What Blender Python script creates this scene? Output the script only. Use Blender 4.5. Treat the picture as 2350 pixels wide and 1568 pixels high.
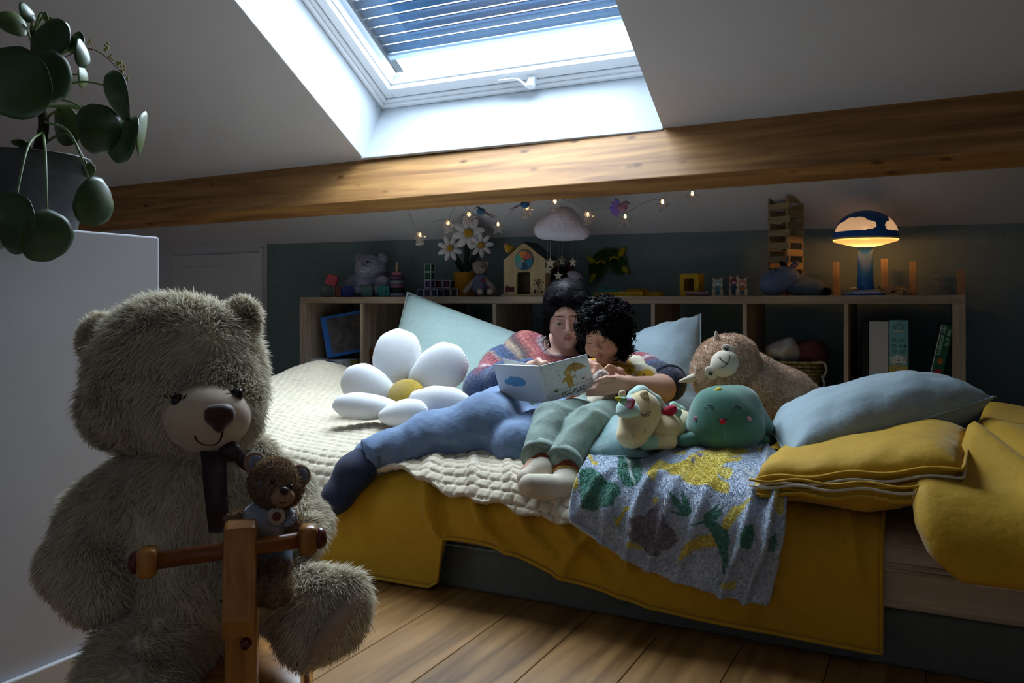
import bpy, bmesh, math, random
import numpy as np
from mathutils import Vector, Matrix, noise

for _o in list(bpy.data.objects):
    bpy.data.objects.remove(_o, do_unlink=True)
SC = bpy.context.scene
COL = SC.collection
random.seed(7)
RNG = np.random.default_rng(11)

# ------------------------------------------------------------------ camera
# metres; X runs along the back wall, Y towards it, the eye is 0.75 m above the floor
CAM_H, YAW, FPX, CXP, HYP = 0.75, math.radians(27.03), 1930.0, 1175.0, 693.0
_cam = bpy.data.cameras.new('camera')
CAM = bpy.data.objects.new('camera', _cam)
COL.objects.link(CAM)
CAM.location = (0, 0, CAM_H)
CAM.rotation_euler = (math.pi / 2, 0, YAW)
_cam.sensor_width = 36.0
_cam.lens = 36.0 * FPX / 2350.0
_cam.shift_y = -(784.0 - HYP) / 2350.0
_cam.clip_start = 0.02
SC.camera = CAM

# ------------------------------------------------------------------ world, daylight, exposure
SC.view_settings.view_transform = 'Standard'
SC.view_settings.look = 'None'
SC.view_settings.gamma = 1.0
SC.view_settings.use_curve_mapping = False
SC.view_settings.exposure = 0.0
SC.cycles.use_denoising = True
SC.cycles.max_bounces = 8
SC.cycles.diffuse_bounces = 3
SC.cycles.use_adaptive_sampling = True
SC.cycles.adaptive_threshold = .045
SC.cycles.adaptive_min_samples = 12
SC.cycles.sample_clamp_indirect = 4.0
W = bpy.data.worlds.new('sky')
SC.world = W
W.use_nodes = True
_bg = W.node_tree.nodes['Background']
_bg.inputs[0].default_value = (0.80, 0.90, 1.0, 1)
_bg.inputs[1].default_value = 6.0


def area(name, loc, target, sx, sy, power, color, spread=180):
    l = bpy.data.lights.new(name, 'AREA')
    l.shape = 'RECTANGLE'
    l.size, l.size_y, l.energy, l.color = sx, sy, power, color
    l.spread = math.radians(spread)
    o = bpy.data.objects.new(name, l)
    COL.objects.link(o)
    o.location = loc
    o.rotation_euler = (Vector(target) - Vector(loc)).to_track_quat('-Z', 'X').to_euler()
    return o


# the roof plane: z = ROOF_A - ROOF_B * Y
ROOF_A, ROOF_B = 3.222, 0.602
_rl = math.sqrt(1 + ROOF_B ** 2)
UPS = np.array([0, -1 / _rl, ROOF_B / _rl])      # up the slope, towards the camera
NRM = np.array([0, ROOF_B / _rl, 1 / _rl])       # out through the roof
SILL_Y = 3.04
RO = np.array([0, SILL_Y, ROOF_A - ROOF_B * SILL_Y])


def roof(x, s, n):
    """point at x along the wall, s up the slope from the window sill, n outwards"""
    return RO + np.array([x, 0, 0]) + UPS * s + NRM * n


# daylight through the roof window
_p = roof(-1.61, 0.62, 0.392)
SKYLIGHT = area('daylight_roof_window', _p, _p - NRM, 1.18, 1.10, 74.0, (0.82, 0.91, 1.0), 150)
# fill light added up the slope behind the camera, from no known window
_p = roof(0.9, 3.6, -0.03)
FILL = area('fill_behind_camera', _p, _p - NRM, 1.2, 1.0, 4.6, (0.82, 0.88, 1.0), 160)


# ------------------------------------------------------------------ pixel rays and helpers
CY_, SY_ = math.cos(YAW), math.sin(YAW)
EYE = np.array([0, 0, CAM_H])


def ray(px, py):
    u, v = (px - CXP) / FPX, (HYP - py) / FPX
    return np.array([-SY_ + u * CY_, CY_ + u * SY_, v])


def at_y(px, py, y):
    d = ray(px, py)
    return EYE + d * (y / d[1])


def at_z(px, py, z):
    d = ray(px, py)
    return EYE + d * ((z - CAM_H) / d[2])


def at_x(px, py, x):
    d = ray(px, py)
    return EYE + d * (x / d[0])


def at_t(px, py, t):
    return EYE + ray(px, py) * t


def depth(p):
    return -SY_ * p[0] + CY_ * p[1]


def mpp(p):
    """metres in one photograph pixel at point p"""
    return depth(p) / FPX


VIEW_R = np.array([CY_, SY_, 0.0])     # picture right
VIEW_F = np.array([-SY_, CY_, 0.0])    # into the picture
ZUP = np.array([0, 0, 1.0])


def hexc(h):
    h = h.lstrip('#')
    v = [int(h[i:i + 2], 16) / 255 for i in (0, 2, 4)]
    return tuple((x / 12.92 if x <= .04045 else ((x + .055) / 1.055) ** 2.4) for x in v)


# ------------------------------------------------------------------ materials
MATS = {}


def M(name, col=(.8, .8, .8), rough=.7, var=.08, vscale=25, bump=0, bscale=200, btype='noise', metal=0,
      sheen=0, vcol=False, emis=0, trans=0, spec=.35, stretch=(1, 1, 1), detail=3, subs=0, ior=1.45, coat=0, alpha=1, bdist=.004):
    if name in MATS:
        return MATS[name]
    m = bpy.data.materials.new(name)
    m.use_nodes = True
    nt = m.node_tree
    b = nt.nodes['Principled BSDF']
    L = nt.links.new
    tc = nt.nodes.new('ShaderNodeTexCoord')
    mp = nt.nodes.new('ShaderNodeMapping')
    mp.inputs['Scale'].default_value = stretch
    L(tc.outputs['Object'], mp.inputs[0])
    if vcol:
        src = nt.nodes.new('ShaderNodeAttribute')
        src.attribute_name = 'Col'
        base = src.outputs['Color']
    else:
        src = nt.nodes.new('ShaderNodeRGB')
        src.outputs[0].default_value = (*col, 1)
        base = src.outputs[0]
    if var:
        n = nt.nodes.new('ShaderNodeTexNoise')
        n.inputs['Scale'].default_value = vscale
        n.inputs['Detail'].default_value = detail
        L(mp.outputs[0], n.inputs['Vector'])
        mr = nt.nodes.new('ShaderNodeMapRange')
        mr.inputs[1].default_value, mr.inputs[2].default_value = .25, .75
        mr.inputs[3].default_value, mr.inputs[4].default_value = 1 - var, 1 + var
        L(n.outputs[0], mr.inputs[0])
        mx = nt.nodes.new('ShaderNodeVectorMath')
        mx.operation = 'SCALE'
        L(base, mx.inputs[0])
        L(mr.outputs[0], mx.inputs['Scale'])
        base = mx.outputs[0]
    L(base, b.inputs['Base Color'])
    b.inputs['Roughness'].default_value = rough
    b.inputs['Metallic'].default_value = metal
    b.inputs['Specular IOR Level'].default_value = spec
    b.inputs['IOR'].default_value = ior
    if sheen:
        b.inputs['Sheen Weight'].default_value = sheen
        b.inputs['Sheen Roughness'].default_value = .5
    if emis:
        L(base, b.inputs['Emission Color'])
        b.inputs['Emission Strength'].default_value = emis
    if trans:
        b.inputs['Transmission Weight'].default_value = trans
    if coat:
        b.inputs['Coat Weight'].default_value = coat
    if subs:
        b.inputs['Subsurface Weight'].default_value = subs
        b.inputs['Subsurface Radius'].default_value = (.012, .005, .003)
        b.inputs['Subsurface Scale'].default_value = 1.0
    if alpha < 1:
        b.inputs['Alpha'].default_value = alpha
    if bump:
        if btype == 'noise':
            t = nt.nodes.new('ShaderNodeTexNoise')
            t.inputs['Detail'].default_value = 4
        elif btype == 'voronoi':
            t = nt.nodes.new('ShaderNodeTexVoronoi')
        else:
            t = nt.nodes.new('ShaderNodeTexWave')
            t.bands_direction = btype[-1].upper()
        t.inputs['Scale'].default_value = bscale
        L(mp.outputs[0], t.inputs['Vector'])
        bp = nt.nodes.new('ShaderNodeBump')
        bp.inputs['Strength'].default_value = bump
        bp.inputs['Distance'].default_value = bdist
        L(t.outputs[0], bp.inputs['Height'])
        L(bp.outputs[0], b.inputs['Normal'])
    MATS[name] = m
    return m


def wood(name, c1, c2, axis=0, scale=6, rough=.5, knots=False):
    """grain that runs along one object axis, with a few dark knots if asked"""
    if name in MATS:
        return MATS[name]
    m = bpy.data.materials.new(name)
    m.use_nodes = True
    nt = m.node_tree
    L = nt.links.new
    b = nt.nodes['Principled BSDF']
    tc = nt.nodes.new('ShaderNodeTexCoord')
    oi = nt.nodes.new('ShaderNodeObjectInfo')
    sh = nt.nodes.new('ShaderNodeVectorMath')
    sh.operation = 'ADD'
    mulr = nt.nodes.new('ShaderNodeVectorMath')
    mulr.operation = 'SCALE'
    mulr.inputs[0].default_value = (7.3, 5.1, 3.7)
    L(oi.outputs['Random'], mulr.inputs['Scale'])
    L(tc.outputs['Object'], sh.inputs[0])
    L(mulr.outputs[0], sh.inputs[1])
    mp = nt.nodes.new('ShaderNodeMapping')
    sc = [scale * 5.0] * 3
    sc[axis] = scale * .35
    mp.inputs['Scale'].default_value = sc
    L(sh.outputs[0], mp.inputs[0])
    n = nt.nodes.new('ShaderNodeTexNoise')
    n.inputs['Scale'].default_value = 1.6
    n.inputs['Detail'].default_value = 7
    n.inputs['Distortion'].default_value = .8
    L(mp.outputs[0], n.inputs['Vector'])
    cr = nt.nodes.new('ShaderNodeValToRGB')
    cr.color_ramp.elements[0].position, cr.color_ramp.elements[1].position = .32, .68
    cr.color_ramp.elements[0].color, cr.color_ramp.elements[1].color = (*c1, 1), (*c2, 1)
    L(n.outputs[0], cr.inputs[0])
    out = cr.outputs[0]
    # a little tone difference from piece to piece
    mr = nt.nodes.new('ShaderNodeMapRange')
    mr.inputs[3].default_value, mr.inputs[4].default_value = .88, 1.12
    L(oi.outputs['Random'], mr.inputs[0])
    mx = nt.nodes.new('ShaderNodeVectorMath')
    mx.operation = 'SCALE'
    L(out, mx.inputs[0])
    L(mr.outputs[0], mx.inputs['Scale'])
    out = mx.outputs[0]
    if knots:
        mk_ = nt.nodes.new('ShaderNodeMapping')
        s2 = [6.5] * 3
        s2[axis] = 3.2
        mk_.inputs['Scale'].default_value = s2
        L(sh.outputs[0], mk_.inputs[0])
        v = nt.nodes.new('ShaderNodeTexVoronoi')
        v.inputs['Scale'].default_value = 1.9
        v.inputs['Randomness'].default_value = 1
        L(mk_.outputs[0], v.inputs['Vector'])
        r2 = nt.nodes.new('ShaderNodeValToRGB')
        r2.color_ramp.elements[0].position, r2.color_ramp.elements[1].position = .05, .17
        r2.color_ramp.elements[0].color, r2.color_ramp.elements[1].color = (.36, .27, .22, 1), (1, 1, 1, 1)
        L(v.outputs['Distance'], r2.inputs[0])
        mm = nt.nodes.new('ShaderNodeVectorMath')
        mm.operation = 'MULTIPLY'
        L(out, mm.inputs[0])
        L(r2.outputs[0], mm.inputs[1])
        out = mm.outputs[0]
    L(out, b.inputs['Base Color'])
    b.inputs['Roughness'].default_value = rough
    b.inputs['Specular IOR Level'].default_value = .3
    bp = nt.nodes.new('ShaderNodeBump')
    bp.inputs['Strength'].default_value = .15
    bp.inputs['Distance'].default_value = .002
    L(n.outputs[0], bp.inputs['Height'])
    L(bp.outputs[0], b.inputs['Normal'])
    MATS[name] = m
    return m


# ------------------------------------------------------------------ meshes: every shape is (V, F) in world metres
def join(*parts):
    V, F, o = [], [], 0
    for v, f in parts:
        v = np.asarray(v, float).reshape(-1, 3)
        V.append(v)
        F += [tuple(int(i) + o for i in q) for q in f]
        o += len(v)
    return np.concatenate(V), F


def xf(vf, m=None, loc=(0, 0, 0)):
    v, f = vf
    v = np.asarray(v, float)
    if m is not None:
        v = v @ np.asarray(m, float).T
    return v + np.asarray(loc, float), f


def rot(axis, deg):
    return np.array(Matrix.Rotation(math.radians(deg), 3, axis))


def frame(z=None, x=None):
    """3x3 whose columns are x, y, z axes built from a z direction and a rough x"""
    z = np.asarray(z, float)
    z = z / np.linalg.norm(z)
    x = np.asarray((1, 0, 0) if x is None else x, float)
    if abs(np.dot(x / np.linalg.norm(x), z)) > .98:
        x = np.array((0, 1, 0.2))
    x = x - z * np.dot(x, z)
    x = x / np.linalg.norm(x)
    return np.stack([x, np.cross(z, x), z], axis=1)


def from_bm(bm):
    bm.verts.ensure_lookup_table()
    v = np.array([q.co[:] for q in bm.verts])
    f = [tuple(w.index for w in q.verts) for q in bm.faces]
    bm.free()
    return v, f


def box(c, size, m=None, bevel=0, seg=2):
    bm = bmesh.new()
    bmesh.ops.create_cube(bm, size=1)
    for v in bm.verts:
        v.co = Vector((v.co.x * size[0], v.co.y * size[1], v.co.z * size[2]))
    if bevel:
        bmesh.ops.bevel(bm, geom=bm.edges[:], offset=bevel, segments=seg, profile=.5, affect='EDGES')
    bm.verts.index_update()
    return xf(from_bm(bm), m, c)


def bx(x0, x1, y0, y1, z0, z1, bevel=0, seg=2):
    return box(((x0 + x1) / 2, (y0 + y1) / 2, (z0 + z1) / 2), (x1 - x0, y1 - y0, z1 - z0), None, bevel, seg)


def lathe(profile, n=24, m=None, loc=(0, 0, 0), sx=1, sy=1):
    V, F = [], []
    k = len(profile)
    for i in range(n):
        a = 2 * math.pi * i / n
        for r, z in profile:
            V.append((r * math.cos(a) * sx, r * math.sin(a) * sy, z))
    for i in range(n):
        j = (i + 1) % n
        for q in range(k - 1):
            F.append((i * k + q, j * k + q, j * k + q + 1, i * k + q + 1))
    if profile[0][0] > 1e-6:
        F.append(tuple(i * k for i in reversed(range(n))))
    if profile[-1][0] > 1e-6:
        F.append(tuple(i * k + k - 1 for i in range(n)))
    return xf((np.array(V), F), m, loc)


def spline(pts, n=8):
    """Catmull-Rom through points"""
    P = np.asarray(pts, float)
    if len(P) < 3:
        return np.array([P[0] + (P[-1] - P[0]) * t for t in np.linspace(0, 1, n + 1)])
    Q = np.concatenate([[2 * P[0] - P[1]], P, [2 * P[-1] - P[-2]]])
    out = []
    for i in range(1, len(Q) - 2):
        for t in np.linspace(0, 1, n, endpoint=False):
            a, b, c, d = Q[i - 1:i + 3]
            out.append(.5 * (2 * b + (c - a) * t + (2 * a - 5 * b + 4 * c - d) * t * t + (3 * b - a - 3 * c + d) * t ** 3))
    out.append(P[-1])
    return np.array(out)


def tube(path, r, n=8, caps=True, flat=1.0, up=(0, 0, 1)):
    """round tube along points; r a number or one per point; flat squashes it along the up axis"""
    P = np.asarray(path, float)
    k = len(P)
    R = np.full(k, r) if np.isscalar(r) else np.interp(np.linspace(0, 1, k), np.linspace(0, 1, len(r)), r)
    T = np.gradient(P, axis=0)
    T /= np.maximum(np.linalg.norm(T, axis=1, keepdims=True), 1e-9)
    a = np.asarray(up, float)
    V = []
    prev = None
    for i in range(k):
        s = np.cross(T[i], a) if prev is None else prev - T[i] * np.dot(prev, T[i])
        if np.linalg.norm(s) < 1e-4:
            s = np.cross(T[i], (1, .3, .1))
        s /= np.linalg.norm(s)
        prev = s
        w = np.cross(s, T[i])
        for j in range(n):
            q = 2 * math.pi * j / n
            V.append(P[i] + R[i] * (math.cos(q) * s + math.sin(q) * w * flat))
    F = []
    for i in range(k - 1):
        for j in range(n):
            j2 = (j + 1) % n
            F.append((i * n + j, i * n + j2, (i + 1) * n + j2, (i + 1) * n + j))
    if caps:
        F.append(tuple(reversed(range(n))))
        F.append(tuple((k - 1) * n + j for j in range(n)))
    return np.array(V), F


def ell(c, r, m=None, nu=20, nv=12):
    prof = [(math.sin(math.pi * i / nv), -math.cos(math.pi * i / nv)) for i in range(nv + 1)]
    prof[0], prof[-1] = (0, -1), (0, 1)
    V, F = lathe(prof, nu)
    V = V * np.asarray(r if not np.isscalar(r) else (r, r, r), float)
    return xf((V, F), m, c)


def prism(poly, th, m=None, loc=(0, 0, 0), bevel=0):
    """a polygon in local xy, extruded th along local z, centred on it"""
    bm = bmesh.new()
    vs = [bm.verts.new((x, y, -th / 2)) for x, y in poly]
    f = bm.faces.new(vs)
    if f.normal.z == 0:
        f.normal_update()
    r = bmesh.ops.extrude_face_region(bm, geom=[f])
    for v in [g for g in r['geom'] if isinstance(g, bmesh.types.BMVert)]:
        v.co.z += th
    bmesh.ops.recalc_face_normals(bm, faces=bm.faces[:])
    if bevel:
        es = [e for e in bm.edges if abs(e.verts[0].co.z - e.verts[1].co.z) < 1e-6]
        bmesh.ops.bevel(bm, geom=es, offset=bevel, segments=2, profile=.5, affect='EDGES')
    bm.verts.index_update()
    return xf(from_bm(bm), m, loc)


def ringprism(outer, inner, th, m=None, loc=(0, 0, 0)):
    """an extruded band between two outlines with the same number of points"""
    n = len(outer)
    V = [(x, y, z) for z in (-th / 2, th / 2) for P in (outer, inner) for x, y in P]
    F = []
    for i in range(n):
        j = (i + 1) % n
        a, b, c, d = 0, n, 2 * n, 3 * n
        F += [(a + i, b + i, b + j, a + j), (c + i, c + j, d + j, d + i), (a + i, a + j, c + j, c + i), (b + i, d + i, d + j, b + j)]
    return xf((np.array(V, float), F), m, loc)


def star2d(r, r2=None, n=5, ph=90):
    r2 = r * .45 if r2 is None else r2
    return [((r if i % 2 == 0 else r2) * math.cos(math.radians(ph + 180 * i / n)),
             (r if i % 2 == 0 else r2) * math.sin(math.radians(ph + 180 * i / n))) for i in range(2 * n)]


def circ2d(r, n=24, cx=0, cy=0, ry=None):
    ry = r if ry is None else ry
    return [(cx + r * math.cos(2 * math.pi * i / n), cy + ry * math.sin(2 * math.pi * i / n)) for i in range(n)]


def rrect2d(w, h, r, n=4):
    out = []
    for cx, cy, a0 in ((w / 2 - r, h / 2 - r, 0), (-w / 2 + r, h / 2 - r, 90), (-w / 2 + r, -h / 2 + r, 180), (w / 2 - r, -h / 2 + r, 270)):
        for i in range(n + 1):
            a = math.radians(a0 + 90 * i / n)
            out.append((cx + r * math.cos(a), cy + r * math.sin(a)))
    return out


def gridmesh(P):
    """P[i, j] points -> quads"""
    a, b, _ = P.shape
    idx = np.arange(a * b).reshape(a, b)
    F = np.stack([idx[:-1, :-1], idx[1:, :-1], idx[1:, 1:], idx[:-1, 1:]], axis=-1).reshape(-1, 4)
    return P.reshape(-1, 3), [tuple(q) for q in F.tolist()]


def fbm2(x, y, seed=0, oct=3):
    """cheap smooth numpy noise, about -1..1"""
    r = np.random.default_rng(seed)
    o = np.zeros_like(x)
    amp, tot = 1.0, 0
    fr = 1.0
    for k in range(oct):
        for q in range(4):
            a = r.uniform(0, 2 * math.pi)
            ph = r.uniform(0, 6.28)
            w = fr * r.uniform(.7, 1.4)
            o += amp * .5 * np.sin(w * (x * math.cos(a) + y * math.sin(a)) + ph + .8 * np.sin(.7 * w * (x * math.sin(a) - y * math.cos(a)) + 2 * ph))
        tot += amp
        amp *= .5
        fr *= 2.1
    return o / tot


def cushion(corners, thick, n=26, pull=.06, power=2.6, wrinkle=0.0, seed=0, off=None):
    """pillow from four corners in order; thickness along the patch normal, sides pulled in, corners pointed"""
    A, B, C_, D = [np.asarray(q, float) for q in corners]
    u = np.linspace(0, 1, n)
    U, V = np.meshgrid(u, u, indexing='ij')
    # pull the sides in between the corners
    s = 2 * U - 1
    t = 2 * V - 1
    s2 = s * (1 - pull * (1 - t * t))
    t2 = t * (1 - pull * (1 - s * s))
    U2, V2 = (s2 + 1) / 2, (t2 + 1) / 2
    P = ((1 - U2) * (1 - V2))[..., None] * A + (U2 * (1 - V2))[..., None] * B + (U2 * V2)[..., None] * C_ + ((1 - U2) * V2)[..., None] * D
    nrm = np.cross(B - A, D - A)
    nrm /= np.linalg.norm(nrm)
    h = np.sqrt(np.clip((1 - np.abs(s) ** power) * (1 - np.abs(t) ** power), 0, 1)) ** 1.15
    if wrinkle:
        edge = np.clip(1.15 - h, 0, 1)
        h = h + wrinkle * fbm2(U * 9, V * 9, seed) * np.minimum(h * 3, 1) * (.35 + edge)
    top = P + (thick / 2 * h)[..., None] * nrm
    bot = P - (thick / 2 * h)[..., None] * nrm
    v1, f1 = gridmesh(top)
    v2, f2 = gridmesh(bot)
    f2 = [q[::-1] for q in f2]
    v, f = join((v1, f1), (v2, f2))
    return weld(v, f)


def weld(v, f, eps=1e-5):
    key = np.round(v / eps).astype(np.int64)
    _, first, inv = np.unique(key, axis=0, return_index=True, return_inverse=True)
    inv = inv.reshape(-1)
    nf = []
    for q in f:
        w = []
        for i in q:
            k = int(inv[i])
            if not w or w[-1] != k:
                w.append(k)
        if len(w) > 1 and w[0] == w[-1]:
            w.pop()
        if len(set(w)) >= 3:
            nf.append(tuple(w))
    return v[first], nf


# ---- implicit surfaces: soft bodies as one continuous skin
def cap(a, b, ra, rb=None, k=None, op='+'):
    return ('c', np.asarray(a, float), np.asarray(b, float), ra, ra if rb is None else rb, k, op)


def eli(c, r, m=None, k=None, op='+'):
    r = (r, r, r) if np.isscalar(r) else r
    return ('e', np.asarray(c, float), np.asarray(r, float), np.eye(3) if m is None else np.asarray(m, float), None, k, op)


def chain(pts, rad, k=None):
    return [cap(pts[i], pts[i + 1], rad[i], rad[i + 1], k) for i in range(len(pts) - 1)]


def _dist(p, P):
    if p[0] == 'c':
        a, b, ra, rb = p[1:5]
        ba = b - a
        L2 = max(float(ba @ ba), 1e-12)
        h = np.clip(((P - a) @ ba) / L2, 0, 1)
        d = P - a - h[..., None] * ba
        return np.sqrt((d * d).sum(-1)) - (ra + (rb - ra) * h)
    c, r, m = p[1:4]
    q = (P - c) @ m
    k0 = np.sqrt(((q / r) ** 2).sum(-1))
    k1 = np.sqrt(((q / (r * r)) ** 2).sum(-1)) + 1e-9
    return k0 * (k0 - 1) / k1


def _field(prims, P, k):
    D = None
    for p in prims:
        d = _dist(p, P)
        kk = p[5] if p[5] is not None else k
        if D is None:
            D = d
        elif p[6] == '+':
            h = np.clip(.5 + .5 * (D - d) / kk, 0, 1)
            D = D + (d - D) * h - kk * h * (1 - h)
        else:
            h = np.clip(.5 - .5 * (D + d) / kk, 0, 1)
            D = D + (-d - D) * h + kk * h * (1 - h)
    return D


def sdf(prims, step, k=.02, warp=None):
    """surface nets over smooth unions of tapered capsules and ellipsoids, evaluated only near the surface"""
    lo, hi = np.full(3, 1e9), np.full(3, -1e9)
    for p in prims:
        if p[6] != '+':
            continue
        if p[0] == 'c':
            r = max(p[3], p[4])
            for q in (p[1], p[2]):
                lo, hi = np.minimum(lo, q - r), np.maximum(hi, q + r)
        else:
            e = np.sqrt(((p[3] * p[2]) ** 2).sum(1))
            lo, hi = np.minimum(lo, p[1] - e), np.maximum(hi, p[1] + e)
    lo -= step * 2 + k * .3
    hi += step * 2 + k * .3
    n = np.ceil((hi - lo) / step).astype(int) + 1
    B = 6
    nb = np.ceil(n / B).astype(int)
    n = nb * B + 1
    # coarse cull
    cx = [lo[i] + (np.arange(nb[i]) + .5) * B * step for i in range(3)]
    G = np.stack(np.meshgrid(*cx, indexing='ij'), -1)
    dc = _field(prims, G, k)
    act = np.argwhere(np.abs(dc) < B * step * 1.5 + .3 * k)
    D = np.full(n, 1.0)
    D = np.where(np.repeat(np.repeat(np.repeat(np.pad(dc, ((0, 1),) * 3, mode='edge'), B, 0), B, 1), B, 2)[:n[0], :n[1], :n[2]] < 0, -1.0, 1.0)
    o = np.stack(np.meshgrid(*[np.arange(B + 1)] * 3, indexing='ij'), -1).reshape(-1, 3)
    rad = B * step * .87
    order = np.lexsort((act[:, 2] // 4, act[:, 1] // 4, act[:, 0] // 4))
    act = act[order]
    for s in range(0, len(act), 48):
        a = act[s:s + 48]
        ids = (a[:, None, :] * B + o[None])
        P = lo + ids * step
        ctr = lo + (a + .5) * B * step
        near = [p for p in prims if _dist(p, ctr).min() < 2 * rad + (p[5] if p[5] is not None else k) * 1.6 + B * step * 1.6]
        while near and near[0][6] != '+':
            near.pop(0)
        if not near:
            near = prims
        d = _field(near, P, k)
        if warp is not None:
            d = d + warp(P)
        D[ids[..., 0], ids[..., 1], ids[..., 2]] = d
    sgn = D < 0
    # cells with a sign change
    c8 = [sgn[i:n[0] - 1 + i, j:n[1] - 1 + j, l:n[2] - 1 + l] for i in (0, 1) for j in (0, 1) for l in (0, 1)]
    cnt = sum(c.astype(np.int8) for c in c8)
    cells = np.argwhere((cnt > 0) & (cnt < 8))
    vid = np.full(np.array(n) - 1, -1, int)
    vid[cells[:, 0], cells[:, 1], cells[:, 2]] = np.arange(len(cells))
    acc = np.zeros((len(cells), 3))
    num = np.zeros(len(cells))
    corners = [(i, j, l) for i in (0, 1) for j in (0, 1) for l in (0, 1)]
    for a in range(8):
        for b in range(a + 1, 8):
            ca, cb = np.array(corners[a]), np.array(corners[b])
            if np.abs(ca - cb).sum() != 1:
                continue
            pa, pb = cells + ca, cells + cb
            da, db = D[pa[:, 0], pa[:, 1], pa[:, 2]], D[pb[:, 0], pb[:, 1], pb[:, 2]]
            m = (da < 0) != (db < 0)
            t = np.where(m, da / np.where(m, da - db, 1), 0)
            acc += np.where(m[:, None], pa + t[:, None] * (cb - ca), 0)
            num += m
    V = lo + acc / num[:, None] * step
    F = []
    for ax in range(3):
        e = np.zeros(3, int)
        e[ax] = 1
        u, w = (ax + 1) % 3, (ax + 2) % 3
        s0 = sgn[:n[0] - e[0], :n[1] - e[1], :n[2] - e[2]]
        s1 = sgn[e[0]:, e[1]:, e[2]:]
        E = np.argwhere(s0 != s1)
        E = E[(E[:, u] > 0) & (E[:, w] > 0) & (E[:, u] < n[u] - 1) & (E[:, w] < n[w] - 1)]
        du, dw = np.zeros(3, int), np.zeros(3, int)
        du[u], dw[w] = 1, 1
        q = [vid[tuple((E - x).T)] for x in (du + dw, dw, 0 * du, du)]
        q = np.stack(q, 1)
        flip = s0[tuple(E.T)]
        q = np.where(flip[:, None], q, q[:, ::-1])
        F.append(q[(q >= 0).all(1)])
    F = np.concatenate(F)
    return V, F


def vnormals(V, F):
    F = np.asarray(F)
    a, b, c = V[F[:, 0]], V[F[:, 1]], V[F[:, 2]]
    n = np.cross(b - a, c - a)
    N = np.zeros_like(V)
    for i in range(F.shape[1]):
        np.add.at(N, F[:, i], n)
    return N / np.maximum(np.linalg.norm(N, axis=1, keepdims=True), 1e-12)


def fur(V, F, count, length, width, seed=0, comb=(0, 0, -.5), jit=.45, curl=0.0, mask=None, lean=.5, tang=None):
    """tapering ribbons standing on a quad mesh; returns V, F"""
    r = np.random.default_rng(seed)
    F = np.asarray(F)
    N = vnormals(V, F)
    a, b, c, d = (V[F[:, i]] for i in range(4))
    ar = np.linalg.norm(np.cross(c - a, d - b), axis=1) * .5
    if mask is not None:
        ar = ar * mask(V[F].mean(1))
    f = r.choice(len(F), count, p=ar / ar.sum())
    s, t = r.random(count), r.random(count)
    w = np.stack([(1 - s) * (1 - t), s * (1 - t), s * t, (1 - s) * t], 1)[..., None]
    P = (V[F[f]] * w).sum(1)
    Nn = (N[F[f]] * w).sum(1)
    Nn /= np.linalg.norm(Nn, axis=1, keepdims=True)
    # clumped direction
    q = P * 38
    cl = np.stack([fbm2(q[:, 0] + 3 * k, q[:, 1] + q[:, 2], 40 + k + seed, 2) for k in range(3)], 1)
    if callable(comb):
        comb = comb(P)
    if tang is None:
        D = Nn + lean * np.asarray(comb, float) + jit * cl + .25 * r.normal(size=(count, 3))
    else:
        Tn = np.broadcast_to(np.asarray(comb, float), P.shape) + .3 * jit * cl
        Tn = Tn - Nn * (Tn * Nn).sum(1, keepdims=True)
        Tn /= np.maximum(np.linalg.norm(Tn, axis=1, keepdims=True), .15)
        D = (1 - tang) * Nn + tang * Tn + .5 * jit * cl + .3 * jit * r.normal(size=(count, 3))
        comb = .6 * Tn
    D /= np.linalg.norm(D, axis=1, keepdims=True)
    Ln = length * r.uniform(.55, 1.15, count)[:, None]
    S = np.cross(D, Nn + .35 * r.normal(size=(count, 3)))
    S /= np.linalg.norm(S, axis=1, keepdims=True)
    wd = width * r.uniform(.7, 1.3, count)[:, None]
    bend = D * .6 + .4 * np.asarray(comb, float) + curl * S
    p0 = P - Nn * Ln * .08
    p1 = P + D * Ln * .55
    p2 = p1 + bend * Ln * .5
    SV = np.stack([p0 - S * wd, p0 + S * wd, p1 - S * wd * .7, p1 + S * wd * .7, p2], 1).reshape(-1, 3)
    i = np.arange(count)[:, None] * 5
    SF = np.concatenate([i + np.array([[0, 1, 3, 2]])])
    ST = i + np.array([[2, 3, 4]])
    return SV, [tuple(x) for x in SF.tolist()] + [tuple(x) for x in ST.tolist()]


# ---- objects
WLOC = {}


def _mesh(name, V, F, mats, smooth, cols, norms, midx):
    me = bpy.data.meshes.new(name)
    V = np.asarray(V, float)
    if isinstance(F, np.ndarray):
        F = F.tolist()
    me.from_pydata(V.tolist(), [], F)
    for m in (mats if isinstance(mats, (list, tuple)) else [mats]):
        me.materials.append(m)
    if smooth:
        me.polygons.foreach_set('use_smooth', np.ones(len(me.polygons), bool))
    if midx is not None:
        me.polygons.foreach_set('material_index', np.asarray(midx, np.int32))
    if cols is not None:
        at = me.color_attributes.new('Col', 'FLOAT_COLOR', 'POINT')
        cc = np.ones((len(V), 4), np.float32)
        cc[:, :3] = cols
        at.data.foreach_set('color', cc.reshape(-1))
    me.update()
    if norms is not None:
        me.normals_split_custom_set_from_vertices(np.asarray(norms, float).tolist())
    return me


_STRAND = {}


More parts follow.
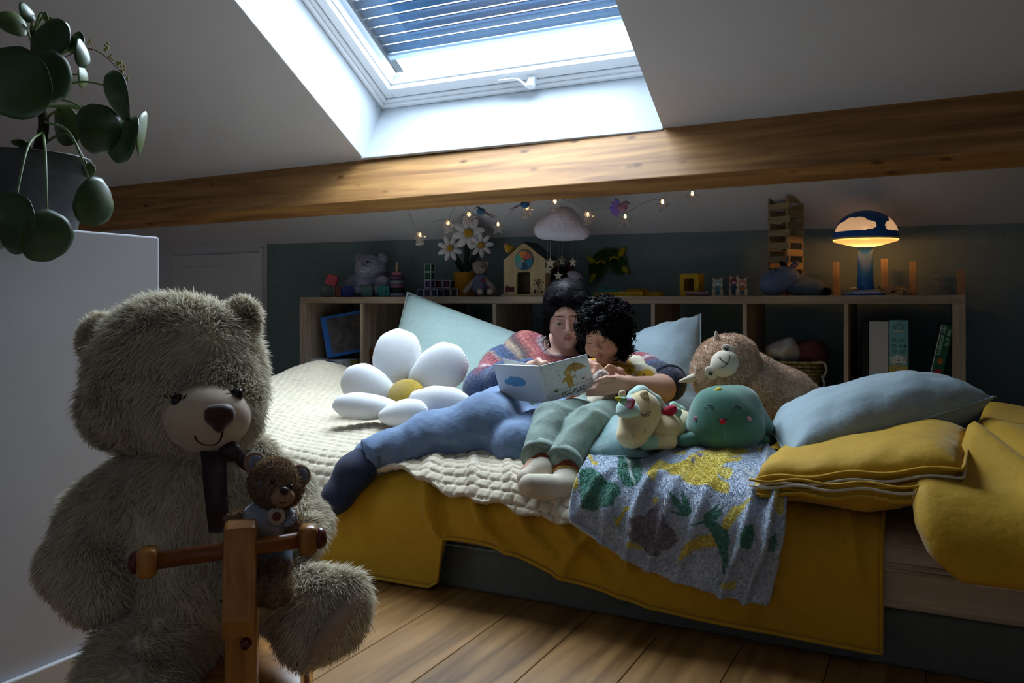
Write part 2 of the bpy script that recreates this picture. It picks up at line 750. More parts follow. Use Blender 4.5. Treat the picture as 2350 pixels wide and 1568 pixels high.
def strand(m):
    """the same pile as thin ribbons that let some light through"""
    if m.name in _STRAND:
        return _STRAND[m.name]
    s = m.copy()
    s.name = m.name + '_pile'
    nt = s.node_tree
    b = nt.nodes['Principled BSDF']
    t = nt.nodes.new('ShaderNodeBsdfTranslucent')
    mx = nt.nodes.new('ShaderNodeMixShader')
    mx.inputs[0].default_value = .40
    nt.links.new(b.inputs['Base Color'].links[0].from_socket, t.inputs[0])
    nt.links.new(b.outputs[0], mx.inputs[1])
    nt.links.new(t.outputs[0], mx.inputs[2])
    nt.links.new(mx.outputs[0], nt.nodes['Material Output'].inputs[0])
    _STRAND[m.name] = s
    return s


def piled(skin, pile):
    """skin mesh and its pile as one mesh with two material slots"""
    V, F = join((skin[0], skin[1].tolist() if isinstance(skin[1], np.ndarray) else skin[1]), pile)
    return V, F, len(skin[1])


def part(name, vf, mat, parent, smooth=True, cols=None, norms=None, label=None, midx=None, kind=None, angle=None):
    V, F = vf[:2]
    if len(vf) == 3:
        midx = np.r_[np.zeros(vf[2], int), np.ones(len(F) - vf[2], int)]
        mat = [mat, strand(mat)]
    base = WLOC[parent.name]
    me = _mesh(name, np.asarray(V, float) - base, F, mat, smooth, cols, norms, midx)
    if angle:
        me.set_sharp_from_angle(angle=math.radians(angle))
    o = bpy.data.objects.new(name, me)
    COL.objects.link(o)
    o.parent = parent
    WLOC[o.name] = base
    if label:
        o['label'] = label
    if kind:
        o['kind'] = kind
    return o


def tag(o, label=None, cat=None, group=None, kind=None):
    for k, v in (('label', label), ('category', cat), ('group', group), ('kind', kind)):
        if v:
            o[k] = v
    return o


def thing(name, label, cat, loc, group=None):
    o = bpy.data.objects.new(name, None)
    o.empty_display_size = .05
    COL.objects.link(o)
    o.location = tuple(float(x) for x in loc)
    WLOC[o.name] = np.asarray(loc, float)
    return tag(o, label, cat, group)


def solo(name, vf, mat, label=None, cat=None, group=None, kind=None, smooth=True, cols=None, norms=None, midx=None, angle=None):
    """a thing (or a piece of the setting) that is one mesh, origin at its base"""
    V, F = vf[:2]
    if len(vf) == 3:
        midx = np.r_[np.zeros(vf[2], int), np.ones(len(F) - vf[2], int)]
        mat = [mat, strand(mat)]
    V = np.asarray(V, float)
    base = np.array([(V[:, 0].min() + V[:, 0].max()) / 2, (V[:, 1].min() + V[:, 1].max()) / 2, V[:, 2].min()])
    me = _mesh(name, V - base, F, mat, smooth, cols, norms, midx)
    if angle:
        me.set_sharp_from_angle(angle=math.radians(angle))
    o = bpy.data.objects.new(name, me)
    COL.objects.link(o)
    o.location = tuple(base)
    WLOC[o.name] = base
    return tag(o, label, cat, group, kind)


def text_mesh(s, size, m, loc, depth_=.0004, align='CENTER', shear=0, bold=0, sx=1.0):
    cu = bpy.data.curves.new('lettering', 'FONT')
    cu.body = s
    cu.size = size
    cu.align_x = align
    cu.align_y = 'CENTER'
    cu.shear = shear
    cu.offset = bold
    cu.extrude = depth_
    cu.resolution_u = 3
    o = bpy.data.objects.new('lettering', cu)
    COL.objects.link(o)
    bpy.context.view_layer.update()
    me = o.evaluated_get(bpy.context.evaluated_depsgraph_get()).to_mesh()
    V = np.array([v.co[:] for v in me.vertices])
    F = [tuple(p.vertices) for p in me.polygons]
    o.to_mesh_clear()
    bpy.data.objects.remove(o)
    bpy.data.curves.remove(cu)
    V[:, 0] *= sx
    return xf((V, F), m, loc)


def inpoly(x, y, poly):
    P = np.asarray(poly, float)
    r = np.zeros(x.shape, bool)
    j = len(P) - 1
    for i in range(len(P)):
        xi, yi, xj, yj = *P[i], *P[j]
        c = (yi > y) != (yj > y)
        with np.errstate(divide='ignore', invalid='ignore'):
            r ^= c & (x < (xj - xi) * (y - yi) / (yj - yi + 1e-30) + xi)
        j = i
    return r

# ================================================================== the room
ROOFM = np.stack([np.array([1, 0, 0]), -UPS, NRM], axis=1)


def rbox(x0, x1, s0, s1, n0, n1, bevel=0):
    return box(roof((x0 + x1) / 2, (s0 + s1) / 2, (n0 + n1) / 2), (x1 - x0, s1 - s0, n1 - n0), ROOFM, bevel)


m_white = M('white_plaster', hexc('#d3d4dc'), .9, .02, 6, .05, 90)
m_reveal = M('white_painted_reveal', hexc('#b9bfc5'), .75, .01, 8)
m_frame = M('white_lacquered_window_frame', hexc('#eef1f4'), .35, .01, 8, spec=.5)
m_green = M('dark_green_wall_paint', hexc('#788d90'), .85, .05, 4, .06, 120)
m_trim = M('white_trim_paint', hexc('#dcdcde'), .5, .02, 8)
m_floor = wood('oak_planks', hexc('#65461f'), hexc('#9c7444'), 1, 3.2, .42)
m_beam = wood('pine_beam', hexc('#835a35'), hexc('#b5864f'), 0, 3.0, .55, knots=True)
m_shelf = wood('grey_oak_shelf', hexc('#8d7a67'), hexc('#b09b84'), 0, 5.0, .6)
m_shelf_v = wood('grey_oak_shelf_upright', hexc('#8d7a67'), hexc('#b09b84'), 2, 5.0, .6)

XL, XR, YB = -5.0, 2.4, -1.4
# floor slab with its planks laid towards the back wall
fl = solo('floor', bx(XL, XR, YB, 3.75, -.06, -.012), m_floor, kind='structure', smooth=False)
pw = .18
plank_len = 1.22
x = -.7475 - pw * 23
shared = {}
k = 0
while x < XR:
    y = YB - random.uniform(0, 1.1)
    while y < 3.75:
        y0, y1 = max(y, YB), min(y + plank_len, 3.75)
        if y1 - y0 > .02 and x > XL - .1:
            key = round(y1 - y0, 3)
            if key not in shared:
                me = _mesh('plank', *box((0, 0, 0), (pw - .0016, y1 - y0 - .0016, .0125), None, .0012, 1), m_floor, False, None, None, None)
                shared[key] = me
            o = bpy.data.objects.new('plank', shared[key])
            COL.objects.link(o)
            o.parent = fl
            o.location = Vector((x + pw / 2, (y0 + y1) / 2, -.00625)) - fl.location
        y += plank_len
    x += pw

# walls
WYL, WYR = 3.568, 3.623     # the back wall runs very slightly askew
wall_y = lambda x: WYL + (x + 3.36) / 3.63 * (WYR - WYL)


def wall_back(x0, x1, z1=1.2):
    V = [(x0, wall_y(x0), 0), (x1, wall_y(x1), 0), (x1, wall_y(x1) + .1, 0), (x0, wall_y(x0) + .1, 0)]
    V += [(a, b, z1) for a, b, _ in V]
    return np.array(V), [(0, 1, 5, 4), (1, 2, 6, 5), (2, 3, 7, 6), (3, 0, 4, 7), (4, 5, 6, 7), (3, 2, 1, 0)]


solo('wall_back', wall_back(-3.36, XR), m_green, kind='structure', smooth=False)
wb2 = solo('wall_back_left', wall_back(XL, -3.36), m_white, kind='structure', smooth=False)


def gable(x0, x1):
    V = [(x, y, z) for x in (x0, x1) for y, z in ((YB, 0), (3.75, 0), (3.75, ROOF_A - ROOF_B * 3.75 + .03), (YB, ROOF_A - ROOF_B * YB + .03))]
    return np.array(V), [(0, 1, 2, 3), (7, 6, 5, 4), (0, 4, 5, 1), (1, 5, 6, 2), (2, 6, 7, 3), (3, 7, 4, 0)]


solo('wall_left', gable(XL - .1, XL), m_white, kind='structure', smooth=False)
solo('wall_right', gable(XR, XR + .1), m_white, kind='structure', smooth=False)
solo('wall_front', bx(XL, XR, YB - .1, YB, 0, 4.08), m_white, kind='structure', smooth=False)
d1 = solo('door_1', bx(-4.08, -3.385, wall_y(-3.7) - .018, wall_y(-3.7) + .02, .05, 1.025, .003), m_trim, kind='structure', smooth=False)
part('door_panel', bx(-4.0, -3.46, wall_y(-3.7) - .024, wall_y(-3.7), .13, .955, .003), m_trim, d1, smooth=False)
part('door_panel', bx(-3.394, -3.372, wall_y(-3.37) - .028, wall_y(-3.37) + .01, .0, 1.05, .003), m_trim, d1, smooth=False)

# low partition at the left with its skirting
solo('wall_partition', bx(-1.86, -1.492, YB, 1.262, 0, .889, .004), m_white, kind='structure', smooth=False)
solo('baseboard_partition', bx(-1.4915, -1.479, YB, 1.274, 0, .072, .003), m_trim, kind='structure', smooth=False)

# sloping ceiling around the roof window
WX0, WX1, WS = -2.30, -0.918, 1.30
S0, S1 = -.85, 5.25
ceil = solo('ceiling', join(rbox(XL, WX0, S0, S1, 0, .05), rbox(WX1, XR, S0, S1, 0, .05),
                            rbox(WX0, WX1, S0, 0, 0, .05), rbox(WX0, WX1, WS, S1, 0, .05)), m_white, kind='structure', smooth=False)
RD = .337
win = solo('window_1', join(rbox(WX0 - .04, WX0 + .002, -.04, WS + .04, .0015, RD + .12), rbox(WX1 - .002, WX1 + .04, -.04, WS + .04, .0015, RD + .12),
                            rbox(WX0, WX1, -.04, .002, .0015, RD + .12), rbox(WX0, WX1, WS - .002, WS + .04, .0015, RD + .12)),
           m_reveal, kind='structure', smooth=False)
part('window_sill_trim', rbox(WX0, WX1, -.004, .010, -.010, .012, .003), m_reveal, win, smooth=False)


def barframe(name, a, b, n0, n1, bev, extra=0):
    """four bars between inset a and inset b of the opening"""
    for q in (rbox(WX0 + a, WX0 + b, a, WS - a, n0, n1, bev), rbox(WX1 - b, WX1 - a, a, WS - a, n0, n1, bev),
              rbox(WX0 + b, WX1 - b, a, b + extra, n0, n1, bev), rbox(WX0 + b, WX1 - b, WS - b, WS - a, n0, n1, bev)):
        part(name, q, m_frame, win, smooth=False)


barframe('window_frame', .0025, .020, .285, .42, .003)
barframe('window_frame', .020, .036, .300, .42, .003)
barframe('window_sash', .039, .084, .312, .42, .005, .006)
barframe('glazing_bead', .084, .091, .340, .40, .002, .006)
# handle at the foot of the sash
hx = -1.56
hp = [roof(hx - .10, .070, .296), roof(hx - .03, .070, .294), roof(hx + .0, .064, .286), roof(hx + .028, .046, .268), roof(hx + .05, .042, .266)]
hd = part('window_handle', tube(spline(hp, 6), [.009, .010, .010, .010, .012], 10, flat=.6), m_frame, win)
part('handle_base', rbox(hx + .03, hx + .062, .034, .062, .258, .316, .005), m_frame, hd, smooth=False)
part('screw', lathe([(0, 0), (.004, 0), (.004, .001), (0, .001)], 10, frame((1, 0, 0)), roof(WX0 + .001, .04, .27)), M('screw_steel', (.5, .5, .5), .4, 0, metal=1), win)

# glass: thin, clear, slightly reflecting
mg = bpy.data.materials.new('clear_window_glass')
mg.use_nodes = True
_nt = mg.node_tree
_nt.nodes.remove(_nt.nodes['Principled BSDF'])
_tr, _gl, _mx = (_nt.nodes.new(n) for n in ('ShaderNodeBsdfTransparent', 'ShaderNodeBsdfGlossy', 'ShaderNodeMixShader'))
_tr.inputs[0].default_value = (.93, .97, 1, 1)
_gl.inputs['Roughness'].default_value = .02
_mx.inputs[0].default_value = .05
_nt.links.new(_tr.outputs[0], _mx.inputs[1])
_nt.links.new(_gl.outputs[0], _mx.inputs[2])
_nt.links.new(_mx.outputs[0], _nt.nodes['Material Output'].inputs[0])
part('window_pane', rbox(WX0 + .088, WX1 - .088, .094, WS - .088, .372, .376), mg, win, smooth=False)

# roller shutter outside, let down to a hand's breadth above the sill
shm = M('shutter_slat_aluminium', hexc('#2c587c'), .3, .10, 5, metal=.4, spec=.5)
sht = thing('roller_shutter', 'half lowered slatted roller shutter outside the roof window', 'shutter', roof(-1.61, .3, .44))
s = .182
part('bottom_bar', rbox(WX0 + .08, WX1 - .08, s - .030, s - .004, .43, .452, .004), M('shutter_bar', hexc('#b9d0e6'), .35, .03, 6, metal=.3), sht, smooth=False)
prof = [(-.5, 0), (-.3, .006), (0, .009), (.3, .006), (.5, 0)]
slat_v = None
while s < WS:
    h = .0425
    pts0 = [roof(WX0 + .08, s + h * (.5 + q), .445 + e) for q, e in prof]
    pts1 = [roof(WX1 - .08, s + h * (.5 + q), .445 + e) for q, e in prof]
    pts2 = [p + NRM * .004 for p in pts0]
    pts3 = [p + NRM * .004 for p in pts1]
    V = np.array(pts0 + pts1 + pts2 + pts3)
    F = [(i, i + 1, i + 6, i + 5) for i in range(4)] + [(i + 10, i + 15, i + 16, i + 11) for i in range(4)]
    part('slat', (V, F), shm, sht, smooth=False)
    s += .0505
for xx in (WX0 + .05, WX1 - .085):
    part('guide_rail', rbox(xx, xx + .035, .0, WS, .425, .47, .003), M('shutter_rail', hexc('#2b3238'), .5, .03), sht, smooth=False)

# made-up window frame round the added fill light, out of view
w2 = solo('fill_light_frame', join(rbox(.25, .31, 3.05, 4.15, -.02, 0), rbox(1.49, 1.55, 3.05, 4.15, -.02, 0), rbox(.31, 1.49, 3.05, 3.11, -.02, 0), rbox(.31, 1.49, 4.09, 4.15, -.02, 0)), m_frame, kind='structure', smooth=False)

# purlin beam under the slope
def beam_y(x):
    return 3.052 - (x + 2.3) * .0116


ends = []
for xx in (XL, XR):
    T = np.array([xx, beam_y(xx), ROOF_A - ROOF_B * beam_y(xx)])
    A_ = T - NRM * .234
    ends.append([T + NRM * .01, A_, A_ - UPS * .086, T - UPS * .086 + NRM * .01])
bm = bmesh.new()
vs = [[bm.verts.new(p) for p in e] for e in ends]
bm.faces.new(vs[0]), bm.faces.new(vs[1][::-1])
for i in range(4):
    bm.faces.new((vs[0][i], vs[1][i], vs[1][(i + 1) % 4], vs[0][(i + 1) % 4]))
bmesh.ops.recalc_face_normals(bm, faces=bm.faces[:])
bmesh.ops.bevel(bm, geom=[e for e in bm.edges if abs(e.verts[0].co.x - e.verts[1].co.x) > 1], offset=.004, segments=2, profile=.5, affect='EDGES')
bm.verts.index_update()
solo('trim_beam', from_bm(bm), m_beam, kind='structure', smooth=False)

# ------------------------------------------------------------------ shelf unit
SX0, SX1, SF, SB, ST = -2.803, .074, 3.2, 3.565, .773
sh = thing('cube_shelf', 'long grey oak cube shelf standing along the green wall behind the bed', 'shelf', ((SX0 + SX1) / 2, 3.38, 0))
part('top_panel', bx(SX0, SX1, SF, SB, ST - .03, ST, .0015, 1), m_shelf, sh, smooth=False)
part('side_panel', bx(SX0, SX0 + .04, SF, SB, 0, ST - .0305, .0015, 1), m_shelf_v, sh, smooth=False)
part('side_panel', bx(SX1 - .04, SX1, SF, SB, 0, ST - .0305, .0015, 1), m_shelf_v, sh, smooth=False)
PITCH = (SX1 - SX0 - .04) / 8
DIVX = [SX0 + .02 + PITCH * i for i in range(9)]
for i in range(1, 8):
    part('divider', bx(DIVX[i] - .008, DIVX[i] + .008, SF, SB, .04, ST - .0305, .001, 1), m_shelf_v, sh, smooth=False)
for i in range(8):
    part('shelf_board', bx(DIVX[i] + .0085 + (.012 if i == 0 else 0), DIVX[i + 1] - .0085 - (.012 if i == 7 else 0), SF + .002, SB, .39, .406, .001, 1), m_shelf, sh, smooth=False)
part('bottom_panel', bx(SX0 + .041, SX1 - .041, SF, SB, .0, .0395, .0015, 1), m_shelf, sh, smooth=False)
CELLZ = .406

# ================================================================== the bed and its covers
BED_X0, BED_X1, BED_F, BED_B, BED_Z = -2.62, 1.0, 1.89, 3.17, .33
m_base = M('grey_green_upholstery', hexc('#5d625a'), .95, .10, 60, .5, 900, sheen=.2, bdist=.0015)
m_sheet = M('champagne_satin', hexc('#b8a588'), .34, .10, 14, .25, 60, stretch=(.15, 1, 3), spec=.6, bdist=.01)
bed = thing('bed', 'low wide upholstered bed with champagne satin sheet along the shelf', 'bed', (-.8, 2.5, 0))
part('bed_base', bx(BED_X0, BED_X1, BED_F + .005, BED_B, 0, .118, .012, 3), m_base, bed)
class Profile:
    """cross-section over the bed: s runs from the wall over the top and down the front, off lifts it"""
    def __init__(self, off, r=.10, back=3.12):
        self.off, self.r = off, r
        top = BED_Z - .012 + off
        front = BED_F - off
        self.back, self.top, self.front = back, top, front
        self.l1 = back - (front + r)
        self.l2 = r * math.pi / 2

    def yz(self, s):
        s = np.asarray(s, float)
        a = np.clip((s - self.l1) / self.r, 0, math.pi / 2)
        y = np.where(s < self.l1, self.back - s, self.front + self.r - self.r * np.sin(a))
        z = np.where(s < self.l1, self.top, self.top - self.r + self.r * np.cos(a))
        z = np.where(s > self.l1 + self.l2, self.top - self.r - (s - self.l1 - self.l2), z)
        # towards the front edge the soft top gives way a little
        sag = np.clip((s - (self.l1 - .45)) / .45, 0, 1)
        z = z - .045 * sag * sag * np.where(s < self.l1 + self.l2, 1, np.clip(1 - (s - self.l1 - self.l2) / .1, 0, 1))
        return y, z

    def nyz(self, s):
        a = np.clip((np.asarray(s, float) - self.l1) / self.r, 0, math.pi / 2)
        return -np.sin(a), np.cos(a)

    def hit(self, px, py):
        """(x, s) of the point of this cover seen at a photograph pixel"""
        s = np.linspace(0, 2.2, 1200)
        y, z = self.yz(s)
        d = ray(px, 0)
        t = y / d[1]
        q = HYP - (z - CAM_H) / t * FPX
        i = int(np.argmax(q >= py))
        if i == 0:
            i = 1
        f = (py - q[i - 1]) / (q[i] - q[i - 1] + 1e-9)
        ss = s[i - 1] + min(max(f, 0), 1) * (s[i] - s[i - 1])
        yy = float(self.yz(ss)[0])
        return yy * d[0] / d[1], ss

    def point(self, X, S_, lift=0):
        y, z = self.yz(S_)
        ny, nz = self.nyz(S_)
        return np.stack([X, y + ny * lift, z + nz * lift], -1)


pm = Profile(0.0, .06, BED_B - .01)
sm_ = np.r_[np.linspace(0, pm.l1 - .02, 24), np.linspace(pm.l1, pm.l1 + pm.l2, 8), pm.l1 + pm.l2 + np.linspace(.02, pm.top - .06 - .125, 5)]
my_, mz_ = pm.yz(sm_)
sec = np.stack([np.r_[my_, BED_F + .012, BED_B - .01], np.r_[mz_, .121, .121]], 1)
xs_ = np.r_[BED_X0, BED_X0 + .004, np.linspace(BED_X0 + .02, BED_X1 - .02, 40), BED_X1 - .004, BED_X1]
ctr_ = sec.mean(0)
rows = [np.c_[np.full(len(sec), x_), ctr_ + (sec - ctr_) * (.97 if i_ in (0, len(xs_) - 1) else 1)] for i_, x_ in enumerate(xs_)]
n_ = len(sec)
Vm = np.concatenate(rows)
Fm_ = [(i * n_ + j, i * n_ + (j + 1) % n_, (i + 1) * n_ + (j + 1) % n_, (i + 1) * n_ + j) for i in range(len(xs_) - 1) for j in range(n_)]
Fm_ += [tuple(reversed(range(n_))), tuple((len(xs_) - 1) * n_ + j for j in range(n_))]
mt = part('mattress', (Vm, Fm_), m_sheet, bed, angle=50)
for z_, y_ in ((.127, BED_F + .004), (.200, BED_F - .001), (.212, BED_F - .001)):
    part('piping', tube([(BED_X0 + .02, y_, z_), (BED_X1 - .02, y_, z_)], .006 if z_ < .15 else .0035, 8), m_sheet, mt)


def both_sides(P, th):
    """give a cloth sheet real thickness"""
    v, f = gridmesh(P)
    f = [q[::-1] for q in f]
    N = vnormals(v, np.array(f))
    a, b, _ = P.shape
    idx = np.arange(a * b).reshape(a, b)
    rim = np.concatenate([idx[:, 0], idx[-1, 1:], idx[::-1, -1][1:], idx[0, ::-1][1:]])
    o = len(v)
    g = [q[::-1] for q in f]
    F = f + [tuple(i + o for i in q) for q in g]
    for i in range(len(rim) - 1):
        F.append((int(rim[i]), int(rim[i + 1]), int(rim[i + 1]) + o, int(rim[i]) + o))
    return np.concatenate([v, v - N * th]), F


def bed_folds(Xm, Ss, l1=1.13):
    """diagonal folds where the covers turn over the front edge"""
    o = np.zeros_like(Xm)
    for cx, amp, w, sl in ((-1.24, .034, .024, .35), (-1.13, .028, .018, .55), (-1.03, .024, .016, .65), (-.93, .020, .014, .7), (-.80, .018, .014, .55), (-.66, .022, .014, -.45), (-.56, .018, .012, -.3), (-.42, .014, .012, .4), (-.28, .018, .016, -.25), (-.19, .014, .014, .2), (-1.45, .014, .03, .2)):
        d_ = Xm - cx - sl * (Ss - l1)
        o += amp * np.exp(-(d_ / w) ** 2) * np.clip((Ss - l1 + .06) / .15, 0, 1) * np.clip(1.4 - (Ss - l1) / .30, 0, 1)
    return o


# ---- yellow duvet, hanging over the front
m_yel = M('mustard_cotton', hexc('#be9216'), .75, .05, 9, .30, 14, sheen=.15, bdist=.02)
pd = Profile(.030, .11)
nx, ns = 300, 110
Xg = np.linspace(-2.56, -.110, nx)
hem = np.interp(Xg, [-2.6, -2.2, -1.60, -1.30, -1.185, -1.16, -1.135, -1.05, -.95, -.80, -.60, -.40, -.25, -.10],
                [.012, .012, .012, .010, .010, .02, .150, .145, .125, .085, .055, .044, .038, .034])
smax = pd.l1 + pd.l2 + (pd.top - pd.r - hem)
Xm, Sm = np.meshgrid(Xg, np.linspace(0, 1, ns), indexing='ij')
Ss = Sm * smax[:, None]
drop = np.clip((Ss - pd.l1) / .25, 0, 1)
lift = .014 * fbm2(Xm * 8 + Ss * 5, Ss * 3.0, 3, 2) * drop + bed_folds(Xm, Ss) * np.where(Ss > pd.l1 + pd.l2 * .6, 1.35, 1.0)
lift += .03 * np.exp(-((Xm + 1.5) / .35) ** 2) * drop      # the left corner bellies out to the floor
Pd = pd.point(Xm, Ss, lift)
Pd[..., 2] = np.maximum(Pd[..., 2], .006)
dv = thing('duvet', 'mustard yellow duvet spread over the bed and hanging over its front edge', 'duvet', (-1.3, 2.5, .33))
part('cover', both_sides(Pd, .012), m_yel, dv)
part('piping', tube(np.concatenate([Pd[::3, -1] + (0, -.002, 0), Pd[-1, ::-4] + (.002, 0, 0)]), .0045, 6), m_yel, dv)

# ---- cream basket-weave blanket over the left of the bed
m_knit = M('cream_knit_wool', hexc('#cdbfa6'), .95, .10, 55, .35, 700, sheen=.3, bdist=.002)
pk = Profile(.046, .11)
edge_px = [(560, 1120), (650, 1135), (717, 1145), (790, 1152), (846, 1098), (899, 1084), (953, 1095), (989, 1120), (1053, 1145), (1131, 1156), (1238, 1191), (1318, 1203)]
ex = [pk.hit(*q) for q in edge_px]
ex_x, ex_s = [e[0] for e in ex], [e[1] for e in ex]
nx, ns = 520, 400
Xg = np.linspace(-2.63, ex_x[-1], nx)
smax = np.interp(Xg, ex_x, ex_s) + .006 * np.sin(Xg * 60)
Xm, Sm = np.meshgrid(Xg, np.linspace(0, 1, ns), indexing='ij')
Ss = Sm * smax[:, None]
# woven blocks, alternate rows shifted, drawn a little off the bed's lines
wx, ws = Xm + .10 * Ss + .03 * np.sin(Ss * 4), Ss - .08 * Xm + .03 * np.sin(Xm * 5)
row = np.floor(ws / .026)
fx = (wx / .034 + .5 * (row % 2)) % 1.0
fy = (ws / .026) % 1.0
blk = (1 - np.abs(2 * fx - 1) ** 7) * (1 - np.abs(2 * fy - 1) ** 5)
lift = .0068 * blk + .0020 * fbm2(Xm * 60, Ss * 60, 5, 2) + .55 * bed_folds(Xm, Ss)
flatten = np.clip((Ss - .05) / .2, 0, 1)
lift += .016 * (.9 + fbm2(Xm * 6, Ss * 6, 8, 2)) * np.clip((pk.l1 - Ss) / .3, .0, 1) + .014 * fbm2(Xm * 8 + Ss * 5, Ss * 3.0, 3, 2) * np.clip((Ss - pd.l1) / .25, 0, 1)
lift += .03 * np.exp(-((Xm + 1.5) / .35) ** 2) * np.clip((Ss - pd.l1) / .25, 0, 1)
lift += .085 * np.exp(-((Xm + 2.52) / .20) ** 2 - ((Ss - .10) / .22) ** 2)        # hump over a pillow at the far corner
rim = np.clip((smax[:, None] - Ss) / .05, 0, 1)
lift += .016 * (1 - rim) * (rim > 0)
Pk = pk.point(Xm, Ss, lift)
Pk[..., 2] = np.maximum(Pk[..., 2], .01)
kb = solo('knitted_blanket', both_sides(Pk, .012), m_knit, 'cream basket weave knitted blanket spread over the left half of the bed', 'blanket')

# ---- fleece throw with dinosaurs, over the bed edge in front of the plush toys
pf = Profile(.070, .10)


def curve_px(pts, n):
    q = np.array([pf.hit(*p) for p in pts])
    d = np.r_[0, np.cumsum(np.linalg.norm(np.diff(q, axis=0), axis=1))]
    return np.stack([np.interp(np.linspace(0, d[-1], n), d, q[:, i]) for i in (0, 1)], 1)


n1, n2 = 260, 220
topc = curve_px([(1352, 1052), (1430, 1026), (1520, 1018), (1640, 1018), (1740, 1018), (1822, 1062)], n1)
botc = curve_px([(1312, 1185), (1345, 1215), (1400, 1258), (1480, 1302), (1560, 1336), (1660, 1368), (1762, 1388)], n1)
lefc = curve_px([(1352, 1052), (1328, 1090), (1312, 1140), (1312, 1185)], n2)
rigc = curve_px([(1822, 1062), (1812, 1130), (1798, 1220), (1780, 1310), (1762, 1388)], n2)
u, v = np.linspace(0, 1, n1)[:, None, None], np.linspace(0, 1, n2)[None, :, None]
XS = (1 - v) * topc[:, None] + v * botc[:, None] + (1 - u) * lefc[None] + u * rigc[None] \
    - ((1 - u) * (1 - v) * topc[0] + u * (1 - v) * topc[-1] + (1 - u) * v * botc[0] + u * v * botc[-1])
Xm, Ss = XS[..., 0], XS[..., 1]
uu, vv = u[..., 0] + 0 * Xm, v[..., 0] + 0 * Xm
lift = .006 * fbm2(Xm * 12, Ss * 5, 21, 2) + .6 * bed_folds(Xm, Ss)
dr = np.clip((Ss - pf.l1 + .05) / .2, 0, 1)
for c_, a_, w_ in ((.36, .018, .022), (.47, .014, .020), (.60, .012, .022), (.80, .020, .02), (.90, .024, .018), (.22, .012, .03)):
    lift += a_ * np.exp(-((uu - c_ - .05 * np.sin(vv * 3)) / w_) ** 2) * (.35 + .65 * dr)
lift += .006 * np.clip(1 - np.minimum(np.minimum(uu, 1 - uu) * 22, (1 - vv) * 22), 0, 1)
Pf = pf.point(Xm, Ss, lift)


def poly_xs(pts):
    return np.array([pf.hit(*p) for p in pts])


g_blue, g_yel, g_grn, g_gry, g_wht = hexc('#c2ccda'), hexc('#dfce6a'), hexc('#5a9482'), hexc('#938e99'), hexc('#d9dde0')
fc = np.tile(np.array(g_blue), (n1, n2, 1))


def crop(pts, ox=1280, oy=980, s=600 / 2138):
    return [(ox + x * s, oy + y * s) for x, y in pts]


